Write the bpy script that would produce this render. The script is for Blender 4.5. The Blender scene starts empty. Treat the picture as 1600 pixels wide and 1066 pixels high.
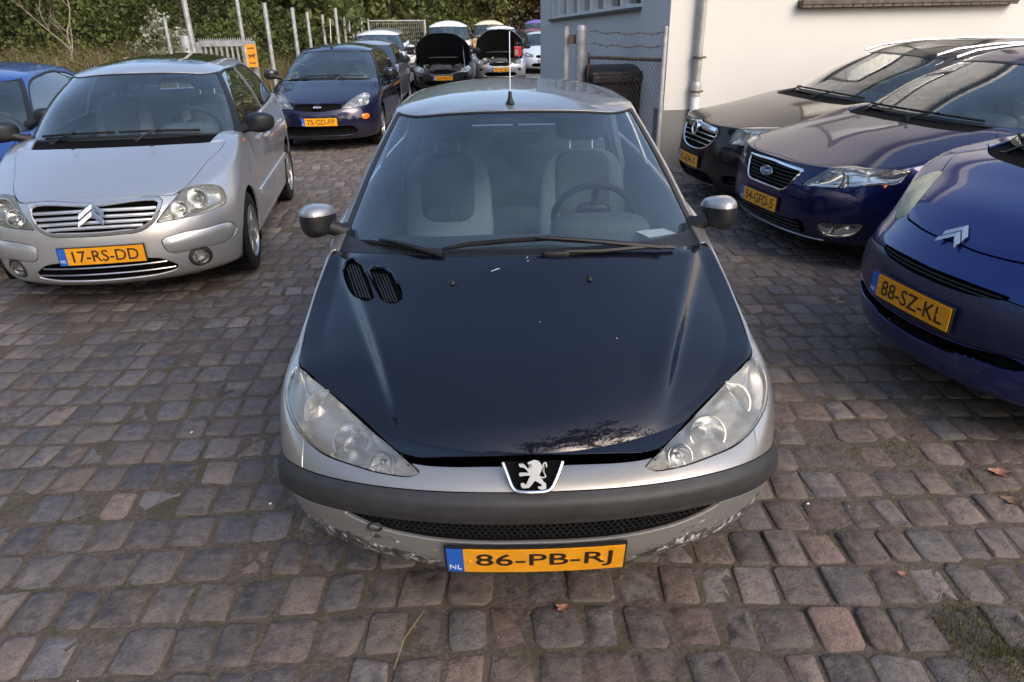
import bpy, bmesh, math, random
import numpy as np
from mathutils import Matrix, Vector

random.seed(7)
rng = np.random.default_rng(11)
R = math.radians
C = bpy.context.scene.collection

# ------------------------------------------------------------------ camera
SC = bpy.context.scene
cam_data = bpy.data.cameras.new('camera')
cam = bpy.data.objects.new('camera', cam_data)
C.objects.link(cam)
SC.camera = cam
CAM_POS = Vector((-0.0677, -1.5845, 1.7655))
YAW, PITCH, ROLL = 0.0098, 0.4371, -0.0174
fwd = Vector((math.sin(YAW) * math.cos(PITCH), math.cos(YAW) * math.cos(PITCH), -math.sin(PITCH)))
rgt = Vector((math.cos(YAW), -math.sin(YAW), 0))
upv = rgt.cross(fwd)
r2 = rgt * math.cos(ROLL) + upv * math.sin(ROLL)
u2 = -rgt * math.sin(ROLL) + upv * math.cos(ROLL)
cam.matrix_world = Matrix(((r2.x, u2.x, -fwd.x, CAM_POS.x), (r2.y, u2.y, -fwd.y, CAM_POS.y),
                           (r2.z, u2.z, -fwd.z, CAM_POS.z), (0, 0, 0, 1)))
cam_data.sensor_width = 36.0
cam_data.lens = 1100.0 / 1600.0 * 36.0
cam_data.clip_start = 0.05
cam_data.clip_end = 1500.0

# ------------------------------------------------------------------ sky, sun, exposure
SUN_EL, SUN_AZ = R(38), R(142)        # azimuth clockwise from +y: behind the camera, to the right
world = bpy.data.worlds.new('World')
SC.world = world
world.use_nodes = True
wn = world.node_tree
wn.nodes.clear()
sky = wn.nodes.new('ShaderNodeTexSky')
sky.sky_type = 'NISHITA'
sky.sun_disc = False
sky.sun_elevation = SUN_EL
sky.sun_rotation = SUN_AZ
sky.air_density = 1.0
sky.dust_density = 4.0
sky.ozone_density = 1.2
bg = wn.nodes.new('ShaderNodeBackground')
bg.inputs['Strength'].default_value = 0.15
wo = wn.nodes.new('ShaderNodeOutputWorld')
wn.links.new(sky.outputs[0], bg.inputs[0])
wn.links.new(bg.outputs[0], wo.inputs[0])
sun_data = bpy.data.lights.new('sun', 'SUN')
sun_data.energy = 0.8
sun_data.angle = R(30)
sun_data.color = (1.0, 0.85, 0.68)
sun = bpy.data.objects.new('sun', sun_data)
C.objects.link(sun)
sdir = Vector((math.sin(SUN_AZ) * math.cos(SUN_EL), math.cos(SUN_AZ) * math.cos(SUN_EL), math.sin(SUN_EL)))
sun.rotation_euler = sdir.to_track_quat('Z', 'Y').to_euler()
SC.view_settings.view_transform = 'Standard'
SC.view_settings.look = 'None'
SC.view_settings.gamma = 1.0
SC.view_settings.use_curve_mapping = False
SC.view_settings.exposure = 1.08
SC.cycles.use_denoising = True
SC.cycles.max_bounces = 8
SC.cycles.transparent_max_bounces = 16
SC.cycles.caustics_reflective = False
SC.cycles.caustics_refractive = False
SC.cycles.sample_clamp_indirect = 6.0

# ------------------------------------------------------------------ materials
MATS = {}
def _mat(name):
    m = bpy.data.materials.new(name)
    m.use_nodes = True
    nt = m.node_tree
    b = nt.nodes['Principled BSDF']
    MATS[name] = m
    return m, nt, b
def node(nt, kind, **kw):
    n = nt.nodes.new(kind)
    for k, v in kw.items():
        if k in n.inputs: n.inputs[k].default_value = v
        else: setattr(n, k, v)
    return n
def ramp(nt, fac, stops):
    r = nt.nodes.new('ShaderNodeValToRGB')
    el = r.color_ramp.elements
    while len(el) < len(stops): el.new(0.5)
    for e, (p, c) in zip(el, stops):
        e.position = p
        e.color = (*c, 1) if len(c) == 3 else c
    nt.links.new(fac, r.inputs[0])
    return r
def mixc(nt, fac, a, b, mode='MIX'):
    m = nt.nodes.new('ShaderNodeMix')
    m.data_type = 'RGBA'
    m.blend_type = mode
    for sock, v in ((m.inputs[0], fac), (m.inputs[6], a), (m.inputs[7], b)):
        if hasattr(v, 'is_linked'): nt.links.new(v, sock)
        elif isinstance(v, (int, float)): sock.default_value = v
        else: sock.default_value = (*v, 1)
    return m.outputs[2]
def coords(nt, scale=None, kind='Object'):
    t = nt.nodes.new('ShaderNodeTexCoord')
    if scale is None: return t.outputs[kind]
    mp = nt.nodes.new('ShaderNodeMapping')
    mp.inputs['Scale'].default_value = scale if hasattr(scale, '__len__') else (scale,) * 3
    nt.links.new(t.outputs[kind], mp.inputs[0])
    return mp.outputs[0]
def noise(nt, vec, scale, detail=4, rough=0.55):
    n = node(nt, 'ShaderNodeTexNoise', Scale=scale, Detail=detail, Roughness=rough)
    nt.links.new(vec, n.inputs['Vector'])
    return n.outputs['Fac']
def bump(nt, b, height, strength=0.3, dist=0.01):
    n = node(nt, 'ShaderNodeBump', Strength=strength, Distance=dist)
    nt.links.new(height, n.inputs['Height'])
    nt.links.new(n.outputs[0], b.inputs['Normal'])
def simple(name, col, rough=0.5, metal=0.0, coat=0.0, coat_rough=0.03, var=0.0, vscale=30, spec=0.5, bmp=0.0, bscale=200):
    if name in MATS: return MATS[name]
    m, nt, b = _mat(name)
    b.inputs['Base Color'].default_value = (*col, 1)
    b.inputs['Roughness'].default_value = rough
    b.inputs['Metallic'].default_value = metal
    b.inputs['Coat Weight'].default_value = coat
    b.inputs['Coat Roughness'].default_value = coat_rough
    b.inputs['Specular IOR Level'].default_value = spec
    if var or bmp: v = coords(nt)
    if var:
        f = noise(nt, v, vscale, 5)
        c = ramp(nt, f, [(0.3, tuple(x * (1 - var) for x in col)), (0.7, tuple(min(1, x * (1 + var)) for x in col))])
        nt.links.new(c.outputs[0], b.inputs['Base Color'])
    if bmp: bump(nt, b, noise(nt, v, bscale, 3), bmp, 0.002)
    return m
def paint(name, col, metal=0.0, rough=0.35, coat=1.0, dust=0.05, dustcol=(0.30, 0.28, 0.26), coat_rough=0.03, low_dirt=0.25):
    """car paint: metallic base under clear coat, thin dust film and road dirt low on the body (object z)"""
    if name in MATS: return MATS[name]
    m, nt, b = _mat(name)
    v = coords(nt)
    f1 = noise(nt, v, 3.0, 6, 0.6)
    f2 = noise(nt, v, 60.0, 4, 0.7)
    mul = node(nt, 'ShaderNodeMath', operation='MULTIPLY')
    nt.links.new(f1, mul.inputs[0]); nt.links.new(f2, mul.inputs[1])
    r1 = ramp(nt, mul.outputs[0], [(0.14, (0, 0, 0)), (0.5, (1, 1, 1))])
    sep = nt.nodes.new('ShaderNodeSeparateXYZ')
    nt.links.new(v, sep.inputs[0])
    lo = node(nt, 'ShaderNodeMapRange')
    lo.inputs['From Min'].default_value = 0.55; lo.inputs['From Max'].default_value = 0.20
    lo.inputs['To Min'].default_value = dust; lo.inputs['To Max'].default_value = low_dirt
    nt.links.new(sep.outputs['Z'], lo.inputs['Value'])
    a = node(nt, 'ShaderNodeMath', operation='MULTIPLY')
    nt.links.new(r1.outputs[0], a.inputs[0]); nt.links.new(lo.outputs[0], a.inputs[1])
    fl = node(nt, 'ShaderNodeTexVoronoi', Scale=1800.0)
    nt.links.new(v, fl.inputs['Vector'])
    c0 = mixc(nt, 0.10 if metal else 0.0, col, fl.outputs['Color'], 'OVERLAY')
    c = mixc(nt, a.outputs[0], c0, dustcol)
    nt.links.new(c, b.inputs['Base Color'])
    mt = node(nt, 'ShaderNodeMath', operation='MULTIPLY_ADD')
    nt.links.new(a.outputs[0], mt.inputs[0]); mt.inputs[1].default_value = -metal; mt.inputs[2].default_value = metal
    nt.links.new(mt.outputs[0], b.inputs['Metallic'])
    b.inputs['Roughness'].default_value = rough
    b.inputs['Specular IOR Level'].default_value = 0.1
    b.inputs['Coat Weight'].default_value = coat
    cr = node(nt, 'ShaderNodeMath', operation='MULTIPLY_ADD')
    nt.links.new(f1, cr.inputs[0]); cr.inputs[1].default_value = 0.04; cr.inputs[2].default_value = coat_rough - 0.02
    nt.links.new(cr.outputs[0], b.inputs['Coat Roughness'])
    return m
def glass(name, tint=(0.75, 0.85, 0.85), haze=0.03, rough=0.0, hazecol=(0.55, 0.6, 0.62), ior=1.52):
    """thin sheet of car glass: tinted see-through, fresnel mirror, a diffuse film for dust and painted haze"""
    if name in MATS: return MATS[name]
    m, nt, b = _mat(name)
    nt.nodes.remove(b)
    out = nt.nodes['Material Output']
    tr = node(nt, 'ShaderNodeBsdfTransparent'); tr.inputs[0].default_value = (*tint, 1)
    gl = node(nt, 'ShaderNodeBsdfGlossy', Roughness=rough)
    gl.inputs['Color'].default_value = (1, 1, 1, 1)
    fr = node(nt, 'ShaderNodeFresnel', IOR=ior)
    # both faces of the sheet mirror, so about twice the single-face value
    k = node(nt, 'ShaderNodeMath', operation='MULTIPLY'); k.inputs[1].default_value = 1.8; k.use_clamp = True
    nt.links.new(fr.outputs[0], k.inputs[0])
    m1 = nt.nodes.new('ShaderNodeMixShader')
    nt.links.new(k.outputs[0], m1.inputs[0]); nt.links.new(tr.outputs[0], m1.inputs[1]); nt.links.new(gl.outputs[0], m1.inputs[2])
    df = node(nt, 'ShaderNodeBsdfDiffuse'); df.inputs[0].default_value = (*hazecol, 1)
    v = coords(nt)
    f = noise(nt, v, 5.0, 6, 0.65)
    r = ramp(nt, f, [(0.3, (haze * 0.5,) * 3), (0.75, (haze * 1.6,) * 3)])
    m2 = nt.nodes.new('ShaderNodeMixShader')
    nt.links.new(r.outputs[0], m2.inputs[0]); nt.links.new(m1.outputs[0], m2.inputs[1]); nt.links.new(df.outputs[0], m2.inputs[2])
    nt.links.new(m2.outputs[0], out.inputs['Surface'])
    return m

simple('black_plastic', (0.011, 0.011, 0.012), 0.48, var=0.3, vscale=40, bmp=0.15, bscale=900)
simple('grey_plastic', (0.032, 0.032, 0.034), 0.5, var=0.25, vscale=14, bmp=0.2, bscale=700)
simple('gap_black', (0.004, 0.004, 0.004), 0.9, spec=0.1)
simple('rubber', (0.018, 0.018, 0.018), 0.8, var=0.35, vscale=30, spec=0.2, bmp=0.2, bscale=120)
simple('chrome', (0.75, 0.76, 0.78), 0.12, 1.0, var=0.06, vscale=60)
simple('badge_steel', (0.40, 0.41, 0.42), 0.32, 1.0)
simple('dull_chrome', (0.55, 0.56, 0.58), 0.3, 1.0, var=0.1, vscale=60)
simple('lamp_chrome', (0.82, 0.83, 0.85), 0.10, 1.0)
simple('lamp_housing', (0.62, 0.63, 0.64), 0.26, 0.85, var=0.1, vscale=30)
simple('wheel_silver', (0.42, 0.42, 0.43), 0.38, 0.85, var=0.2, vscale=25)
simple('seat_dark', (0.095, 0.108, 0.12), 0.95, var=0.25, vscale=120, spec=0.2)
simple('seat_light', (0.24, 0.275, 0.295), 0.95, var=0.15, vscale=120, spec=0.2)
simple('seat_beige', (0.26, 0.25, 0.25), 0.95, var=0.15, vscale=120, spec=0.2)
simple('dash_grey', (0.07, 0.082, 0.09), 0.75, var=0.15, vscale=80, bmp=0.3, bscale=500)
simple('trim_light', (0.30, 0.33, 0.34), 0.8, var=0.1, vscale=40)
simple('paper', (0.75, 0.77, 0.78), 0.7)
simple('amber', (0.75, 0.16, 0.01), 0.2, coat=1.0)
simple('plate_yellow', (0.86, 0.36, 0.01), 0.38, coat=0.3, coat_rough=0.2, var=0.10, vscale=18)
simple('plate_blue', (0.02, 0.12, 0.55), 0.4)
simple('plate_black', (0.02, 0.012, 0.008), 0.5)
simple('plate_white', (0.75, 0.78, 0.85), 0.5)
simple('star_yellow', (0.35, 0.33, 0.30), 0.5)
glass('windscreen_glass', (0.84, 0.93, 0.96), 0.05, hazecol=(0.28, 0.45, 0.58))  # bluish haze colour paints in the sky's reflection on the screen
glass('side_glass', (0.55, 0.63, 0.62), 0.02)
glass('lens_clear', (0.94, 0.95, 0.95), 0.08, rough=0.03, hazecol=(0.62, 0.63, 0.60))
glass('lens_hero', (0.96, 0.955, 0.92), 0.10, rough=0.015, hazecol=(0.92, 0.87, 0.70))
simple('lamp_inner', (0.84, 0.83, 0.80), 0.22, 0.7, var=0.1, vscale=30)
glass('lens_hazy', (0.92, 0.93, 0.88), 0.16, rough=0.04, hazecol=(0.60, 0.59, 0.48))
glass('lens_old', (0.80, 0.80, 0.70), 0.62, rough=0.15, hazecol=(0.60, 0.60, 0.42))

# ------------------------------------------------------------------ object helpers
def mark(o, label=None, cat=None, group=None, kind=None):
    if label: o['label'] = label
    if cat: o['category'] = cat
    if group: o['group'] = group
    if kind: o['kind'] = kind
    return o
def empty(name, loc=(0, 0, 0), rz=0.0, label=None, cat=None, group=None):
    o = bpy.data.objects.new(name, None)
    C.objects.link(o)
    o.location = loc
    o.rotation_euler = (0, 0, rz)
    o.empty_display_size = 0.1
    return mark(o, label, cat, group)
def raw_obj(name, V, F, mat, parent=None, smooth=True, normals=None):
    me = bpy.data.meshes.new(name)
    V = np.asarray(V, float).reshape(-1, 3)
    if isinstance(F, np.ndarray) and F.ndim == 2:
        k = F.shape[1]
        me.vertices.add(len(V)); me.vertices.foreach_set('co', V.astype(np.float32).ravel())
        me.loops.add(F.size); me.loops.foreach_set('vertex_index', F.astype(np.int32).ravel())
        me.polygons.add(len(F))
        me.polygons.foreach_set('loop_start', np.arange(0, F.size, k, dtype=np.int32))
        me.update(calc_edges=True)
    else:
        me.from_pydata([tuple(v) for v in V], [], [tuple(f) for f in F])
    me.polygons.foreach_set('use_smooth', np.full(len(me.polygons), bool(smooth)))
    me.validate()
    if normals is not None and len(normals) == len(me.vertices):
        me.normals_split_custom_set_from_vertices([tuple(n) for n in normals])
    if isinstance(mat, str): mat = MATS[mat]
    if mat: me.materials.append(mat)
    o = bpy.data.objects.new(name, me)
    C.objects.link(o)
    if parent: o.parent = parent
    return o
class MB:
    """collects simple solids, links them as one mesh"""
    def __init__(s): s.V = []; s.F = []
    def add(s, V, F):
        b = len(s.V)
        s.V += [tuple(v) for v in V]; s.F += [tuple(b + i for i in f) for f in F]
        return s
    def box(s, c, size, rot=None, bev=0.0):
        sx, sy, sz = (k / 2 for k in size)
        if bev:
            bm = bmesh.new(); bmesh.ops.create_cube(bm, size=1.0)
            for v in bm.verts: v.co = Vector((v.co.x * size[0], v.co.y * size[1], v.co.z * size[2]))
            bmesh.ops.bevel(bm, geom=bm.edges[:], offset=bev, segments=2, affect='EDGES', profile=0.5)
            bm.verts.index_update()
            V = [v.co.copy() for v in bm.verts]; F = [[v.index for v in f.verts] for f in bm.faces]
            bm.free()
        else:
            V = [Vector((x, y, z)) for x in (-sx, sx) for y in (-sy, sy) for z in (-sz, sz)]
            F = [(0, 1, 3, 2), (4, 6, 7, 5), (0, 4, 5, 1), (2, 3, 7, 6), (0, 2, 6, 4), (1, 5, 7, 3)]
        if rot is not None: V = [rot @ v for v in V]
        c = Vector(c)
        return s.add([v + c for v in V], F)
    def tube(s, pts, r, n=8, caps=True, r2=None):
        pts = [Vector(p) for p in pts]
        rs = r if hasattr(r, '__len__') else [r + ((r2 if r2 is not None else r) - r) * i / max(1, len(pts) - 1) for i in range(len(pts))]
        V = []; F = []
        ref = None
        for i, p in enumerate(pts):
            t = (pts[min(i + 1, len(pts) - 1)] - pts[max(i - 1, 0)]).normalized()
            if ref is None or abs(ref.dot(t)) > 0.98: ref = Vector((0, 0, 1)) if abs(t.z) < 0.9 else Vector((1, 0, 0))
            a = t.cross(ref).normalized(); b = t.cross(a); ref = a.cross(t)
            for k in range(n):
                an = 2 * math.pi * k / n
                V.append(p + (a * math.cos(an) + b * math.sin(an)) * rs[i])
        for i in range(len(pts) - 1):
            for k in range(n):
                F.append((i * n + k, i * n + (k + 1) % n, (i + 1) * n + (k + 1) % n, (i + 1) * n + k))
        if caps:
            F.append(tuple(range(n))[::-1]); F.append(tuple((len(pts) - 1) * n + k for k in range(n)))
        return s.add(V, F)
    def lathe(s, prof, n=32, axis='x', c=(0, 0, 0), closed=False):
        """prof: (axial, radius) pairs"""
        V = []; F = []
        for a, r in prof:
            for k in range(n):
                an = 2 * math.pi * k / n
                u, v = r * math.cos(an), r * math.sin(an)
                V.append({'x': (a, u, v), 'y': (u, a, v), 'z': (u, v, a)}[axis])
        m = len(prof)
        for i in range(m - 1 + (1 if closed else 0)):
            j = (i + 1) % m
            for k in range(n):
                F.append((i * n + k, i * n + (k + 1) % n, j * n + (k + 1) % n, j * n + k))
        return s.add([Vector(v) + Vector(c) for v in V], F)
    def prism(s, poly, d0, d1, plane='xz'):
        """extrude a 2-D outline between depths d0 and d1 along the remaining axis"""
        n = len(poly)
        def P(p, d): return {'xz': (p[0], d, p[1]), 'yz': (d, p[0], p[1]), 'xy': (p[0], p[1], d)}[plane]
        V = [P(p, d0) for p in poly] + [P(p, d1) for p in poly]
        F = [tuple(range(n))[::-1], tuple(range(n, 2 * n))] + [(i, (i + 1) % n, n + (i + 1) % n, n + i) for i in range(n)]
        return s.add(V, F)
    def build(s, name, mat, parent=None, smooth=False, fix=True):
        o = raw_obj(name, s.V, s.F, mat, parent, smooth)
        if fix:
            bm = bmesh.new(); bm.from_mesh(o.data)
            bmesh.ops.recalc_face_normals(bm, faces=bm.faces[:])
            bm.to_mesh(o.data); bm.free()
        if smooth == 'auto' or smooth is True:
            try:
                o.data.set_sharp_from_angle(angle=R(38))
            except Exception: pass
        return o
def text_mesh(name, txt, height, mat, parent=None, width=None, depth=0.0012, bold=0.0):
    cu = bpy.data.curves.new(name, 'FONT')
    cu.body = txt
    cu.extrude = depth / 2
    cu.offset = bold
    cu.resolution_u = 3
    tmp = bpy.data.objects.new('tmp_text', cu)
    C.objects.link(tmp)
    dg = bpy.context.evaluated_depsgraph_get()
    me = bpy.data.meshes.new_from_object(tmp.evaluated_get(dg))
    bpy.data.objects.remove(tmp); bpy.data.curves.remove(cu)
    n = len(me.vertices)
    co = np.zeros(n * 3, np.float32); me.vertices.foreach_get('co', co); co = co.reshape(-1, 3)
    lo, hi = co.min(0), co.max(0)
    sc = height / (hi[1] - lo[1])
    sx = (width / (hi[0] - lo[0])) if width else sc
    co[:, 0] = (co[:, 0] - (lo[0] + hi[0]) / 2) * sx
    co[:, 1] = (co[:, 1] - (lo[1] + hi[1]) / 2) * sc
    co = np.stack([co[:, 0], -co[:, 2], co[:, 1]], 1)       # stands upright, reads from -y
    me.vertices.foreach_set('co', co.ravel())
    me.update()
    me.materials.clear(); me.materials.append(MATS[mat])
    me.name = name
    o = bpy.data.objects.new(name, me)
    C.objects.link(o)
    if parent: o.parent = parent
    return o

# ------------------------------------------------------------------ car body surfaces (numpy)
def pchip(pts, x):
    p = sorted(pts)
    xs = np.array([a for a, _ in p], float); ys = np.array([b for _, b in p], float)
    if len(xs) == 1: return np.full(np.shape(x), ys[0])
    h = np.diff(xs); d = np.diff(ys) / h
    m = np.zeros(len(xs)); m[0] = d[0]; m[-1] = d[-1]
    for i in range(1, len(xs) - 1):
        if d[i - 1] * d[i] > 0:
            w1 = 2 * h[i] + h[i - 1]; w2 = h[i] + 2 * h[i - 1]
            m[i] = (w1 + w2) / (w1 / d[i - 1] + w2 / d[i])
    xc = np.clip(x, xs[0], xs[-1])
    k = np.clip(np.searchsorted(xs, xc) - 1, 0, len(xs) - 2)
    t = (xc - xs[k]) / h[k]
    return ((1 + 2 * t) * (1 - t) ** 2 * ys[k] + t * (1 - t) ** 2 * h[k] * m[k]
            + t * t * (3 - 2 * t) * ys[k + 1] + t * t * (t - 1) * h[k] * m[k + 1])
def ring(r, base, nf, ns, nr):
    """half loop round the car at one level: front centre -> front corner -> side -> rear corner -> rear centre"""
    g = lambda k, d=None: r.get(k, base.get(k, d))
    yF, W, D, n = g('yF'), g('W'), g('D', 0.55), g('n', 2.3)
    yR, DR, nR = g('yR'), g('DR', 0.4), g('nR', 2.6)
    a = np.linspace(0, math.pi / 2, nf)
    xf = W * np.sin(a) ** (2 / n); yf = yF + D * (1 - np.cos(a) ** (2 / n))
    ys = np.linspace(yF + D, yR - DR, ns + 2)[1:-1]
    b = np.linspace(math.pi / 2, 0, nr)
    xr = W * np.sin(b) ** (2 / nR); yr = yR - DR * (1 - np.cos(b) ** (2 / nR))
    x = np.concatenate([xf, np.full(ns, W), xr]); y = np.concatenate([yf, ys, yr])
    wy = g('wy')
    if wy: x = x * pchip(wy, y)
    if 'nose' in r or 'nose' in base:           # extra push of the nose line, as a function of x
        ns_ = g('nose'); y = y + np.where(y < yF + D + 0.01, pchip(ns_, x), 0)
    z = pchip(r['z'], y)
    s = np.concatenate([a / (math.pi / 2), 1 + np.arange(1, ns + 1) / (ns + 1), 2 + (1 - b / (math.pi / 2))])
    return np.stack([x, y, z], 1), s
def loft(rings, subs, crease=()):
    """hermite loft through the rings, chord-length tangents, sharp at the rings listed in crease"""
    P = np.array(rings); J = len(P)
    L = np.maximum(np.linalg.norm(np.diff(P, axis=0), axis=2), 1e-5)[..., None]
    d = np.diff(P, axis=0) / L
    out = []; ts = []
    def tang(j, side):
        if j == 0: return d[0]
        if j == J - 1: return d[-1]
        if j in crease: return d[j] if side else d[j - 1]
        return (d[j - 1] * L[j] + d[j] * L[j - 1]) / (L[j] + L[j - 1])
    for j in range(J - 1):
        m0, m1 = tang(j, 1) * L[j], tang(j + 1, 0) * L[j]
        for k in range(subs[j]):
            t = k / subs[j]
            out.append((1 + 2 * t) * (1 - t) ** 2 * P[j] + t * (1 - t) ** 2 * m0 + t * t * (3 - 2 * t) * P[j + 1] + t * t * (t - 1) * m1)
            ts.append(j + t)
    out.append(P[-1]); ts.append(J - 1.0)
    return np.array(out), np.array(ts)
class SM:
    """triangle mesh with vertex normals and surface parameters"""
    def __init__(s, V, F, N, T): s.V, s.F, s.N, s.T = V, F, N, T
    def copy(s): return SM(s.V.copy(), s.F.copy(), s.N.copy(), s.T.copy())
def grid_mesh(G, S, T):
    J, K = G.shape[:2]
    V = G.reshape(-1, 3)
    tt, ss = np.meshgrid(T, S, indexing='ij')
    P = np.stack([ss.ravel(), tt.ravel()], 1)
    i = np.arange(J * K).reshape(J, K)
    a, b, c, d = i[:-1, :-1].ravel(), i[:-1, 1:].ravel(), i[1:, 1:].ravel(), i[1:, :-1].ravel()
    F = np.concatenate([np.stack([a, b, c], 1), np.stack([a, c, d], 1)])
    V2 = V * (-1, 1, 1); n = len(V)
    V = np.concatenate([V, V2]); P = np.concatenate([P, P])
    F = np.concatenate([F, F[:, ::-1] + n])
    ar = np.linalg.norm(np.cross(V[F[:, 1]] - V[F[:, 0]], V[F[:, 2]] - V[F[:, 0]]), axis=1)
    F = F[ar > 1e-10]
    return weld(V, F, P)
def weld(V, F, P):
    key = np.round(V / 2e-5).astype(np.int64)
    _, first, inv = np.unique(key, axis=0, return_index=True, return_inverse=True)
    inv = inv.ravel()
    F = inv[F]; V = V[first]; P = P[first]
    F = F[(F[:, 0] != F[:, 1]) & (F[:, 1] != F[:, 2]) & (F[:, 0] != F[:, 2])]
    return SM(V, F, vnormals(V, F), P)
def vnormals(V, F):
    fn = np.cross(V[F[:, 1]] - V[F[:, 0]], V[F[:, 2]] - V[F[:, 0]])
    N = np.zeros_like(V)
    for k in range(3): np.add.at(N, F[:, k], fn)
    return N / np.maximum(np.linalg.norm(N, axis=1, keepdims=True), 1e-12)
def clip(m, f):
    """the part of m where f <= 0, cut cleanly along f = 0"""
    f = np.where(np.abs(f) < 1e-6, -1e-6, f)
    ins = f <= 0
    cnt = ins[m.F].sum(1)
    keep = m.F[cnt == 3]
    V, N, T = [m.V], [m.N], [m.T]
    edges = {}
    newF = []
    nv = len(m.V)
    mixed = m.F[(cnt == 1) | (cnt == 2)]
    if len(mixed):
        E = np.sort(np.concatenate([mixed[:, [0, 1]], mixed[:, [1, 2]], mixed[:, [2, 0]]]), axis=1)
        E = E[ins[E[:, 0]] != ins[E[:, 1]]]
        E = np.unique(E, axis=0)
        t = (f[E[:, 0]] / (f[E[:, 0]] - f[E[:, 1]]))[:, None]
        V.append(m.V[E[:, 0]] * (1 - t) + m.V[E[:, 1]] * t)
        nn = m.N[E[:, 0]] * (1 - t) + m.N[E[:, 1]] * t
        N.append(nn / np.maximum(np.linalg.norm(nn, axis=1, keepdims=True), 1e-9))
        T.append(m.T[E[:, 0]] * (1 - t) + m.T[E[:, 1]] * t)
        edges = {(int(a), int(b)): nv + i for i, (a, b) in enumerate(E)}
        for tri in mixed.tolist():
            poly = []
            for k in range(3):
                a, b = tri[k], tri[(k + 1) % 3]
                if ins[a]: poly.append(a)
                if ins[a] != ins[b]: poly.append(edges[(min(a, b), max(a, b))])
            newF.append((poly[0], poly[1], poly[2]))
            if len(poly) == 4: newF.append((poly[0], poly[2], poly[3]))
    F = np.concatenate([keep, np.array(newF, int).reshape(-1, 3)])
    V, N, T = np.concatenate(V), np.concatenate(N), np.concatenate(T)
    used = np.unique(F)
    mp = np.full(len(V), -1); mp[used] = np.arange(len(used))
    return SM(V[used], mp[F], N[used], T[used])
def boundary(F):
    E = np.concatenate([F[:, [0, 1]], F[:, [1, 2]], F[:, [2, 0]]])
    key = np.sort(E, axis=1)
    _, inv, c = np.unique(key, axis=0, return_inverse=True, return_counts=True)
    return E[c[inv.ravel()] == 1]
def largest(m):
    lab = np.arange(len(m.V))
    while True:
        mn = lab[m.F].min(1); new = lab.copy()
        for k in range(3): np.minimum.at(new, m.F[:, k], mn)
        new = new[new]
        if (new == lab).all(): break
        lab = new
    fl = lab[m.F[:, 0]]; ids, cnt = np.unique(fl, return_counts=True)
    F = m.F[fl == ids[cnt.argmax()]]
    used = np.unique(F); mp = np.full(len(m.V), -1); mp[used] = np.arange(len(used))
    return SM(m.V[used], mp[F], m.N[used], m.T[used])
def panel_obj(name, m, mat, parent, rim=0.012, flip=1):
    """links a cut piece as a sheet with its edges turned inwards"""
    if len(m.F) == 0: return None
    V, F, N = m.V, m.F, m.N
    if rim:
        E = boundary(F)
        E = E[~((np.abs(V[E[:, 0], 0]) < 1e-4) & (np.abs(V[E[:, 1], 0]) < 1e-4))]
        a, b = E[:, 0], E[:, 1]
        ed = V[b] - V[a]
        on = np.cross(ed, (N[a] + N[b]) / 2)
        on /= np.maximum(np.linalg.norm(on, axis=1, keepdims=True), 1e-9)
        base = len(V); k = len(E)
        r1 = 0.25 * rim
        # a small rounded turn, then the flange
        A0, B0 = V[a], V[b]
        A1, B1 = V[a] - N[a] * rim, V[b] - N[b] * rim
        V = np.concatenate([V, A0, B0, A1, B1])
        nb = on + (N[a] + N[b]) * 0.35
        nb /= np.linalg.norm(nb, axis=1, keepdims=True)
        N = np.concatenate([N, nb, nb, on, on])
        i = np.arange(k)
        F = np.concatenate([F, np.stack([base + k + i, base + i, base + 2 * k + i], 1), np.stack([base + k + i, base + 2 * k + i, base + 3 * k + i], 1)])
    return raw_obj(name, V, F, mat, parent, True, N)
def sd_poly(P, poly):
    """signed distance of points P to a closed outline, negative inside"""
    poly = np.asarray(poly, float)
    lo, hi = poly.min(0) - 0.25, poly.max(0) + 0.25
    near = ((P >= lo) & (P <= hi)).all(1)
    if len(P) > 200 and not near.all():
        out = 0.25 + np.maximum(np.maximum(lo - P, P - hi), 0).max(1)
        if near.any(): out[near] = sd_poly(P[near], poly)
        return out
    A = poly; B = np.roll(poly, -1, 0)
    best = np.full(len(P), 1e9); inside = np.zeros(len(P), bool)
    for a, b in zip(A, B):
        e = b - a; w = P - a
        t = np.clip((w @ e) / max(e @ e, 1e-12), 0, 1)
        dd = w - t[:, None] * e
        best = np.minimum(best, (dd ** 2).sum(1))
        c = (a[1] > P[:, 1]) != (b[1] > P[:, 1])
        if c.any():
            xc = a[0] + (P[:, 1] - a[1]) * (e[0] / (e[1] if abs(e[1]) > 1e-12 else 1e-12))
            inside ^= c & (P[:, 0] < xc)
    d = np.sqrt(best)
    return np.where(inside, -d, d)
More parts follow.
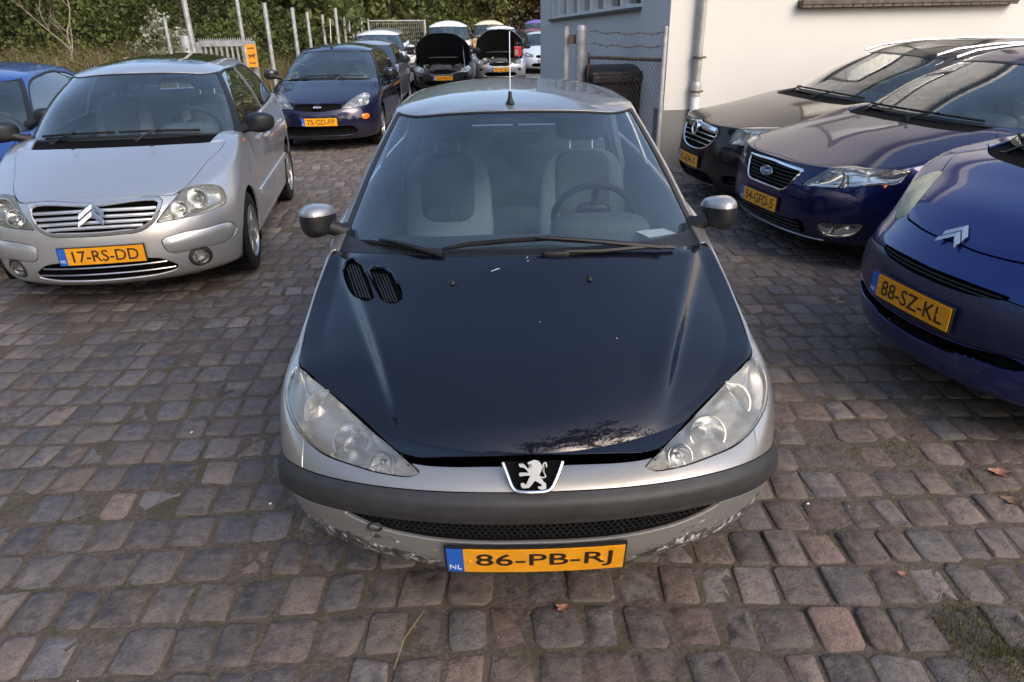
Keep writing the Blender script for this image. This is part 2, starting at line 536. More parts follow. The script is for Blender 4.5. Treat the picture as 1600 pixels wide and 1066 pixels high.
def smooth_poly(pts, k=6, closed=True, tension=0.5):
    """catmull-rom through the points; a point given with a third value 1 stays a corner"""
    n = len(pts); P = np.array([p[:2] for p in pts], float); corner = [len(p) > 2 and p[2] for p in pts]
    out = []
    for i in range(n if closed else n - 1):
        p0, p1, p2, p3 = P[(i - 1) % n], P[i], P[(i + 1) % n], P[(i + 2) % n]
        if not closed:
            if i == 0: p0 = p1
            if i == n - 2: p3 = p2
        L = np.linalg.norm(p2 - p1)
        def tg(a, b, c):
            la, lb = max(np.linalg.norm(b - a), 1e-6), max(np.linalg.norm(c - b), 1e-6)
            return ((b - a) / la * lb + (c - b) / lb * la) / (la + lb) * min(L, 2.2 * min(la, lb))
        m1 = (p2 - p1) if corner[i] else tg(p0, p1, p2)
        m2 = (p2 - p1) if corner[(i + 1) % n] else tg(p1, p2, p3)
        for j in range(k):
            t = j / k
            out.append((1 + 2 * t) * (1 - t) ** 2 * p1 + t * (1 - t) ** 2 * m1 + t * t * (3 - 2 * t) * p2 + t * t * (t - 1) * m2)
    if not closed: out.append(P[-1])
    return np.array(out)
def view2(V, proj):
    ax = np.abs(V[:, 0])
    if proj == 'F': return np.stack([ax, V[:, 2]], 1)
    if proj == 'T': return np.stack([ax, V[:, 1]], 1)
    if proj == 'S': return np.stack([V[:, 1], V[:, 2]], 1)
    if proj == 'FX': return np.stack([V[:, 0], V[:, 2]], 1)
    if proj == 'TX': return np.stack([V[:, 0], V[:, 1]], 1)
    return np.stack([ax, 0.82 * V[:, 2] + 0.57 * V[:, 1]], 1)     # 'O': seen from ahead and above

_SURF = {}
def build_surfaces(sp):
    k = id(sp['rings'])
    if (k, sp.get('res')) not in _SURF: _SURF[(k, sp.get('res'))] = _build_surfaces(sp)
    b, c = _SURF[(k, sp.get('res'))]
    return b.copy(), c.copy()
def _build_surfaces(sp):
    """body and cabin surfaces of a car spec, nose at y = 0, tail at y = length"""
    q = sp.get('res', 1.0)
    nf, ns, nr = int(44 * q), int(84 * q), int(20 * q)
    base = sp['base']
    rs = []
    for r in sp['rings']:
        p, s = ring(r, base, nf, ns, nr); rs.append(p)
    subs = [max(2, int(k * q)) for k in sp['subs']]
    G, T = loft(rs, subs, sp.get('crease', ()))
    top = rs[-1]
    zc = pchip(sp['deck'], top[:, 1])
    rows = []; tt = []
    nd = sp.get('deck_n') or max(6, int(26 * q)); pw = sp.get('deck_pow', 2.2)
    for k in range(1, nd + 1):
        lam = 1 - k / nd
        P = top.copy(); P[:, 0] = top[:, 0] * lam
        P[:, 2] = zc + (top[:, 2] - zc) * lam ** pw
        if 'deck_fn' in sp: P[:, 2] += sp['deck_fn'](P[:, 0], P[:, 1], lam)
        rows.append(P); tt.append(len(rs) - 1 + k / nd)
    G = np.concatenate([G, np.array(rows)]); T = np.concatenate([T, tt])
    body = grid_mesh(G, s, T)
    gs = []
    gb = sp['gbase']
    for r in sp['grings']:
        p, s2 = ring(r, gb, nf, ns, nr); gs.append(p)
    G2, T2 = loft(gs, [max(2, int(k * q)) for k in sp['gsubs']], sp.get('gcrease', ()))
    top = gs[-1]
    zc = pchip(sp['roof'], top[:, 1])
    rows = []; tt = []
    nd2 = max(5, int(12 * q)); pw = sp.get('roof_pow', 2.4)
    for k in range(1, nd2 + 1):
        lam = 1 - k / nd2
        P = top.copy(); P[:, 0] = top[:, 0] * lam
        P[:, 2] = zc + (top[:, 2] - zc) * lam ** pw
        rows.append(P); tt.append(len(gs) - 1 + k / nd2)
    G2 = np.concatenate([G2, np.array(rows)]); T2 = np.concatenate([T2, tt])
    cabin = grid_mesh(G2, s2, T2)
    foot = gs[0]
    # only what is wanted of the body: hole under the cabin
    fp = np.concatenate([foot[:, :2], foot[::-1, :2] * (-1, 1)])
    body_f = sd_poly(body.V[:, :2], fp[::max(1, len(fp) // 160)]) 
    body = clip(body, np.where(body.T[:, 1] > len(rs) - 1.02, -(body_f + sp.get('hole_in', 0.012)), -1))
    return body, cabin

# ------------------------------------------------------------------ car assembly
def seg_field(m, lo, hi, col):
    v = m.T[:, col]
    return np.maximum(lo - v, v - hi)
def bulge(m, f, amt, soft):
    k = np.clip(-f / soft, 0, 1); k = k * k * (3 - 2 * k)
    m.V = m.V + m.N * (amt * k)[:, None]
    m.N = fixn(m)
    return m
def fixn(m):
    n = vnormals(m.V, m.F)
    return n
def cut_field(m, c):
    if 'fn' in c: f = c['fn'](m)
    else:
        poly = smooth_poly(c['poly'], c.get('k', 6)) if c.get('smooth', True) else np.array([p[:2] for p in c['poly']])
        f = sd_poly(view2(m.V, c['proj']), poly)
    if 'cond' in c: f = np.where(c['cond'](m), f, 1.0)
    return f
def lamp_bowl(root, P, r, depth, aim, name='reflector'):
    """a mirrored bowl with a bulb in it, at local point P, opening towards aim"""
    mb = MB()
    prof = []
    for k in range(7):
        t = k / 6
        prof.append((depth * (t * t - 1), r * (0.12 + 0.88 * t)))
    prof.append((0.004, r * 1.04)); prof.append((-0.004, r * 1.07))
    mb.lathe(prof, 24, 'z')
    o = mb.build(name, 'lamp_chrome', root, True)
    b = MB()
    b.lathe([(-depth, 0.0001), (-depth, r * 0.15), (-depth * 0.45, r * 0.15), (-depth * 0.30, r * 0.10), (-depth * 0.25, 0.0001)], 10, 'z')
    q = Vector(aim).to_track_quat('Z', 'Y')
    o.rotation_mode = 'QUATERNION'
    o.location = P; o.rotation_quaternion = q
    bo = b.build('bulb', 'dull_chrome', o, True)
    rg = MB(); rg.lathe([(0.002, r * 1.03), (0.010, r * 1.06), (0.010, r * 1.14), (-0.004, r * 1.17)], 24, 'z'); rg.build('bezel', 'dull_chrome', o, True)
    sk = MB(); sk.lathe([(-depth * 0.99, r * 0.10), (-depth * 0.93, r * 0.30), (-depth * 0.90, r * 0.30)], 14, 'z'); sk.build('bulb_socket', 'gap_black', o, True)
    return o
def rbox(size, e=0.35, n=14, c=(0, 0, 0), fn=None):
    """rounded cushion-like block (superellipsoid)"""
    u = np.linspace(-math.pi / 2, math.pi / 2, n); v = np.linspace(-math.pi, math.pi, 2 * n + 1)[:-1]
    sg = lambda w, p: np.sign(w) * np.abs(w) ** p
    A_, B_ = np.meshgrid(u, v, indexing='ij')
    V = np.stack([sg(np.cos(A_), e) * sg(np.cos(B_), e) * size[0] / 2, sg(np.cos(A_), e) * sg(np.sin(B_), e) * size[1] / 2, sg(np.sin(A_), e) * size[2] / 2], -1).reshape(-1, 3)
    if fn is not None: V = fn(V)
    V = V + np.array(c)
    k = len(v); F = []
    for i in range(n - 1):
        for j in range(k):
            F.append((i * k + j, i * k + (j + 1) % k, (i + 1) * k + (j + 1) % k, (i + 1) * k + j))
    return V, np.array(F)
def make_wheel(root, x, y, z, r, w=0.18, spokes=9, side=1, style='cover'):
    t = empty('wheel'); t.parent = root; t.location = (x, y, z)
    mb = MB()
    prof = [(-w / 2, r * 0.66), (-w / 2 * 1.02, r * 0.80), (-w / 2 * 0.93, r * 0.95), (-w * 0.36, r), (w * 0.36, r), (w / 2 * 0.93, r * 0.95), (w / 2 * 1.02, r * 0.80), (w / 2, r * 0.66), (w * 0.3, r * 0.64), (-w * 0.3, r * 0.64)]
    mb.lathe(prof, 40, 'x', closed=True)
    mb.build('tyre', 'rubber', t, True)
    s = side
    rim = MB()
    rim.lathe([(s * w * 0.50, r * 0.665), (s * w * 0.50, r * 0.62), (s * w * 0.40, r * 0.58), (s * w * 0.10, r * 0.55), (s * w * 0.06, 0.02)], 40, 'x')
    rim.build('rim', 'wheel_silver' if style == 'cover' else 'wheel_silver', t, True)
    h = MB()
    for k in range(spokes):
        an = 2 * math.pi * k / spokes
        q = Matrix.Rotation(an, 3, 'X')
        L = r * 0.50
        h.box(q @ Vector((s * w * 0.40, 0, r * 0.12 + L / 2 - 0.01)), (w * 0.10, 2 * math.pi * r * 0.36 / spokes * 0.62, L), q, bev=0.006)
    h.lathe([(s * w * 0.47, 0.001), (s * w * 0.47, r * 0.13), (s * w * 0.40, r * 0.17), (s * w * 0.34, r * 0.17)], 20, 'x')
    h.build('hub_cap', 'wheel_silver', t, True)
    dk = MB(); dk.lathe([(s * w * 0.20, 0.001), (s * w * 0.20, r * 0.56)], 24, 'x')
    dk.build('brake_disc', 'gap_black', t, True)
    return t
def make_plate(root, txt, P, tilt=0.0, w=0.52, h=0.11, curve=0.0, nl=True, font_h=0.076, yaw=0.0):
    """dutch plate, facing -y, centre at P"""
    t = empty('number_plate'); t.parent = root; t.location = P; t.rotation_euler = (tilt, 0, yaw)
    def warp(o, dy):
        me = o.data
        co = np.zeros(len(me.vertices) * 3, np.float32); me.vertices.foreach_get('co', co); co = co.reshape(-1, 3)
        co[:, 1] += dy + curve * co[:, 0] ** 2
        me.vertices.foreach_set('co', co.ravel()); me.update()
        return o
    def sheet(name, x0, x1, hh, th, mat, dy, n=12):
        mb = MB()
        for i in range(n):
            a, b = x0 + (x1 - x0) * i / n, x0 + (x1 - x0) * (i + 1) / n
        V = []; F = []
        for i in range(n + 1):
            x = x0 + (x1 - x0) * i / n
            V += [(x, -th / 2, -hh / 2), (x, -th / 2, hh / 2), (x, th / 2, hh / 2), (x, th / 2, -hh / 2)]
        for i in range(n):
            for k in range(4):
                F.append((i * 4 + k, i * 4 + (k + 1) % 4, i * 4 + 4 + (k + 1) % 4, i * 4 + 4 + k))
        F += [(3, 2, 1, 0), (n * 4, n * 4 + 1, n * 4 + 2, n * 4 + 3)]
        mb.add(V, F)
        return warp(mb.build(name, mat, t), dy)
    sheet('plate_frame', -w / 2 - 0.006, w / 2 + 0.006, h + 0.010, 0.010, 'black_plastic', 0.007)
    bw = 0.048 if nl else 0.0
    sheet('plate_face', -w / 2 + bw, w / 2, h, 0.004, 'plate_yellow', -0.001)
    if nl:
        bb = sheet('blue_band', -w / 2, -w / 2 + bw - 0.0005, h, 0.004, 'plate_blue', -0.001, 2)
        o = text_mesh('lettering', 'NL', 0.020, 'plate_white', bb, bold=0.0); 
        o.location = (-w / 2 + bw / 2, -0.0048 + curve * (w / 2 - bw / 2) ** 2, -0.027); o.rotation_euler = (0, 0, -2 * curve * (w / 2 - bw / 2))
        for k in range(12):
            an = 2 * math.pi * k / 12
            mb = MB(); mb.lathe([(-0.0036, 0.0001), (-0.0036, 0.0022), (-0.003, 0.0022)], 5, 'y')
            so = mb.build('star', 'star_yellow', bb)
            so.location = (-w / 2 + bw / 2 + 0.0135 * math.cos(an), curve * (w / 2) ** 2, 0.020 + 0.0135 * math.sin(an))
    tw = 0.40 * w / 0.52
    o = text_mesh('lettering', txt, font_h, 'plate_black', t, width=tw, bold=0.006)
    o.location = (bw / 2, 0, 0)
    me = o.data
    co = np.zeros(len(me.vertices) * 3, np.float32); me.vertices.foreach_get('co', co); co = co.reshape(-1, 3)
    co[:, 1] += -0.0036 + curve * (co[:, 0] + bw / 2) ** 2
    me.vertices.foreach_set('co', co.ravel()); me.update()
    for sx in (-0.37 * w, 0.37 * w):
        mb = MB(); mb.lathe([(-0.008, 0.0001), (-0.007, 0.004), (-0.003, 0.0055)], 8, 'y')
        so = mb.build('screw_cap', 'plate_yellow', t, True); so.location = (sx, curve * sx * sx, 0)
    return t
def make_mirror(root, P, side, size=(0.20, 0.17, 0.15), top='black_plastic', bottom='black_plastic', arm=0.08, split=0.012, droop=0.0):
    """door mirror shell, body side at -side*x; P is the middle of the shell"""
    t = empty('door_mirror'); t.parent = root; t.location = P
    def fn(V):
        V = V.copy()
        u = V[:, 0] / (size[0] / 2) * side            # -1 at the car, +1 outside
        k = 1 - 0.22 * np.clip(u, 0, 1) ** 2 - 0.10 * np.clip(-u, 0, 1)
        V[:, 2] *= k
        V[:, 1] = np.where(V[:, 1] > 0, V[:, 1] * 0.35, V[:, 1] * (1.0 - 0.25 * np.abs(u)))
        V[:, 1] += 0.04 * u * u
        V[:, 2] += droop * u
        return V
    V, F = rbox(size, 0.62, 22, fn=fn)
    F3 = np.concatenate([F[:, [0, 1, 2]], F[:, [0, 2, 3]]])
    ar = np.linalg.norm(np.cross(V[F3[:, 1]] - V[F3[:, 0]], V[F3[:, 2]] - V[F3[:, 0]]), axis=1)
    m = weld(V, F3[ar > 1e-12], V[:, :2])
    f = split - (m.V[:, 2] + 0.10 * m.V[:, 1])
    if top != bottom:
        panel_obj('mirror_cap', clip(m, f + 0.001), top, t, 0.003)
        panel_obj('mirror_shell', clip(m, -f + 0.001), bottom, t, 0.003)
    else: panel_obj('mirror_shell', m, top, t, 0)
    mb = MB()
    gp = [(0.40 * size[0] * math.cos(a), 0.30 * size[2] * math.sin(a)) for a in [2 * math.pi * k / 20 for k in range(20)]]
    mb.prism(gp, size[1] * 0.165, size[1] * 0.19)
    mb.build('mirror_glass', 'chrome', t)
    a = MB()
    a.tube([(-side * (size[0] * 0.36), 0.0, -size[2] * 0.22), (-side * (size[0] * 0.5 + arm * 0.5), 0.005, -size[2] * 0.34), (-side * (size[0] * 0.5 + arm), 0.02, -size[2] * 0.42)], [0.035, 0.030, 0.042], 10)
    a.build('mirror_arm', bottom, t, True)
    return t
def make_seat(root, x, y, z, back=0.60, tilt=R(18), main='seat_dark', side='seat_light', head=True, w=0.48):
    s = empty('seat'); s.parent = root; s.location = (x, y, z)
    def obj(name, V, F, mat, par=s): return raw_obj(name, V, F, mat, par, True)
    V, F = rbox((w, 0.50, 0.18), 0.45); V += (0, -0.22, 0.0); obj('cushion', V, F, side)
    rot = Matrix.Rotation(-tilt, 3, 'X')
    def tilted(V): return np.array([rot @ Vector(v) for v in V])
    V, F = rbox((w, 0.15, back), 0.5); V[:, 0] *= 1 - 0.16 * np.clip(V[:, 2] / back + 0.1, 0, 1); V += (0, 0, back / 2)
    obj('backrest', tilted(V), F, side)
    V, F = rbox((w * 0.62, 0.12, back * 0.62), 0.45); V += (0, -0.035, back * 0.66); obj('back_pad', tilted(V), F, main)
    if head:
        V, F = rbox((0.27, 0.11, 0.19), 0.5); V += (0, -0.01, back + 0.14); obj('headrest', tilted(V), F, main)
        for sx in (-0.06, 0.06):
            mb = MB(); mb.tube([rot @ Vector((sx, 0, back - 0.03)), rot @ Vector((sx, 0, back + 0.08))], 0.006, 6); mb.build('headrest_post', 'dull_chrome', s, True)
    return s
def make_interior(root, sp):
    I = sp['cabin']
    W = I.get('w', 0.66); yd = I['dash']; zb = I['zbelt']; ys = I['seat']; zf = I.get('floor', 0.30)
    dark, lite = I.get('dark', 'seat_dark'), I.get('lite', 'seat_light')
    for sx in (-1, 1):
        make_seat(root, sx * I.get('sx', 0.36), ys, zf + 0.22, I.get('back', 0.60), main=dark, side=lite)
    rb = empty('rear_bench'); rb.parent = root; rb.location = (0, I['rear'], zf + 0.22)
    V, F = rbox((2 * W - 0.06, 0.5, 0.18), 0.4); V += (0, -0.2, 0); raw_obj('cushion', V, F, lite, rb)
    V, F = rbox((2 * W - 0.06, 0.16, 0.55), 0.35); V += (0, 0.08, 0.30); raw_obj('backrest', V, F, I.get('bench', lite), rb)
    for sx in (-0.38, 0.38):
        V, F = rbox((0.26, 0.10, 0.17), 0.5); V += (sx, 0.14, 0.66); raw_obj('headrest', V, F, dark, rb)
    # dashboard: a lofted block under the screen
    cw = pchip(I.get('dash_edge', [(0, yd), (W, yd + 0.16)]), np.linspace(0, W, 9))
    xs = np.linspace(0, W, 9)
    prof = [(0.0, 0.0), (0.16, 0.012), (0.32, 0.020), (0.42, -0.01), (0.47, -0.09), (0.44, -0.22), (0.40, -0.40)]
    G = np.array([[(x, y0 + 0.03 + dy * (1.0 - 0.25 * (x / W) ** 2) , zb - 0.035 + dz - 0.03 * (x / W) ** 2) for x, y0 in zip(xs, cw)] for dy, dz in prof])
    m = grid_mesh(G, np.arange(9.0), np.arange(7.0))
    m.F = m.F[:, ::-1]; m.N = -m.N
    panel_obj('dashboard', m, 'dash_grey', root, 0)
    V, F = rbox((0.44, 0.22, 0.14), 0.6); V += (I.get('drv', 0.36), yd + 0.40, zb - 0.02)
    raw_obj('instrument_hood', V, F, 'dash_grey', root)
    st = MB()
    n = 28; rr = 0.185
    til = Matrix.Rotation(R(-62), 3, 'X')
    c = Vector((I.get('drv', 0.36), yd + 0.66, zb - 0.02))
    st.tube([c + til @ Vector((rr * math.cos(2 * math.pi * k / n), rr * math.sin(2 * math.pi * k / n), 0)) for k in range(n + 1)], 0.016, 8, False)
    V, F = rbox((0.17, 0.15, 0.06), 0.6); V = np.array([c + til @ Vector(v) for v in V]); st.add(V, F.tolist())
    for an in (R(8), R(172), R(270)):
        st.tube([c + til @ Vector((0.05 * math.cos(an), 0.05 * math.sin(an), 0)), c + til @ Vector((rr * math.cos(an), rr * math.sin(an), 0))], 0.016, 6)
    st.tube([c, c + til @ Vector((0, 0, -0.28))], 0.03, 8)
    st.build('steering_wheel', 'black_plastic', root, True)
    V, F = rbox((0.24, 0.035, 0.075), 0.5); V += I['rvm']; raw_obj('rear_view_mirror', V, F, 'black_plastic', root)
    mb = MB(); mb.tube([Vector(I['rvm']), Vector(I['rvm']) + Vector((0, -0.03, 0.07))], 0.012, 8); mb.build('mirror_stem', 'black_plastic', root, True)
    fl = MB(); fl.box((0, (yd + I['rear']) / 2 + 0.25, zf), (2 * W + 0.08, I['rear'] - yd + 0.9, 0.05)); fl.build('floor_carpet', 'gap_black', root)
    for sx in (-1, 1):
        mb = MB(); mb.box((sx * (W + 0.055), (yd + I['rear']) / 2 + 0.1, (zf + zb) / 2 - 0.02), (0.03, I['rear'] - yd - 0.2, zb - zf - 0.06), bev=0.01)
        mb.build('door_card', I.get('card', 'trim_light'), root)
def build_car(key, root, paint_mat, hood_mat=None, hood_open=None):
    sp = SPECS[key]
    body, cabin = build_surfaces(sp)
    parts = {}
    L = sp['length']
    hood_mat = hood_mat or paint_mat
    matof = lambda m: {'PAINT': paint_mat, 'HOOD': hood_mat}.get(m, m)
    # wheel arches
    wl = sp['wheels']                       # dict: y front, y rear, z, r, arch, x
    arch = lambda m, extra=0.0: np.minimum.reduce([np.where(np.abs(m.V[:, 0]) > 0.42, np.hypot(m.V[:, 1] - yy, m.V[:, 2] - wl['z'] - 0.01) - wl['arch'] - extra, 1.0) for yy in (wl['yf'], wl['yr'])])
    body = clip(body, -arch(body))
    inner = clip(body, -arch(body, 0.015))
    inner = inner.copy()
    gap = 0.0022
    keep_rest = []
    for where in ('body', 'cabin'):
        mesh = body if where == 'body' else cabin
        for c in sp['cuts_' + where]:
            f = cut_field(mesh, c)
            if not (f < 0).any(): continue
            g = c.get('gap', gap)
            piece = clip(mesh, f + g)
            mesh = clip(mesh, -f + g)
            if len(piece.F) == 0: continue
            mode = c.get('mode', 'panel')
            if where == 'body' and mode in ('lens', 'recess', 'hole'):
                inner = clip(inner, -cut_field(inner, c))
            if hood_open and c['name'] == 'hood':
                inner = clip(inner, -cut_field(inner, c))
                liner = piece.copy(); liner.V = liner.V - liner.N * 0.014; liner.F = liner.F[:, ::-1]; liner.N = -liner.N
                parts['liner'] = [panel_obj('hood_liner', liner, 'bin_black', root, 0)]
            halves = [piece]
            if c.get('both', False):
                halves = [clip(piece, piece.V[:, 0]), clip(piece, -piece.V[:, 0])]
            for hv in halves:
                if len(hv.F) == 0: continue
                if c['name'] == 'cowl': hv = largest(hv)
                sgn = 1 if hv.V[:, 0].mean() > 0 else -1
                if mode == 'panel':
                    if c.get('bulge'):
                        hv = bulge(hv, cut_field(hv, c), c['bulge'], c.get('soft', 0.03))
                    o = panel_obj(c['name'], hv, matof(c['mat']), root, c.get('rim', 0.012))
                elif mode == 'glass':
                    hv.V = hv.V - hv.N * c.get('depth', 0.004)
                    o = panel_obj(c['name'], hv, matof(c['mat']), root, 0)
                elif mode == 'recess':
                    ff = cut_field(hv, c)
                    k = np.clip(-ff / c.get('soft', 0.01), 0, 1)
                    hv.V = hv.V - hv.N * (0.004 + c.get('depth', 0.03) * k)[:, None]
                    hv.N = fixn(hv)
                    o = panel_obj(c['name'], hv, matof(c['mat']), root, 0)
                elif mode == 'lens':
                    t = empty(c['name']); t.parent = root
                    lens = hv.copy()
                    ff = cut_field(hv, c)
                    lens = bulge(lens, ff, c.get('bulge', 0.006), 0.05)
                    panel_obj('lens', lens, c.get('lens', 'lens_clear'), t, 0.006)
                    hs = hv.copy()
                    dp = c.get('depth', 0.06)
                    k = np.clip(-ff / (dp * 0.9), 0, 1); k = np.sqrt(k * (2 - k))
                    off = hs.N * 0.5 + np.array([0, -0.6, 0.35]); off /= np.linalg.norm(off, axis=1, keepdims=True)
                    hs.V = hs.V - off * (0.006 + dp * k)[:, None]
                    hs.N = fixn(hs)
                    panel_obj('lamp_housing', hs, c.get('housing', 'lamp_housing'), t, 0)
                    for (lx, ly, lz, lr) in c.get('lamps', []):
                        lamp_bowl(t, (sgn * lx, ly, lz), lr, lr * 0.9, c.get('aim', (0, -0.95, 0.25)))
                    for (P0, sz, mt) in c.get('blocks', []):
                        V, F = rbox(sz, 0.5, 8); V = V * (sgn, 1, 1) + np.array((sgn * P0[0], P0[1], P0[2]))
                        if sgn < 0: F = F[:, ::-1]
                        raw_obj('indicator', V, F, mt, t)
                    o = t
                elif mode == 'hole': continue
                parts.setdefault(c['name'], []).append(o)
        nm = 'body_shell' if where == 'body' else 'roof'
        o = panel_obj(nm, mesh, matof(sp.get('roof_mat', 'PAINT')) if where == 'cabin' else paint_mat, root, 0.015)
        parts[nm] = [o]
    inner.V = inner.V - inner.N * 0.016
    panel_obj('inner_body', inner, 'gap_black', root, 0)
    fl = MB()
    W = sp['rings'][0]['W'] - 0.10
    fl.box((0, L / 2, 0.27), (1.0, L - 0.5, 0.10)); fl.build('underbody', 'gap_black', root)
    for yy in (wl['yf'], wl['yr']):
        for s in (-1, 1):
            wy_ = root.location.y + s * wl['x'] * math.sin(root.rotation_euler.z) + yy * math.cos(root.rotation_euler.z)
            dz_ = max(-0.07, min(0.03, gz(wy_) - root.location.z))          # each wheel stands on the sloping yard
            make_wheel(root, s * wl['x'], yy, wl['z'] + dz_, wl['r'], wl.get('w', 0.18), wl.get('spokes', 9), s)
            mb = MB()
            n = 20; a0, a1 = R(-25), R(205)
            pr = [(math.cos(a0 + (a1 - a0) * k / n), math.sin(a0 + (a1 - a0) * k / n)) for k in range(n + 1)]
            ra = wl['arch'] + 0.012
            V = []; F = []
            xo = s * (wl['x'] + 0.5 * wl.get('w', 0.18) - 0.005); xi = s * (wl['x'] - 0.24)
            for cx, cz in pr: V += [(xo, yy + ra * cx, wl['z'] + ra * cz), (xi, yy + ra * cx, wl['z'] + ra * cz), (xi, yy, wl['z'])]
            for k in range(n): F += [(3 * k, 3 * k + 1, 3 * k + 4, 3 * k + 3), (3 * k + 1, 3 * k + 2, 3 * k + 5, 3 * k + 4)]
            mb.add(V, F); mb.build('wheel_well', 'gap_black', root, False, fix=False)
    if sp.get('cabin'): make_interior(root, sp)
    if hood_open and parts.get('hood'):
        ang, hy, hz = hood_open
        o = parts['hood'][0]
        M_ = Matrix.Translation((0, hy, hz)) @ Matrix.Rotation(ang, 4, 'X') @ Matrix.Translation((0, -hy, -hz))
        o.data.transform(M_); parts['liner'][0].data.transform(M_)
        parts['hood_matrix'] = M_
    return parts
def wiper(root, pts, off=0.0):
    """arm and blade lying along the given points"""
    t = empty('wiper'); t.parent = root
    mb = MB()
    pts = [Vector(p) for p in pts]
    mb.tube(pts, 0.007, 6)
    mb.build('wiper_arm', 'black_plastic', t, True)
    return t

# ------------------------------------------------------------------ shapes of the cars
SPECS = {}
def hero_deck(x, y, lam):
    # two raised lines running from the screen pillars towards the nose: the middle of the bonnet stands proud
    xc = 0.412 + 0.36 * (y - 0.265)
    amp = 0.026 * np.clip((y - 0.15) / 0.30, 0, 1) * np.clip((1.16 - y) / 0.10, 0, 1)
    d = x - xc
    e = amp * 0.5 * (1 - np.tanh(d / 0.011)) + amp * 0.30 * np.exp(-((d + 0.03) / 0.05) ** 2)
    return (e - amp * 0.6) * np.clip((1 - lam) * 10, 0, 1)
SPECS['hero'] = dict(
    res=1.25, length=3.835, deck_n=84,
    base=dict(yR=3.80, DR=0.45, nR=2.8),
    rings=[
        dict(yF=0.12, W=0.72, D=0.5, n=2.3, z=[(0, 0.19), (3.8, 0.22)]),
        dict(yF=0.020, W=0.795, D=0.55, n=2.2, z=[(0.02, 0.262), (0.08, 0.268), (0.33, 0.238), (0.6, 0.20), (3.0, 0.20), (3.8, 0.30)]),
        dict(yF=-0.025, W=0.812, D=0.55, n=2.25, z=[(-0.03, 0.335), (0.06, 0.335), (0.25, 0.315), (0.42, 0.275), (0.6, 0.27), (3.0, 0.27), (3.8, 0.36)]),
        dict(yF=-0.030, W=0.822, D=0.55, n=2.3, z=[(-0.03, 0.408), (0.02, 0.408), (0.12, 0.402), (0.25, 0.375), (0.42, 0.322), (0.6, 0.315), (3.0, 0.315), (3.8, 0.42)]),
        dict(yF=-0.030, W=0.828, D=0.55, n=2.3, z=[(-0.03, 0.474), (0.0, 0.470), (0.06, 0.457), (0.2, 0.412), (0.42, 0.335), (0.6, 0.345), (3.0, 0.345), (3.8, 0.48)]),
        dict(yF=-0.012, W=0.832, D=0.55, n=2.3, z=[(-0.01, 0.572), (0.07, 0.557), (0.2, 0.525), (0.42, 0.467), (0.62, 0.455), (3.0, 0.46), (3.8, 0.60)]),
        dict(yF=0.030, W=0.832, D=0.57, n=2.25, z=[(0.03, 0.606), (0.08, 0.600), (0.2, 0.585), (0.45, 0.62), (0.7, 0.645), (1.3, 0.68), (3.0, 0.70), (3.8, 0.78)],
             wy=[(0, 1), (2.8, 1), (3.8, 0.96)]),
        dict(yF=0.100, W=0.797, D=0.64, n=1.85, z=[(0.10, 0.620), (0.2, 0.622), (0.35, 0.652), (0.52, 0.703), (0.66, 0.728), (0.85, 0.775), (1.05, 0.840), (1.22, 0.895), (1.6, 0.93), (3.4, 0.98)],
             wy=[(0, 1), (0.9, 1.0), (1.22, 0.985), (1.5, 1.01), (2.8, 0.99), (3.8, 0.93)]),
    ],
    subs=[3, 5, 5, 6, 8, 8, 10], crease=(),
    deck=[(0.10, 0.622), (0.125, 0.645), (0.17, 0.674), (0.25, 0.704), (0.35, 0.733), (0.5, 0.774), (0.7, 0.833), (0.97, 0.917), (1.3, 0.99), (3.8, 1.0)], deck_pow=2.6, deck_fn=hero_deck,
    gbase=dict(yR=3.74, DR=0.4, nR=3.0),
    grings=[
        dict(yF=1.00, W=0.784, D=0.50, n=2.15, z=[(1.0, 0.936), (1.24, 0.905), (1.5, 0.925), (3.0, 0.97), (3.8, 0.99)], wy=[(1, 1), (2.6, 1), (3.7, 0.92)]),
        dict(yF=1.40, W=0.690, D=0.44, n=2.25, yR=3.60, z=[(1.4, 1.165), (1.6, 1.135), (1.9, 1.15), (3.0, 1.17), (3.6, 1.18)], wy=[(1, 1), (2.6, 1), (3.6, 0.9)]),
        dict(yF=1.80, W=0.590, D=0.36, n=2.4, yR=3.40, z=[(1.80, 1.358), (1.92, 1.330), (2.2, 1.345), (3.0, 1.34), (3.4, 1.30)], wy=[(1.8, 1), (2.6, 1), (3.4, 0.88)]),
    ],
    gsubs=[14, 14], roof=[(1.80, 1.360), (1.9, 1.380), (2.2, 1.408), (2.7, 1.415), (3.1, 1.395), (3.4, 1.33)], roof_pow=2.6,
)

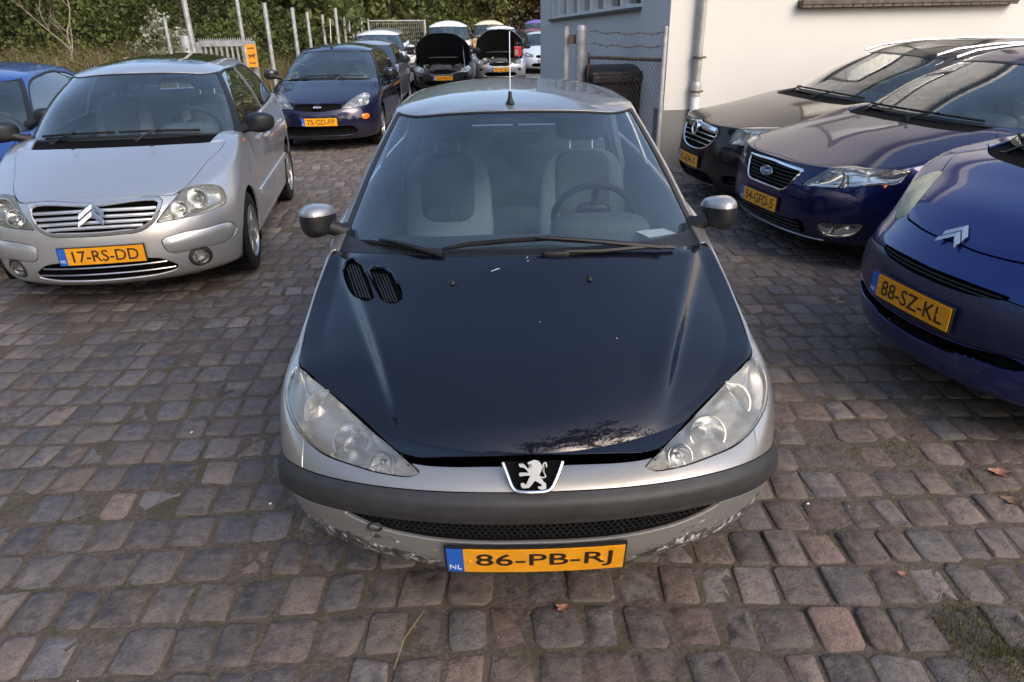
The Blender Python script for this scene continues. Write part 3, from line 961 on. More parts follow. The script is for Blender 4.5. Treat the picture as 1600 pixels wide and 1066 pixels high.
# ------------------------------------------------------------------ cuts of the hero car
sp = SPECS['hero']
sp['wheels'] = dict(yf=0.76, yr=3.20, z=0.285, r=0.285, arch=0.328, x=0.715, w=0.175)
HL = [(.777, .874), (.797, .821), (.777, .74), (.714, .652), (.628, .587), (.515, .546), (.41, .519), (.338, .5125), (.320, .520, 0), (.378, .573), (.48, .650), (.59, .742), (.70, .828)]
hood_poly = [(-.05, .0955, 1), (.13, .0965), (.24, .100), (.33, .106, 0), (.375, .127, 0), (.457, .222), (.563, .332), (.70, .468), (.768, .552), (.777, .65), (.788, .82), (.785, 1.05), (.766, 1.20, 1), (.70, 1.143), (.5, 1.052), (.25, .985), (-.05, .965, 1)]
sp['cuts_body'] = [
    dict(name='bonnet_vent', proj='TX', poly=[(-.697, 1.040), (-.682, 1.062), (-.655, 1.052), (-.616, .995), (-.548, .815), (-.541, .782), (-.560, .775), (-.600, .815), (-.638, .878), (-.690, 1.010)], mode='recess', depth=0.02, soft=0.006, mat='gap_black', cond=lambda m: m.T[:, 1] > 6.3),
    dict(name='bonnet_vent', proj='TX', poly=[(-.580, .962), (-.560, .972), (-.528, .958), (-.488, .912), (-.437, .785), (-.440, .755), (-.462, .748), (-.498, .764), (-.532, .825)], mode='recess', depth=0.02, soft=0.006, mat='gap_black', cond=lambda m: m.T[:, 1] > 6.3),
    dict(name='headlight', proj='O', poly=HL, both=True, mode='lens', lens='lens_hero', housing='lamp_inner', depth=0.075, bulge=0.010, cond=lambda m: m.V[:, 1] < 0.9,
         lamps=[(0.655, 0.40, 0.600, 0.062), (0.550, 0.262, 0.572, 0.050), (0.440, 0.150, 0.568, 0.032)], aim=(0.0, -0.80, 0.50),
         blocks=[((0.725, 0.40, 0.565), (0.05, 0.05, 0.03), 'amber')]),
    dict(name='hood', proj='T', poly=hood_poly, mat='HOOD', rim=0.003, gap=0.003, cond=lambda m: m.T[:, 1] > 6.25),
    dict(name='hood_slot', proj='O', poly=[(-.05, .533, 1), (.13, .535), (.24, .537), (.30, .542), (.345, .551), (.375, .566, 0), (.36, .590, 0), (.24, .590), (.13, .590), (-.05, .590, 1)], mode='recess', depth=0.045, soft=0.012, mat='gap_black', cond=lambda m: m.V[:, 1] < 0.3),
    dict(name='cowl', fn=lambda m: np.where(m.T[:, 1] > 6.9, np.abs(m.V[:, 0]) - 0.735, 1.0), cond=lambda m: (m.V[:, 1] > 0.9) & (m.V[:, 1] < 1.45), mat='black_plastic', rim=0.01),
    dict(name='bumper_strip', fn=lambda m: np.maximum(seg_field(m, 4.0, 5.0, 1) * 0.1, m.V[:, 1] - 0.62), mat='grey_plastic', bulge=0.014, soft=0.035, rim=0.018),
    dict(name='lower_grille', proj='F', poly=[(-.05, .411, 1), (.26, .411), (.34, .415), (.42, .421), (.488, .432), (.548, .449, 0), (.477, .471), (.38, .476), (-.05, .476, 1)], mode='recess', depth=0.04, soft=0.010, mat='gap_black', cond=lambda m: m.V[:, 1] < 0.4),
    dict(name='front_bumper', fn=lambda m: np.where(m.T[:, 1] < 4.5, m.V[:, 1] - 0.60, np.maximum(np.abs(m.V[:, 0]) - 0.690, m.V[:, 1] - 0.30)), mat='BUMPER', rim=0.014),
    dict(name='door', proj='S', poly=[(1.28, .24, 1), (1.24, .60), (1.27, .90, 1), (2.55, .965, 1), (2.60, .50), (2.50, .24, 1)], both=True, mat='PAINT', cond=lambda m: (np.abs(m.V[:, 0]) > .5)),
    dict(name='tail_lamp', proj='S', poly=[(3.50, .62, 1), (3.55, .95), (3.9, .95, 1), (3.9, .62, 1)], both=True, mat='tail_red', cond=lambda m: np.abs(m.V[:, 0]) > .48),
]
def scr_field(m, s1, t0, t1, ks=0.75, kt=0.42):
    a = (m.T[:, 0] - s1) * ks; b = (t0 - m.T[:, 1]) * kt; c = (m.T[:, 1] - t1) * kt
    r = 0.035
    q = np.stack([a, b, c], 1) + r
    out = np.linalg.norm(np.maximum(q, 0), axis=1)
    return np.where((q > 0).sum(1) >= 2, out, q.max(1)) - r
sp['cuts_cabin'] = [
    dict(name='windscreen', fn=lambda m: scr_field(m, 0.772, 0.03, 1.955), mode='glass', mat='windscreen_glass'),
    dict(name='screen_seal', fn=lambda m: scr_field(m, 0.842, -0.3, 1.985), mat='black_plastic', rim=0.008),
    dict(name='side_window', proj='S', poly=[(1.58, .95, 1), (1.95, 1.29), (2.10, 1.315), (2.56, 1.315, 1), (2.56, .985, 1)], both=True, mode='glass', mat='side_glass', cond=lambda m: (m.T[:, 0] > .9) & (m.T[:, 0] < 2.3)),
    dict(name='quarter_window', proj='S', poly=[(2.64, .985, 1), (2.64, 1.315, 1), (3.05, 1.30), (3.36, 1.02, 1)], both=True, mode='glass', mat='side_glass', cond=lambda m: (m.T[:, 0] > .9) & (m.T[:, 0] < 2.3)),
    dict(name='rear_window', proj='F', poly=[(-.05, 1.03, 1), (.56, 1.03, 1), (.46, 1.29, 0), (-.05, 1.30, 1)], mode='glass', mat='side_glass', cond=lambda m: m.V[:, 1] > 3.2),
]
sp['cabin'] = dict(dash=1.05, zbelt=0.90, seat=2.12, rear=3.02, rvm=(0.0, 1.83, 1.235), floor=0.30, back=0.60, w=0.64, dash_edge=[(0, 1.05), (0.3, 1.08), (0.64, 1.26)])
def gen(key, L, W, lip, cowl, hdr, zroof, edge, deck, belt, D=0.55, n=2.35, D6=0.60, n6=2.0, zb=0.20, zbm=0.45, zbt=0.57, res=0.8,
        roofW=0.56, roofR=None, corner=0.26, zsh=0.70, nose=0.03, W6=None, cabW=None, hdrD=0.34, ng=2.25, rear=0.10, rearroof=None, dpow=2.4, wy6=None, lowz=0.30, bfrw=0.0):
    """a hatchback-like car from its main measures (nose y=0, tail y=L)"""
    W6 = W6 or W * 0.955; cabW = cabW or W * 0.925
    roofR = roofR or L - 0.42
    ylip, zlip = lip; yc, zc = cowl; yh, zh = hdr
    base = dict(yR=L, DR=0.45, nR=2.8)
    sp = dict(res=res, length=L, base=base)
    sp['rings'] = [
        dict(yF=0.14, W=W * 0.87, D=D, n=n, z=[(0, zb - 0.03), (L, zb)]),
        dict(yF=0.045 - bfrw, W=W * 0.962, D=D, n=n, z=[(0.0, zb + 0.02), (0.3, zb + 0.01), (0.6, zb), (L - 0.8, zb), (L, zb + 0.08)]),
        dict(yF=0.000 - bfrw, W=W * 0.982, D=D, n=n, z=[(0, lowz), (L - 0.8, lowz - 0.02), (L, lowz + 0.06)]),
        dict(yF=-0.010, W=W * 0.995, D=D, n=n, z=[(0, zbm), (0.5, zbm - 0.01), (L - 0.8, zbm), (L, zbm + 0.05)]),
        dict(yF=nose * 0.4, W=W, D=D, n=n, z=[(0, zbt), (0.5, zbt - 0.02), (L - 0.8, zbt), (L, zbt + 0.07)]),
        dict(yF=nose + (ylip - nose) * 0.3, W=W * 0.998, D=D * 1.02, n=n, z=[(0, zbt + (zlip - zbt) * 0.52), (0.35, zbt + (zlip - zbt) * 0.55), (0.7, zsh - 0.02), (1.3, zsh), (L - 0.5, zsh + 0.06), (L, zsh + 0.09)]),
        dict(yF=ylip, W=W6, D=D6, n=n6, z=[(ylip, zlip)] + edge + belt, wy=wy6 or [(0, 1), (yc + 0.1, 1.0), (yc + corner + 0.2, 0.985), (L - 1, 0.97), (L, 0.93)]),
    ]
    sp['subs'] = [3, 4, 5, 6, 8, 9]
    sp['deck'] = [(ylip, zlip + 0.002)] + deck + [(yc, zc), (yc + 0.4, zc + 0.05), (L, zc + 0.06)]
    sp['deck_pow'] = dpow
    yR = L - rear
    zb0 = belt[0][1]
    sp['gbase'] = dict(yR=yR, DR=0.4, nR=3.0)
    rr = rearroof or roofR
    mid = lambda a, b, t: a + (b - a) * t
    sp['grings'] = [
        dict(yF=yc + 0.03, W=cabW, D=corner * 1.9, n=ng, z=[(yc, zc + 0.015), (yc + corner, zb0 - 0.005)] + [(y, z - 0.005) for y, z in belt], wy=[(1, 1), (L - 1.2, 1), (L, 0.92)]),
        dict(yF=mid(yc, yh, 0.52), W=mid(cabW, roofW, 0.45), D=mid(corner * 1.9, hdrD, 0.5), n=ng + 0.1, yR=mid(yR, rr, 0.45), z=[(mid(yc, yh, 0.52), mid(zc, zh, 0.56)), (mid(yc, yh, 0.52) + corner, mid(zb0, zh, 0.55)), (L, mid(zb0, zh, 0.60))], wy=[(1, 1), (L - 1.2, 1), (L, 0.90)]),
        dict(yF=yh, W=roofW, D=hdrD, n=ng + 0.2, yR=rr, z=[(yh, zh), (yh + 0.12, zh - 0.025), (yh + 0.5, zh), (rr - 0.5, zh), (rr, zh - 0.04)], wy=[(1, 1), (L - 1.6, 1), (rr, 0.88)]),
    ]
    sp['gsubs'] = [12, 12]
    sp['roof'] = [(yh, zh + 0.003), (yh + 0.15, mid(zh, zroof, 0.5)), (yh + 0.5, zroof - 0.005), (mid(yh + 0.5, rr, 0.5), zroof), (rr - 0.25, zroof - 0.03), (rr, zh)]
    SPECS[key] = sp
    return sp
gen('c3', 3.85, 0.838, (0.10, 0.735), (0.88, 1.02), (1.60, 1.425), 1.515, [(0.45, 0.80), (0.75, 0.895), (1.05, 0.985)], [(0.3, 0.83), (0.6, 0.945)],
    [(1.35, 1.00), (2.4, 1.03), (3.6, 1.06)], D=0.62, n=2.3, D6=0.70, n6=2.1, zbt=0.60, roofW=0.57, res=0.9, roofR=3.45, corner=0.24)
gen('focus', 4.15, 0.852, (0.09, 0.70), (1.02, 0.965), (1.78, 1.35), 1.43, [(0.4, 0.73), (0.75, 0.80), (1.15, 0.915)], [(0.3, 0.77), (0.65, 0.87)],
    [(1.5, 0.945), (2.6, 0.97), (3.9, 1.0)], D=0.60, n=2.35, roofW=0.575, res=0.6, corner=0.24)
gen('mondeo', 4.83, 0.940, (0.06, 0.735), (1.16, 1.00), (1.98, 1.385), 1.49, [(0.5, 0.78), (0.95, 0.87), (1.4, 0.965)], [(0.4, 0.83), (0.8, 0.935)],
    [(1.8, 0.99), (3.0, 1.02), (4.6, 1.06)], D=0.70, n=2.5, D6=0.62, n6=2.4, zbt=0.60, zsh=0.76, roofW=0.60, res=0.9, roofR=4.55, corner=0.28, cabW=0.85)
gen('insignia', 4.90, 0.928, (0.05, 0.80), (1.22, 1.02), (2.02, 1.40), 1.51, [(0.5, 0.82), (0.95, 0.90), (1.4, 0.985)], [(0.4, 0.88), (0.85, 0.965)],
    [(1.8, 1.00), (3.0, 1.03), (4.6, 1.07)], D=0.72, n=2.4, D6=0.62, n6=2.3, zbt=0.62, zsh=0.78, roofW=0.60, res=0.8, roofR=4.60, corner=0.28, cabW=0.85)
gen('mpv', 4.28, 0.875, (0.14, 0.80), (0.72, 1.08), (1.55, 1.52), 1.63, [(0.4, 0.90), (0.65, 1.00), (0.9, 1.06)], [(0.3, 0.92), (0.5, 1.00)],
    [(1.2, 1.10), (2.4, 1.12), (4.1, 1.14)], D=0.72, n=2.2, D6=0.66, n6=2.0, zbt=0.66, zbm=0.52, zsh=0.85, roofW=0.60, res=0.9, roofR=4.05, corner=0.30, zb=0.20, lowz=0.30, nose=0.06)
gen('hatch', 3.80, 0.828, (0.10, 0.67), (0.93, 0.95), (1.62, 1.35), 1.43, [(0.45, 0.74), (0.8, 0.83), (1.1, 0.91)], [(0.3, 0.76), (0.6, 0.86)],
    [(1.4, 0.945), (2.5, 0.97), (3.6, 1.0)], roofW=0.56, res=0.5, corner=0.26)

# ------------------------------------------------------------------ cuts shared by the cars
def circ(cx, cz, rx, rz=None, n=14):
    rz = rz or rx
    return [(cx + rx * math.cos(2 * math.pi * k / n), cz + rz * math.sin(2 * math.pi * k / n)) for k in range(n)]
def std_cabin(key, scr=(0.80, 0.93), glassmat='windscreen_glass', sidemat='side_glass', hdr_t=1.95, quarter=True, win=None, seal_mat='black_plastic'):
    sp = SPECS[key]
    L = sp['length']
    g0, g2 = sp['grings'][0], sp['grings'][-1]
    yb = g0['yF'] + g0['D']; yh = g2['yF']; zh = pchip(g2['z'], np.array([yh + 0.6]))[0]; rr = g2['yR']
    zb = lambda y: pchip(g0['z'], np.array([y]))[0] + 0.03
    zt = zh - 0.035
    ymid = yb + (rr - yb) * 0.47 + 0.1
    w1 = [(yb - 0.02, zb(yb), 1), (yh + 0.10, zt - 0.03), (yh + 0.30, zt), (ymid - 0.04, zt, 1), (ymid - 0.04, zb(ymid), 1)]
    w2 = [(ymid + 0.04, zb(ymid), 1), (ymid + 0.04, zt, 1), (rr - 0.50, zt - 0.01), (rr - 0.30, zt - 0.06), (L - 0.55, zb(L - 0.6), 1)]
    side = lambda m: (m.T[:, 0] > .9) & (m.T[:, 0] < 2.4)
    cuts = [
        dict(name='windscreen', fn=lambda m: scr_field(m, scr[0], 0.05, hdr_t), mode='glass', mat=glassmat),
        dict(name='screen_seal', fn=lambda m: scr_field(m, scr[1], -0.3, hdr_t + 0.03), mat=seal_mat, rim=0.008),
    ]
    for nm, w in (('side_window', (win or [w1])[0]), ('rear_side_window', w2 if not win else (win[1] if len(win) > 1 else None))):
        if w is None: continue
        cuts.append(dict(name=nm, proj='S', poly=w, both=True, mode='glass', mat=sidemat, depth=0.006, cond=side))
        cuts.append(dict(name='window_seal', fn=lambda m, w=w: sd_poly(view2(m.V, 'S'), smooth_poly(w, 6)) - 0.016, both=True, mat=sp.get('winseal', 'black_plastic'), rim=0.004, gap=0.0005, cond=side))
    cuts.append(dict(name='rear_window', proj='F', poly=[(-.05, zb(L) + 0.05, 1), (.56, zb(L) + 0.05, 1), (.46, zt - 0.02, 0), (-.05, zt, 1)], mode='glass', mat=sidemat, cond=lambda m: m.V[:, 1] > L - 0.9))
    sp['cuts_cabin'] = cuts
def std_doors(key):
    sp = SPECS[key]; L = sp['length']; w = sp['wheels']
    yb = sp['grings'][0]['yF'] + sp['grings'][0]['D']
    y0 = w['yf'] + w['arch'] + 0.12; y3 = w['yr'] - w['arch'] * 0.35; ym = (y0 + w['yr']) / 2 + 0.02
    c = lambda m: np.abs(m.V[:, 0]) > .5
    return [dict(name='door', proj='S', poly=[(y0 + 0.02, .26, 1), (y0, .6), (y0 + 0.06, 1.25, 1), (ym, 1.3, 1), (ym, .26, 1)], both=True, mat='PAINT', cond=c),
            dict(name='rear_door', proj='S', poly=[(ym + .004, .26, 1), (ym + .004, 1.3, 1), (w['yr'] + 0.30, 1.3, 1), (w['yr'] + 0.10, .72), (y3 - 0.12, .40), (y3 - 0.20, .26, 1)], both=True, mat='PAINT', cond=c),
            dict(name='tail_lamp', proj='S', poly=[(L - .26, .70, 1), (L - .24, .98, 1), (L + .1, .98, 1), (L + .1, .70, 1)], both=True, mat='tail_red', cond=lambda m: np.abs(m.V[:, 0]) > .5)]
def cowl_cut(key):
    sp = SPECS[key]; nt = len(sp['rings']) - 1
    yc = sp['grings'][0]['yF']; D = sp['grings'][0]['D']
    Wc = sp['grings'][0]['W']
    return dict(name='cowl', fn=lambda m: np.where(m.T[:, 1] > nt + 0.05, np.abs(m.V[:, 0]) - Wc * (0.80 + 0.25 * (m.V[:, 1] - yc)), 1.0), cond=lambda m: m.V[:, 1] > yc - 0.28, mat='black_plastic', rim=0.01, both=True)
def front_pt(m, x, z):
    """point and normal on the front of a surface at (x, z)"""
    if not hasattr(m, 'front'):
        keep = (m.V[m.F][:, :, 1].min(1) < 0.75) & (m.N[m.F][:, :, 1].min(1) < 0.2)
        m.front = SM(m.V, m.F[keep], m.N, m.T)
    m = m.front
    P = m.V[m.F]
    a, b, c = P[:, 0][:, [0, 2]], P[:, 1][:, [0, 2]], P[:, 2][:, [0, 2]]
    p = np.array([x, z])
    cr = lambda o, e: (e[:, 0] - o[:, 0]) * (p[1] - o[:, 1]) - (e[:, 1] - o[:, 1]) * (p[0] - o[:, 0])
    w1, w2, w3 = cr(a, b), cr(b, c), cr(c, a)
    hit = (((w1 >= 0) & (w2 >= 0) & (w3 >= 0)) | ((w1 <= 0) & (w2 <= 0) & (w3 <= 0))) & (np.abs(w1 + w2 + w3) > 1e-12)
    k = np.where(hit)[0]
    if len(k) == 0: return None
    yy = P[k][:, :, 1].mean(1); k = k[yy.argmin()]
    s = w1[k] + w2[k] + w3[k]; wt = np.array([w2[k], w3[k], w1[k]]) / s
    return Vector(m.V[m.F[k]].T @ wt), Vector(m.N[m.F[k]].T @ wt).normalized()
def slat(root, srf, x0, x1, zf, h, mat, out=0.0, depth=0.02, n=16, name='slat'):
    """a bar across the nose following the surface; zf(x) height, h thickness"""
    V = []; F = []
    k = 0
    for i in range(n + 1):
        x = x0 + (x1 - x0) * i / n
        r = front_pt(srf, x, zf(x))
        if r is None: continue
        p, nr = r
        d = Vector((nr.x, nr.y, 0)).normalized()
        for a, b in ((out, -h / 2), (out + h * 0.2, 0.0), (out, h / 2), (out - depth, h / 2), (out - depth, -h / 2)):
            V.append(p + d * a + Vector((0, 0, b)))
        k += 1
    for i in range(k - 1):
        for j in range(5):
            F.append((i * 5 + j, i * 5 + (j + 1) % 5, i * 5 + 5 + (j + 1) % 5, i * 5 + 5 + j))
    F += [(4, 3, 2, 1, 0), tuple((k - 1) * 5 + j for j in range(5))]
    return MB().add(V, F).build(name, mat, root, True)
def on_front(o, srf, x, z, out=0.0):
    p, n = front_pt(srf, x, z)
    o.location = p + n * out
    q = n.to_track_quat('-Y', 'Z')
    o.rotation_mode = 'QUATERNION'; o.rotation_quaternion = q
    return o
def oval_badge(root, srf, x, z, rx, rz, mat='plate_blue_dark', out=0.012):
    t = empty('emblem'); t.parent = root
    mb = MB(); n = 24
    V = []; F = []
    for ring_, (k, y) in enumerate(((1.0, 0.0), (1.0, -0.006), (0.92, -0.009), (0.84, -0.006))):
        for i in range(n): V.append((rx * k * math.cos(2 * math.pi * i / n), y, rz * k * math.sin(2 * math.pi * i / n)))
    for r_ in range(3):
        for i in range(n): F.append((r_ * n + i, r_ * n + (i + 1) % n, (r_ + 1) * n + (i + 1) % n, (r_ + 1) * n + i))
    mb.add(V, F); mb.build('emblem_ring', 'chrome', t, True)
    mb = MB(); mb.prism([(rx * .86 * math.cos(2 * math.pi * i / n), rz * .86 * math.sin(2 * math.pi * i / n)) for i in range(n)], -0.0055, 0.0); mb.build('emblem_face', mat, t)
    o = text_mesh('lettering', 'Ford', rz * 0.9, 'plate_white', t, width=rx * 1.15); o.location = (0, -0.0065, 0)
    return on_front(t, srf, x, z, out)
def chevrons(root, srf, x, z, w, out=0.01, mat='chrome'):
    t = empty('emblem'); t.parent = root
    mat = 'dull_chrome'
    for dz in (0.0, -0.36 * w):
        mb = MB()
        th = 0.30 * w; hh = 0.42 * w
        L0 = [(-w / 2, -hh + dz), (0, dz + 0.06 * w), (w / 2, -hh + dz)]
        V = []
        # folded bar: ridge line in front, two edges behind
        for (px, pz) in L0:
            V += [(px, 0, pz + th / 2), (px, -0.007, pz + 0.02 * w), (px, 0, pz - th / 2)]
        F = [(0, 1, 4, 3), (1, 2, 5, 4), (3, 4, 7, 6), (4, 5, 8, 7), (0, 2, 1), (6, 7, 8), (0, 3, 5, 2), (3, 6, 8, 5)]
        mb.add(V, F); mb.build('chevron', mat, t)
    return on_front(t, srf, x, z, out)
def ring_emblem(root, srf, x, z, r, out=0.012):
    t = empty('emblem'); t.parent = root
    mb = MB(); n = 24
    mb.tube([(r * math.cos(2 * math.pi * k / n), 0, r * math.sin(2 * math.pi * k / n)) for k in range(n + 1)], r * 0.16, 8, False)
    mb.build('emblem_ring', 'chrome', t, True)
    mb = MB(); mb.prism([(-1.1 * r, 0.30 * r), (0.28 * r, 0.30 * r), (0.1 * r, -0.02 * r), (1.1 * r, -0.30 * r), (-0.28 * r, -0.30 * r), (-0.1 * r, 0.02 * r)], -0.006, 0.004)
    mb.build('bolt', 'chrome', t)
    mb = MB(); mb.lathe([(0.006, 0.001), (0.006, r * 0.95)], 20, 'y'); mb.build('emblem_face', 'black_plastic', t)
    return on_front(t, srf, x, z, out)
def add_wipers(root, cabin, segs):
    """segs: list of (x0, t0, x1, t1): blade ends on the screen, by x and height fraction t"""
    for (xa, ta, xb, tb, piv) in segs:
        t = empty('wiper'); t.parent = root
        pts = []
        n = 7
        for i in range(n + 1):
            x = xa + (xb - xa) * i / n; tt = ta + (tb - ta) * i / n
            m = (np.abs(cabin.T[:, 0]) < 1.0)
            d = ((cabin.V[:, 0] - x) / 1.0) ** 2 + ((cabin.T[:, 1] - tt) * 0.4) ** 2 + np.where(m, 0, 99)
            k = d.argmin(); pts.append(Vector(cabin.V[k]) * 1.0 + Vector(cabin.N[k]) * 0.014)
            pts[-1].x = x
        mb = MB(); mb.tube(pts, 0.009, 6); mb.build('wiper_blade', 'rubber', t, True)
        mb = MB()
        mid = (pts[n // 2] + pts[n // 2 + 1]) / 2 + Vector((0, -0.012, 0.014))
        pv = Vector(piv)
        mb.tube([pv, pv * 0.6 + mid * 0.4 + Vector((0, -0.006, 0.01)), mid], [0.011, 0.009, 0.006], 6)
        mb.lathe([(-0.02, 0.001), (-0.02, 0.018), (0.015, 0.018), (0.018, 0.001)], 10, 'z', pv)
        mb.build('wiper_arm', 'black_plastic', t, True)
def std_interior(key, dark='seat_dark', lite='seat_dark', **kw):
    sp = SPECS[key]; g0 = sp['grings'][0]; g2 = sp['grings'][-1]
    yc = g0['yF']; zc = g0['z'][0][1]
    d = dict(dash=yc + 0.06, zbelt=zc - 0.03, seat=g2['yF'] + 0.42, rear=g2['yF'] + 1.28, rvm=(0.0, g2['yF'] + 0.05, g2['z'][0][1] - 0.13), floor=0.30 + (zc - 0.93) * 0.8, back=0.62,
             w=g0['W'] - 0.13, dark=dark, lite=lite, sx=0.36, dash_edge=[(0, yc + 0.05), (0.3, yc + 0.08), (g0['W'] - 0.13, yc + g0['D'] * 0.52)])
    d.update(kw)
    sp['cabin'] = d
simple('plate_blue_dark', (0.01, 0.02, 0.10), 0.3)
simple('steel_grey', (0.30, 0.31, 0.32), 0.5, 0.3, var=0.2, vscale=12)
simple('engine_grey', (0.05, 0.05, 0.052), 0.6, var=0.4, vscale=20)
simple('engine_alloy', (0.30, 0.30, 0.29), 0.45, 0.6, var=0.3, vscale=30)
def handle(root, x, y, z, mat):
    mb = MB(); mb.tube([(x, y - 0.09, z), (x * 1.03, y - 0.06, z), (x * 1.03, y + 0.06, z), (x, y + 0.09, z)], 0.014, 8)
    o = mb.build('door_handle', mat, root, True)
    return o
def rub_strip(root, srf_side, W, y0, y1, z, h, mat):
    mb = MB(); s = 1
    for s in (-1, 1):
        mb = MB(); mb.box((s * (W + 0.004), (y0 + y1) / 2, z), (0.022, y1 - y0, h), bev=0.006); mb.build('side_moulding', mat, root)
def antenna(root, P, h=0.35, lean=0.25):
    t = empty('antenna'); t.parent = root; t.location = P
    mb = MB(); mb.lathe([(0, 0.024), (0.012, 0.022), (0.03, 0.012), (0.055, 0.007), (0.06, 0.0005)], 14, 'z'); mb.build('antenna_base', 'black_plastic', t, True)
    mb = MB(); mb.tube([(0, 0, 0.05), (0, lean * h, h)], 0.0035, 6); mb.build('antenna_rod', 'dull_chrome', t, True)
    return t
def car_body(key, root, pm, hm=None, **kw):
    P = build_car(key, root, pm, hm, **kw)
    return P

# ---- compact silver hatchback on the left
S = SPECS['c3']
S['wheels'] = dict(yf=0.79, yr=3.25, z=0.30, r=0.30, arch=0.345, x=0.735, w=0.18, spokes=9)
std_cabin('c3', scr=(0.80, 0.925)); std_interior('c3', 'seat_dark', 'seat_beige')
S['cuts_body'] = [
    dict(name='headlight', proj='O', poly=[(.767, .748), (.740, .832), (.625, .830), (.527, .785), (.474, .69), (.362, .514, 1), (.514, .557), (.654, .621)], both=True, mode='lens', lens='lens_hazy', depth=0.07, bulge=0.008,
         lamps=[(0.60, 0.24, 0.70, 0.062), (0.50, 0.15, 0.655, 0.05)], aim=(0, -0.95, 0.2), cond=lambda m: m.V[:, 1] < 0.8),
    dict(name='grille', proj='F', poly=[(-.05, .716, 1), (.385, .704, 0), (.350, .632), (.275, .582), (.15, .571), (-.05, .568, 1)], mode='recess', depth=0.035, mat='gap_black', cond=lambda m: m.V[:, 1] < 0.5),
    dict(name='grille_surround', proj='F', poly=[(-.05, .738, 1), (.408, .722, 0), (.372, .620), (.285, .558), (.15, .547), (-.05, .544, 1)], mat='PAINT', bulge=0.012, soft=0.02, cond=lambda m: m.V[:, 1] < 0.5),
    dict(name='hood', proj='T', poly=[(-.05, .160, 1), (.30, .166), (.395, .178), (.472, .205), (.526, .278), (.575, .40), (.618, .56), (.70, .82), (.716, .94, 1), (.60, .86), (.418, .79), (.2, .745), (-.05, .735, 1)], mat='HOOD', cond=lambda m: m.T[:, 1] > 5.0, gap=0.003),
    dict(name='bumper_pad', proj='F', poly=[(.38, .480), (.473, .508), (.62, .512), (.775, .500), (.795, .45), (.765, .395), (.60, .388), (.398, .406)], both=True, mat='PAINT', bulge=0.014, soft=0.03, cond=lambda m: m.V[:, 1] < 0.6),
    dict(name='fog_lamp', proj='F', poly=circ(.578, .325, .052, .058), both=True, mode='lens', lens='lens_clear', depth=0.04, bulge=0.0, lamps=[(.578, .165, .32, .042)], aim=(0, -1, 0.05), cond=lambda m: m.V[:, 1] < 0.5),
    dict(name='fog_ring', proj='F', poly=circ(.578, .325, .068, .074), both=True, mat='grey_plastic', bulge=0.006, soft=0.01, cond=lambda m: m.V[:, 1] < 0.5),
    dict(name='lower_grille', proj='F', poly=[(-.05, .385, 1), (.25, .378), (.36, .358), (.445, .285, 0), (.43, .268), (.338, .247), (.15, .236), (-.05, .233, 1)], mode='recess', depth=0.05, mat='gap_black', cond=lambda m: m.V[:, 1] < 0.5),
    dict(name='front_bumper', fn=lambda m: np.where(m.T[:, 1] < 4.35, m.V[:, 1] - 0.50, 1.0), mat='PAINT'),
    cowl_cut('c3')] + std_doors('c3')
S['cuts_cabin'].insert(0, dict(name='sunroof', proj='T', poly=[(-.05, 1.84, 1), (.36, 1.86), (.42, 1.93), (.44, 2.6), (.42, 3.02), (-.05, 3.06, 1)], mat='roof_glass', rim=0.01, cond=lambda m: m.T[:, 1] > 1.9))
simple('roof_glass', (0.01, 0.011, 0.013), 0.08, coat=1.0)
# ---- dark blue hatchback behind it
S = SPECS['focus']
S['wheels'] = dict(yf=0.86, yr=3.47, z=0.30, r=0.30, arch=0.345, x=0.745, w=0.185, spokes=7)
std_cabin('focus', scr=(0.82, 0.94)); std_interior('focus')
S['cuts_body'] = [
    dict(name='headlight', proj='O', poly=[(.716, 1.0, 1), (.566, .915), (.447, .717), (.352, .56, 1), (.548, .607), (.725, .716, 1)], both=True, mode='lens', lens='lens_clear', depth=0.06, lamps=[(.60, .30, .67, .06), (.49, .17, .64, .045)], cond=lambda m: m.V[:, 1] < 0.9),
    dict(name='grille', proj='F', poly=[(-.05, .690, 1), (.335, .678), (.352, .635), (.25, .612), (.132, .598), (-.05, .590, 1)], mode='recess', depth=0.035, mat='gap_black', cond=lambda m: m.V[:, 1] < 0.4),
    dict(name='hood', proj='T', poly=[(-.05, .098, 1), (.34, .118), (.445, .215), (.57, .47), (.71, .635), (.755, .90), (.745, 1.18, 1), (.45, 1.02), (-.05, .965, 1)], mat='HOOD', cond=lambda m: m.T[:, 1] > 5.0, gap=0.003),
    dict(name='indicator', proj='F', poly=circ(.675, .500, .058, .044), both=True, mat='amber', bulge=0.008, soft=0.02, cond=lambda m: m.V[:, 1] < 0.6),
    dict(name='lower_grille', proj='F', poly=[(-.05, .37, 1), (.50, .37), (.56, .30), (.5, .26), (-.05, .25, 1)], mode='recess', depth=0.04, mat='gap_black', cond=lambda m: m.V[:, 1] < 0.5),
    dict(name='front_bumper', fn=lambda m: np.where(m.T[:, 1] < 4.0, m.V[:, 1] - 0.53, 1.0), mat='PAINT'),
    cowl_cut('focus')] + std_doors('focus')
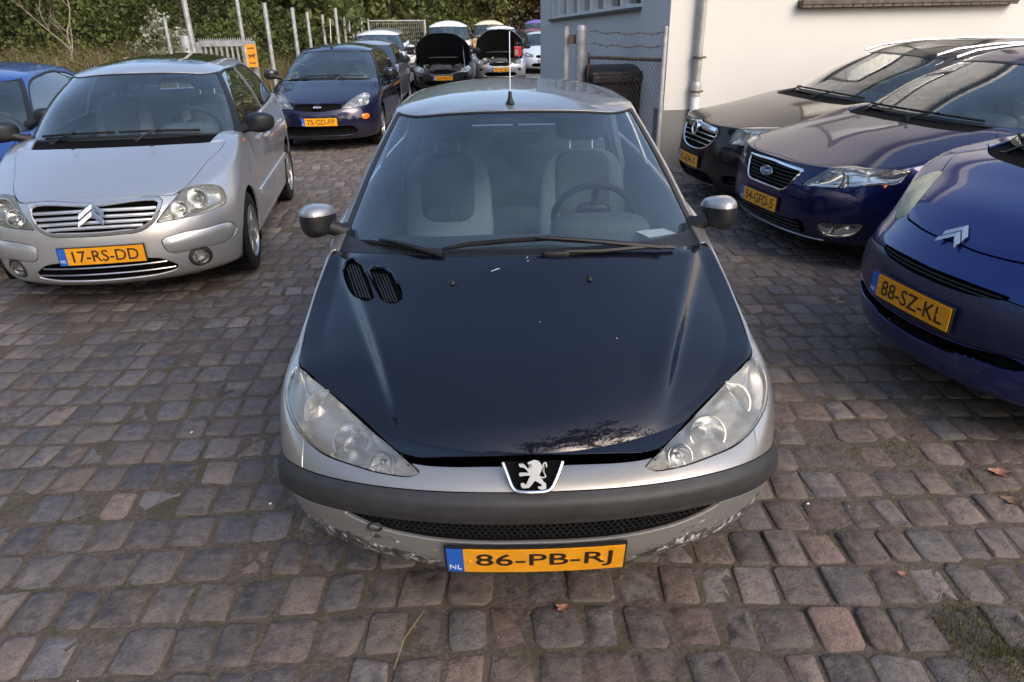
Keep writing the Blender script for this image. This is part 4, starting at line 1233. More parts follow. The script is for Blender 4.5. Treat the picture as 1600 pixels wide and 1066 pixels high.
# ---- large dark blue estate on the right
S = SPECS['mondeo']
S['wheels'] = dict(yf=0.97, yr=3.82, z=0.32, r=0.32, arch=0.37, x=0.82, w=0.21, spokes=7)
S['winseal'] = 'dull_chrome'
std_cabin('mondeo', scr=(0.83, 0.95)); std_interior('mondeo', w=0.72, sx=0.40)
gr = [(-.05, .700, 1), (.36, .686, 1), (.255, .540, 0), (.10, .530), (-.05, .528, 1)]
S['cuts_body'] = [
    dict(name='headlight', proj='O', poly=[(.407, .512, 1), (.521, .649), (.585, .730), (.640, .790), (.745, .822), (.83, .865), (.905, .945, 1), (.905, .83), (.833, .735), (.674, .610)], both=True, mode='lens', lens='lens_clear', depth=0.07, bulge=0.004, lamps=[(.60, .205, .665, .068), (.73, .33, .655, .05)],
         blocks=[((.83, .43, .655), (.10, .10, .035), 'amber')], housing='lamp_chrome', cond=lambda m: m.V[:, 1] < 1.0),
    dict(name='grille', proj='F', poly=gr, mode='recess', depth=0.035, mat='gap_black', cond=lambda m: m.V[:, 1] < 0.4),
    dict(name='grille_surround', fn=lambda m: sd_poly(view2(m.V, 'F'), smooth_poly(gr)) - np.where(m.V[:, 2] > 0.68, 0.024, 0.016), mat='chrome', bulge=0.006, soft=0.01, cond=lambda m: m.V[:, 1] < 0.4),
    dict(name='hood', proj='T', poly=[(-.05, .095, 1), (.36, .105), (.48, .16), (.60, .285), (.74, .36), (.84, .46), (.875, .70), (.87, 1.1), (.845, 1.30, 1), (.5, 1.08), (-.05, 1.00, 1)], mat='HOOD', cond=lambda m: m.T[:, 1] > 5.0, gap=0.003),
    dict(name='fog_lamp', proj='F', poly=[(.585, .352, 1), (.856, .395, 1), (.815, .305, 0), (.616, .275, 0)], both=True, mode='lens', lens='lens_clear', depth=0.04, bulge=0.0, housing='lamp_chrome', lamps=[(.66, .185, .315, .032)], cond=lambda m: m.V[:, 1] < 0.6),
    dict(name='lower_grille', proj='F', poly=[(-.05, .325, 1), (.40, .330), (.475, .345), (.50, .25, 0), (.45, .225), (-.05, .21, 1)], mode='recess', depth=0.05, mat='gap_black', cond=lambda m: m.V[:, 1] < 0.4),
    dict(name='front_bumper', fn=lambda m: np.where(m.T[:, 1] < 4.15, m.V[:, 1] - 0.60, 1.0), mat='PAINT'),
    cowl_cut('mondeo')] + std_doors('mondeo')
# ---- dark grey saloon by the wall
S = SPECS['insignia']
S['wheels'] = dict(yf=0.97, yr=3.71, z=0.32, r=0.32, arch=0.37, x=0.81, w=0.21, spokes=7)
std_cabin('insignia', scr=(0.83, 0.95)); std_interior('insignia', w=0.72, sx=0.40)
gi = [(-.05, .800, 1), (.38, .770, 1), (.395, .735), (.36, .65), (.26, .585), (.13, .556), (-.05, .552, 1)]
S['cuts_body'] = [
    dict(name='headlight', proj='O', poly=[(.568, .604, 1), (.592, .727), (.690, .868), (.775, .95), (.865, 1.04, 1), (.865, .875), (.805, .735)], both=True, mode='lens', lens='lens_clear', depth=0.07, lamps=[(.67, .27, .71, .06), (.78, .40, .71, .05)], cond=lambda m: m.V[:, 1] < 1.0),
    dict(name='grille', proj='F', poly=gi, mode='recess', depth=0.035, mat='gap_black', cond=lambda m: m.V[:, 1] < 0.4),
    dict(name='grille_surround', fn=lambda m: sd_poly(view2(m.V, 'F'), smooth_poly(gi)) - 0.015, mat='chrome', bulge=0.006, soft=0.01, cond=lambda m: m.V[:, 1] < 0.4),
    dict(name='hood', proj='T', poly=[(-.05, .085, 1), (.38, .10), (.56, .19), (.69, .36), (.80, .50), (.86, .70), (.86, 1.1), (.84, 1.34, 1), (.5, 1.13), (-.05, 1.06, 1)], mat='HOOD', cond=lambda m: m.T[:, 1] > 5.0, gap=0.003),
    dict(name='bumper_vent', proj='F', poly=[(.56, .36, 1), (.80, .38, 1), (.80, .29, 1), (.58, .27, 1)], both=True, mode='recess', depth=0.03, mat='gap_black', cond=lambda m: m.V[:, 1] < 0.6),
    dict(name='lower_grille', proj='F', poly=[(-.05, .33, 1), (.40, .33), (.46, .25), (-.05, .22, 1)], mode='recess', depth=0.05, mat='gap_black', cond=lambda m: m.V[:, 1] < 0.4),
    dict(name='front_bumper', fn=lambda m: np.where(m.T[:, 1] < 4.15, m.V[:, 1] - 0.60, 1.0), mat='PAINT'),
    cowl_cut('insignia')] + std_doors('insignia')
# ---- blue people carrier in the right foreground
S = SPECS['mpv']
S['wheels'] = dict(yf=0.86, yr=3.62, z=0.31, r=0.31, arch=0.355, x=0.76, w=0.19, spokes=7)
std_cabin('mpv', scr=(0.83, 0.95)); std_interior('mpv')
S['cuts_body'] = [
    dict(name='headlight', proj='O', poly=[(.470, .742), (.570, .800), (.645, .89), (.672, .97), (.668, 1.035), (.605, 1.095), (.525, 1.005), (.437, .862), (.410, .785)], both=True, mode='lens', lens='lens_old', depth=0.06, bulge=0.008, lamps=[(.54, .33, .83, .055)], aim=(0, -.9, .4), cond=lambda m: m.V[:, 1] < 0.8),
    dict(name='hood', proj='T', poly=[(-.05, .128, 1), (.15, .132), (.318, .167), (.405, .200), (.445, .27), (.53, .42), (.61, .53), (.70, .66), (.74, .80), (.74, .90, 1), (.5, .70), (.25, .635), (-.05, .615, 1)], mat='HOOD', cond=lambda m: m.T[:, 1] > 5.3, gap=0.003),
    dict(name='upper_grille', proj='F', poly=[(-.05, .672, 1), (.22, .674), (.40, .662), (.30, .640), (.15, .630), (-.05, .628, 1)], mode='recess', depth=0.03, mat='gap_black', cond=lambda m: m.V[:, 1] < 0.5),
    dict(name='bumper_band', proj='F', poly=[(-.05, .662, 1), (.38, .655), (.55, .638), (.80, .60), (.95, .58, 1), (.95, .42, 1), (.53, .445), (.3, .428), (-.05, .415, 1)], mat='band_blue_grey', bulge=0.01, soft=0.03, cond=lambda m: m.V[:, 1] < 0.52),
    dict(name='lower_grille', proj='F', poly=[(-.05, .405, 1), (.30, .415), (.50, .43), (.55, .40), (.3, .36), (-.05, .345, 1)], mode='recess', depth=0.03, mat='gap_black', cond=lambda m: m.V[:, 1] < 0.5),
    dict(name='front_bumper', fn=lambda m: np.where(m.T[:, 1] < 4.6, m.V[:, 1] - 0.50, 1.0), mat='PAINT'),
    cowl_cut('mpv')] + std_doors('mpv')
simple('band_blue_grey', (0.010, 0.015, 0.050), 0.34, var=0.2, vscale=10, bmp=0.1, bscale=600)
# ---- simple hatchback shapes used further back
def std_front(key, hl='O', grille=True, zl=0.67):
    sp = SPECS[key]; yl = sp['rings'][-1]['yF']; W = sp['rings'][4]['W']
    zl = sp['rings'][-1]['z'][0][1]; yc = sp['grings'][0]['yF']
    o = lambda y, z: .82 * z + .57 * y
    k = W / 0.83
    cuts = [dict(name='headlight', proj='O', poly=[(.42 * k, o(.10, zl - .06)), (.44 * k, o(.14, zl)), (.56 * k, o(.28, zl + .04)), (.70 * k, o(.46, zl + .05)), (.755 * k, o(.46, zl + .01)), (.76 * k, o(.36, zl - .06)), (.62 * k, o(.18, zl - .10))], both=True, mode='lens', lens='lens_clear', depth=0.05, lamps=[(.60 * k, .27, zl - .03, .055)], cond=lambda m: m.V[:, 1] < 0.8),
            dict(name='grille', proj='F', poly=[(-.05, zl - .02, 1), (.33, zl - .025), (.35, zl - .08), (.25, zl - .115), (-.05, zl - .12, 1)], mode='recess', depth=0.03, mat='gap_black', cond=lambda m: m.V[:, 1] < 0.4)]
    nt = len(sp['rings']) - 1
    cuts += [dict(name='hood', proj='T', poly=[(-.05, yl + .003, 1), (.33 * k, yl + .02), (.44 * k, yl + .09), (.56 * k, yl + .20), (.70 * k, yl + .38), (.745 * k, yl + .6), (.74 * k, yc + .18, 1), (.45 * k, yc + .02), (-.05, yc - .04, 1)], mat='HOOD', cond=lambda m: m.T[:, 1] > nt - 1.0, gap=0.003),
             dict(name='lower_grille', proj='F', poly=[(-.05, .36, 1), (.46, .36), (.52, .30), (.46, .25), (-.05, .24, 1)], mode='recess', depth=0.04, mat='gap_black', cond=lambda m: m.V[:, 1] < 0.5),
             dict(name='front_bumper', fn=lambda m: np.where(m.T[:, 1] < 4.0, m.V[:, 1] - 0.50, 1.0), mat='PAINT'), cowl_cut(key)]
    sp['cuts_body'] = cuts + std_doors(key)
SPECS['hatch']['wheels'] = dict(yf=0.78, yr=3.24, z=0.29, r=0.29, arch=0.33, x=0.72, w=0.175, spokes=7)
std_cabin('hatch', scr=(0.82, 0.94)); std_interior('hatch'); std_front('hatch')

# ------------------------------------------------------------------ ground
GP = [(-6, 0.0), (1, 0.0), (3, -0.03), (6, -0.07), (9, -0.11), (20, -0.28), (60, -0.6), (400, -1.0)]
_gy = np.linspace(-6, 80, 1400); _gv = pchip(GP, _gy)
def gza(y): return np.interp(y, _gy, _gv)
def gz(y): return float(np.interp(y, _gy, _gv))
def attr_color(me, name, data):
    a = me.attributes.new(name, 'FLOAT', 'POINT'); a.data.foreach_set('value', np.asarray(data, np.float32)); return a

m, nt, b = _mat('joint_soil')
v = coords(nt, kind='Generated'); v = node(nt, 'ShaderNodeNewGeometry').outputs['Position']
f1 = noise(nt, v, 1.3, 6, 0.6); f2 = noise(nt, v, 55, 6, 0.7); f3 = noise(nt, v, 6, 5, 0.6)
c1 = ramp(nt, f2, [(0.25, (0.072, 0.058, 0.048)), (0.52, (0.125, 0.102, 0.085)), (0.75, (0.19, 0.16, 0.135)), (0.86, (0.30, 0.27, 0.235))])
moss = ramp(nt, f3, [(0.52, (0, 0, 0)), (0.68, (1, 1, 1))])
mm = node(nt, 'ShaderNodeMath', operation='MULTIPLY'); nt.links.new(moss.outputs[0], mm.inputs[0]); mm.inputs[1].default_value = 0.55
c2 = mixc(nt, mm.outputs[0], c1.outputs[0], (0.065, 0.066, 0.020))
nt.links.new(c2, b.inputs['Base Color']); b.inputs['Roughness'].default_value = 0.95
b.inputs['Specular IOR Level'].default_value = 0.15
bump(nt, b, f2, 0.9, 0.012)

m, nt, b = _mat('cobble_stone')
geo = node(nt, 'ShaderNodeNewGeometry'); pos = geo.outputs['Position']
at = nt.nodes.new('ShaderNodeAttribute'); at.attribute_name = 'tone'
at2 = nt.nodes.new('ShaderNodeAttribute'); at2.attribute_name = 'hue'
base = ramp(nt, at.outputs['Fac'], [(0.0, (0.082, 0.078, 0.081)), (0.35, (0.118, 0.111, 0.109)), (0.7, (0.160, 0.149, 0.142)), (1.0, (0.25, 0.23, 0.214))])
warm = ramp(nt, at2.outputs['Fac'], [(0.0, (0.97, 0.96, 1.02)), (0.45, (1.06, 0.96, 0.91)), (0.85, (1.15, 0.95, 0.83)), (1.0, (1.30, 0.93, 0.82))])
cc = mixc(nt, 1.0, base.outputs[0], warm.outputs[0], 'MULTIPLY')
n1 = noise(nt, pos, 26, 7, 0.65); n2 = noise(nt, pos, 140, 5, 0.7); n3 = noise(nt, pos, 2.2, 4, 0.6)
r1 = ramp(nt, n1, [(0.30, (0.58, 0.58, 0.58)), (0.50, (1.0, 1.0, 1.0)), (0.72, (1.45, 1.45, 1.45))])
cc = mixc(nt, 1.0, cc, r1.outputs[0], 'MULTIPLY')
r2_ = ramp(nt, n2, [(0.3, (0.62, 0.62, 0.62)), (0.7, (1.38, 1.38, 1.38))])
cc = mixc(nt, 1.0, cc, r2_.outputs[0], 'MULTIPLY')
ed = nt.nodes.new('ShaderNodeAttribute'); ed.attribute_name = 'edge'
em = node(nt, 'ShaderNodeMath', operation='MULTIPLY'); nt.links.new(ed.outputs['Fac'], em.inputs[0]); nt.links.new(n1, em.inputs[1])
er = ramp(nt, em.outputs[0], [(0.25, (0, 0, 0)), (0.62, (0.8, 0.8, 0.8))])
cc = mixc(nt, er.outputs[0], cc, (0.105, 0.088, 0.071))
dm = node(nt, 'ShaderNodeMath', operation='MULTIPLY'); nt.links.new(n3, dm.inputs[0]); nt.links.new(n1, dm.inputs[1])
dr = ramp(nt, dm.outputs[0], [(0.24, (0, 0, 0)), (0.40, (0.75, 0.75, 0.75))])
cc = mixc(nt, dr.outputs[0], cc, (0.135, 0.112, 0.095))
vo = node(nt, 'ShaderNodeTexVoronoi', Scale=75.0); nt.links.new(pos, vo.inputs['Vector'])
pit = ramp(nt, vo.outputs['Distance'], [(0.06, (0.55, 0.55, 0.55)), (0.16, (1, 1, 1))])
cc = mixc(nt, 0.6, cc, pit.outputs[0], 'MULTIPLY')
nt.links.new(cc, b.inputs['Base Color'])
rr = ramp(nt, n1, [(0.2, (0.60, 0.60, 0.60)), (0.8, (0.90, 0.90, 0.90))]); nt.links.new(rr.outputs[0], b.inputs['Roughness'])
b.inputs['Specular IOR Level'].default_value = 0.45
ad = node(nt, 'ShaderNodeMath', operation='MULTIPLY_ADD'); nt.links.new(n2, ad.inputs[0]); ad.inputs[1].default_value = 0.35; nt.links.new(n1, ad.inputs[2])
ad2 = node(nt, 'ShaderNodeMath', operation='MULTIPLY_ADD'); nt.links.new(pit.outputs[0], ad2.inputs[0]); ad2.inputs[1].default_value = 0.25; nt.links.new(ad.outputs[0], ad2.inputs[2])
bump(nt, b, ad2.outputs[0], 0.85, 0.012)

def ground_sheet():
    xs = np.concatenate([np.linspace(-300, -12, 8), np.linspace(-10, 10, 21), np.linspace(12, 300, 8)])
    ys = np.concatenate([np.linspace(-300, -8, 6), np.linspace(-6, 14, 81), np.linspace(16, 60, 23), np.linspace(80, 400, 6)])
    X, Y = np.meshgrid(xs, ys)
    Z = gza(Y.ravel()).reshape(Y.shape) - 0.0050
    V = np.stack([X, Y, Z], -1).reshape(-1, 3)
    nx, ny = len(xs), len(ys)
    i = np.arange(nx * ny).reshape(ny, nx)
    F = np.stack([i[:-1, :-1].ravel(), i[:-1, 1:].ravel(), i[1:, 1:].ravel(), i[1:, :-1].ravel()], 1)
    return mark(raw_obj('ground', V, F, 'joint_soil'), kind='structure')
ground = ground_sheet()
def in_building(x, y, pad=0.0):
    dx, dy = x - 1.97, y - 7.6
    a = dx * math.cos(0.12) + dy * math.sin(0.12); c = -dx * math.sin(0.12) + dy * math.cos(0.12)
    return a > -pad and c > -pad
def stone(x, y, w, l, rot, r):
    """one worn sett: eight-cornered outline, rounded shoulder, uneven slightly domed head"""
    P = []
    k = abs(r.normal(0.13, 0.05)) + 0.03
    for sx, sy in ((1, -1), (1, 1), (-1, 1), (-1, -1)):
        for a, bb in (((1, 1 - k * 1.0), (1 - k * 1.3, 1)) if sx * sy > 0 else ((1 - k * 1.3, 1), (1, 1 - k * 1.0))):
            P.append((sx * a * w / 2 * (1 + np.clip(r.normal(0, 0.040), -.07, .07)), sy * bb * l / 2 * (1 + np.clip(r.normal(0, 0.036), -.06, .06))))
    P = np.array(P)
    sh = np.array([[1, np.clip(r.normal(0, 0.06), -.12, .12)], [np.clip(r.normal(0, 0.05), -.1, .1), 1]]); P = P @ sh
    c, s = math.cos(rot), math.sin(rot); P = P @ np.array([[c, s], [-s, c]]) + (x, y)
    ctr = P.mean(0)
    tilt = r.normal(0, 0.017, 2); dz = r.normal(-0.0012, 0.0033)
    def hz(Q, drop): return gza(Q[:, 1]) + dz + ((Q - ctr) @ tilt) - drop
    rings = [(1.0, 0.060), (1.0, 0.015), (0.968, 0.0036), (0.90, 0.0), (0.42, -0.0025)]
    V = []; E = []
    for sc, drop in rings:
        Q = ctr + (P - ctr) * sc
        Q = Q + (np.clip(r.normal(0, 0.0014, (8, 2)), -.0022, .0022) if sc > 0.95 else 0); zz = hz(Q, drop) + (r.normal(0, 0.0018, 8) if sc < 1 else 0)
        V.append(np.column_stack([Q, zz])); E += [1.0 if sc > 0.9 else (0.55 if sc > 0.8 else 0.0)] * 8
    V.append(np.array([[ctr[0], ctr[1], float(hz(ctr[None], -0.002)[0])]])); E.append(0.0)
    V = np.concatenate(V)
    F = []
    for j in range(len(rings) - 1):
        for i in range(8): F.append((j * 8 + i, j * 8 + (i + 1) % 8, (j + 1) * 8 + (i + 1) % 8)); F.append((j * 8 + i, (j + 1) * 8 + (i + 1) % 8, (j + 1) * 8 + i))
    o = (len(rings) - 1) * 8
    for i in range(8): F.append((o + i, o + (i + 1) % 8, o + 8))
    return V, np.array(F), np.array(E)
def lay_cobbles():
    r = np.random.default_rng(5)
    stones = []
    y = -1.75
    row = 0
    while y < 14.0:
        l = 0.187 * (1 + r.normal(0, 0.03))
        x = -9.2 + (row % 2) * 0.07 + r.normal(0, 0.015)
        while x < 8.5:
            w = 0.140 * (1 + np.clip(r.normal(0, 0.13), -0.25, 0.35))
            cx = x + w / 2
            wob = 0.03 * math.sin(cx * 0.9 + 1.3) + 0.02 * math.sin(cx * 2.3 + row * 0.2)
            cy = y + l / 2 + wob
            yaw = 0.03 * math.cos(cx * 0.9 + 1.3)
            x += w
            lim = -9.2 if cy < 8 else -5.5
            if cx < lim or in_building(cx, cy, 0.02): continue
            if (abs(cx) < 0.55 and 0.5 < cy < 3.3): continue       # under the middle of the near car, never seen
            stones.append((cx, cy, w - 0.008 - abs(r.normal(0, 0.005)), l - 0.010 - abs(r.normal(0, 0.006)), yaw + r.normal(0, 0.02)))
        y += l; row += 1
    S_ = np.array(stones)
    # how large each shows: distance to the camera and whether it is in the frame
    d = np.column_stack([S_[:, 0], S_[:, 1], np.zeros(len(S_))]) - np.array(CAM_POS)
    Zc = d @ np.array(fwd); U = 800 + 1100 * (d @ np.array(r2)) / Zc; Vv = 533 - 1100 * (d @ np.array(u2)) / Zc
    vis = (Zc > 0.3) & (U > -20) & (U < 1620) & (Vv > 380) & (Vv < 1085)
    hid = (np.abs(S_[:, 0]) < 0.74) & (S_[:, 1] > 0.10) & (S_[:, 1] < 3.8)
    order = np.argsort(np.where(vis & ~hid, Zc, 1e6))
    single = set(order[:300].tolist())
    VV = []; FF = []; T = []; H = []; E = []; nb = 0
    for i, st in enumerate(stones):
        V, F, Ed = stone(*st, r)
        tone = float(np.clip(r.beta(2.0, 2.6), 0, 1)); zone = 0.5 + 0.22 * math.tanh((st[0] * 0.5 - st[1] * 0.35 + 0.2) * 0.9)
        hue = float(np.clip(r.normal(zone, 0.22), 0, 1))
        if i in single:
            o = raw_obj('cobblestone', V, F, 'cobble_stone', ground, True)
            attr_color(o.data, 'tone', np.full(len(V), tone)); attr_color(o.data, 'hue', np.full(len(V), hue)); attr_color(o.data, 'edge', Ed)
        else:
            VV.append(V); FF.append(F + nb); nb += len(V); T.append(np.full(len(V), tone)); H.append(np.full(len(V), hue)); E.append(Ed)
    o = raw_obj('cobblestone_paving', np.concatenate(VV), np.concatenate(FF), 'cobble_stone', ground, True)
    attr_color(o.data, 'tone', np.concatenate(T)); attr_color(o.data, 'hue', np.concatenate(H)); attr_color(o.data, 'edge', np.concatenate(E))
    mark(o, kind='stuff')
lay_cobbles()
# worn surface of the yard further back
m, nt, b = _mat('yard_far')
pos = node(nt, 'ShaderNodeNewGeometry').outputs['Position']
f = noise(nt, pos, 3, 6, 0.65); f2 = noise(nt, pos, 40, 4, 0.6)
c = ramp(nt, f, [(0.3, (0.075, 0.072, 0.070)), (0.7, (0.14, 0.132, 0.12))])
nt.links.new(c.outputs[0], b.inputs['Base Color']); b.inputs['Roughness'].default_value = 0.85
bump(nt, b, f2, 0.5, 0.01)
V = [(x, y, gz(y) - 0.004) for y in (13.9, 20, 28, 40, 58) for x in (-6.0, 12.0)]
mark(raw_obj('yard_surface', V, [(2 * i, 2 * i + 1, 2 * i + 3, 2 * i + 2) for i in range(4)], 'yard_far', None, True), kind='structure')

# ------------------------------------------------------------------ building on the right
def wall_mat(name, col, stain=(0.45, 0.44, 0.42)):
    m, nt, b = _mat(name)
    pos = node(nt, 'ShaderNodeNewGeometry').outputs['Position']
    f = noise(nt, pos, 0.9, 7, 0.62); f2 = noise(nt, pos, 7, 6, 0.65); f3 = noise(nt, pos, 160, 3, 0.5)
    mp = nt.nodes.new('ShaderNodeMapping'); mp.inputs['Scale'].default_value = (4, 4, 0.35); nt.links.new(pos, mp.inputs[0])
    f4 = noise(nt, mp.outputs[0], 2.2, 5, 0.6)
    a = ramp(nt, f, [(0.35, (0, 0, 0)), (0.8, (0.30, 0.30, 0.30))]); c = mixc(nt, a.outputs[0], col, stain)
    a2 = ramp(nt, f4, [(0.58, (0, 0, 0)), (0.80, (0.22, 0.22, 0.22))]); c = mixc(nt, a2.outputs[0], c, stain)
    a3 = ramp(nt, f2, [(0.66, (0, 0, 0)), (0.71, (0.40, 0.40, 0.40))]); c = mixc(nt, a3.outputs[0], c, (0.50, 0.47, 0.42))
    nt.links.new(c, b.inputs['Base Color']); b.inputs['Roughness'].default_value = 0.85
    ad = node(nt, 'ShaderNodeMath', operation='ADD'); nt.links.new(f3, ad.inputs[0]); nt.links.new(f2, ad.inputs[1])
    bump(nt, b, ad.outputs[0], 0.25, 0.006)
    return m
wall_mat('white_render', (0.56, 0.556, 0.548))
wall_mat('grey_plinth', (0.17, 0.175, 0.18), (0.09, 0.09, 0.085))
simple('galvanised', (0.36, 0.37, 0.38), 0.5, 0.35, var=0.3, vscale=9)
simple('zinc_pipe', (0.34, 0.335, 0.33), 0.5, 0.3, var=0.25, vscale=6)
simple('rusty_iron', (0.10, 0.07, 0.05), 0.8, var=0.5, vscale=20)
simple('window_white', (0.72, 0.72, 0.71), 0.5, var=0.1, vscale=8)
simple('sill_brown', (0.085, 0.070, 0.060), 0.7, var=0.4, vscale=14)
simple('room_dark', (0.03, 0.032, 0.035), 0.9)
glass('pane_glass', (0.45, 0.50, 0.52), 0.03)
PHI = 0.12
B = empty('warehouse_building', (1.97, 7.6, 0), PHI, 'white rendered building with grey plinth and a strip of windows on the right', 'building')
def bpart(name, mb, mat, par=B, smooth=False): return mb.build(name, mat, par, smooth)
SL = 0.018                                      # floor and sills follow the fall of the yard
HB = 4.3
# left wall (local x=0, y from 0 to 8.6) with a long window band, front wall (local y=0)
mb = MB()
mb.box((0.15, 4.15, 0.85), (0.30, 8.90, 1.60)); lw = MB()
def quadbox(mb, x0, x1, y0, y1, za0, za1, zb0, zb1):
    """box whose bottom and top run from z a0/a1 at y0 to z b0/b1 at y1"""
    V = [(x0, y0, za0), (x1, y0, za0), (x1, y1, zb0), (x0, y1, zb0), (x0, y0, za1), (x1, y0, za1), (x1, y1, zb1), (x0, y1, zb1)]
    return mb.add(V, [(3, 2, 1, 0), (4, 5, 6, 7), (0, 1, 5, 4), (1, 2, 6, 5), (2, 3, 7, 6), (3, 0, 4, 7)])
sl = lambda z, y: z - 0.030 * (y - 1.2)
lw = MB()
quadbox(lw, 0, .3, 0.302, 8.6, -0.6, sl(1.78, .302), -0.8, sl(1.78, 8.6))            # below the windows
quadbox(lw, 0, .3, 0.302, 1.12, sl(1.78, .302), HB, sl(1.78, 1.12), HB)            # pier near the corner
quadbox(lw, 0, .3, 7.62, 8.6, sl(1.78, 7.62), HB, sl(1.78, 8.6), HB)
quadbox(lw, 0, .3, 1.12, 7.62, sl(3.0, 1.12), HB, sl(3.0, 7.62), HB)
bpart('left_wall', lw, 'white_render')
fw_ = MB()
fw_.box((0.70, 0.15, 1.90), (1.40, 0.30, 5.0 - 0.2)); 
fw_ = MB()
quadbox(fw_, 0, 1.63, 0, .3, .62, HB, .62, HB); quadbox(fw_, 1.63, 4.42, 0, .3, .62, 1.80, .62, 1.80)
quadbox(fw_, 1.63, 4.42, 0, .3, 2.95, HB, 2.95, HB); quadbox(fw_, 4.42, 16, 0, .3, .62, HB, .62, HB)
bpart('front_wall', fw_, 'white_render')
pl = MB(); pl.box((7.99, 0.145, 0.0), (16.03, 0.322, 1.24)); bpart('plinth', pl, 'grey_plinth')
rf = MB(); rf.box((8.0, 4.3, HB + 0.11), (16.5, 9.1, 0.22)); bpart('roof', rf, 'steel_grey')
bk = MB(); bk.box((15.9, 4.4, 1.8), (.2, 8.3, 5.0)); bk.box((8.0, 8.75, 1.8), (16, .3, 5.0)); bpart('rear_wall', bk, 'white_render')
fl = MB(); fl.box((8, 4.4, 0.0), (15.6, 8.2, .1)); bpart('floor', fl, 'room_dark')
dk = MB(); dk.box((0.85, 4.4, 2.2), (.1, 8.0, 4.0)); dk.box((7.5, .9, 2.2), (13, .1, 4.0)); bpart('inner_partition', dk, 'room_dark')
ts = [7.59, 6.89, 5.98, 5.04, 4.06, 3.16, 2.18, 1.16]
for a, c in zip(ts[1:], ts[:-1]):
    w = empty('window'); w.parent = B; w.location = (0, (a + c) / 2, 0)
    hw = (c - a) / 2; ym = (a + c) / 2
    z0, z1 = sl(1.80, ym), sl(2.98, ym)
    fr = MB()
    fr.box((.10, -hw + .045, (z0 + z1) / 2), (.16, .09, z1 - z0)); fr.box((.10, hw - .045, (z0 + z1) / 2), (.16, .09, z1 - z0))
    fr.box((.10, 0, z0 + .03), (.12, 2 * hw - .18, .06)); fr.box((.10, 0, z1 - .03), (.12, 2 * hw - .18, .06))
    fr.build('window_frame', 'window_white', w)
    mb = MB(); mb.box((.12, 0, (z0 + z1) / 2), (.006, 2 * hw - .19, z1 - z0 - .13)); mb.build('pane', 'pane_glass', w)
    s_ = MB(); quadbox(s_, -.07, .20, -hw, hw, sl(1.76, a), sl(1.80, a), sl(1.76, c), sl(1.80, c)); s_.build('sill', 'sill_brown', w)
w = empty('window'); w.parent = B; w.location = (3.02, 0, 0)
s_ = MB(); s_.box((0, -.03, 1.815), (2.86, .20, .055), bev=.008); s_.build('sill', 'sill_brown', w)
for k in range(22):
    s_ = MB(); s_.box((-1.36 + k * .1295, -.06, 1.775), (.118, .12, .035)); s_.build('sill_tile', 'sill_brown', w)
fr = MB(); fr.box((0, .06, 1.875), (2.78, .10, .06)); fr.box((-1.36, .06, 2.4), (.06, .10, 1.0)); fr.box((1.36, .06, 2.4), (.06, .10, 1.0)); fr.box((0, .06, 2.9), (2.78, .10, .06)); fr.box((0, .06, 2.4), (.06, .10, 1.0))
fr.build('window_frame', 'sill_brown', w)
mb = MB(); mb.box((0, .08, 2.4), (2.7, .006, 1.0)); mb.build('pane', 'pane_glass', w)
# drain pipe
D = empty('drain_pipe', (1.97 + .37 * math.cos(PHI) + .075 * math.sin(PHI), 7.6 + .37 * math.sin(PHI) - .075 * math.cos(PHI), 0), PHI, 'grey zinc drain pipe with brackets on the white wall corner', 'pipe')
mb = MB(); mb.tube([(0, 0, .95), (0, 0, HB)], .045, 14); mb.build('upper_pipe', 'zinc_pipe', D, True)
mb = MB(); mb.tube([(0, 0, 0.02), (0, 0, .80)], .052, 14); mb.build('lower_pipe', 'window_white', D, True)
mb = MB(); mb.lathe([(.79, .052), (.79, .062), (.90, .062), (.93, .058), (.955, .046)], 16, 'z'); mb.build('coupling', 'zinc_pipe', D, True)
for z in (1.23, .84, 2.6):
    mb = MB(); mb.lathe([(z - .012, .046), (z - .012, .064), (z + .012, .064), (z + .012, .046)], 16, 'z'); mb.box((.075, 0, z), (.04, .012, .022)); mb.box((0, .055, z), (.02, .06, .02)); mb.build('pipe_bracket', 'rusty_iron', D, True)
# gate post, fence with barbed wire and bin by the building
G = empty('gate_post', (1.06, 8.92, gz(8.9)), 0, 'thick round grey concrete gate post beside the barbed wire fence', 'post')
mb = MB(); mb.lathe([(0, .075), (1.62, .075), (1.68, .070), (1.70, .055), (1.70, .001)], 20, 'z'); mb.build('post_shaft', 'galvanised', G, True)
mb = MB(); mb.box((-.115, .06, 1.52), (.10, .06, .12), bev=.01); mb.build('latch', 'rusty_iron', G)
mb = MB(); mb.box((-.19, .15, .84), (.055, .055, 1.68)); mb.build('stop_post', 'galvanised', G)
Fn = empty('wire_fence', (1.14, 8.66, gz(8.6)), 0, 'short wire mesh fence topped with two strands of barbed wire', 'fence')
e = Vector((1.90 - 1.14, 7.47 - 8.66, 0)); 
mb = MB(); mb.tube([e + Vector((0, 0, -.05)), e + Vector((0, 0, 1.69))], .028, 10); mb.build('steel_post', 'galvanised', Fn, True)
mb = MB(); mb.tube([Vector((0, 0, 1.30)), e + Vector((0, 0, 1.32))], .022, 8); mb.build('top_rail', 'rusty_iron', Fn, True)
mb = MB(); mb.tube([Vector((0, 0, .0)), Vector((0, 0, 1.36))], .018, 8); mb.build('end_bar', 'rusty_iron', Fn, True)
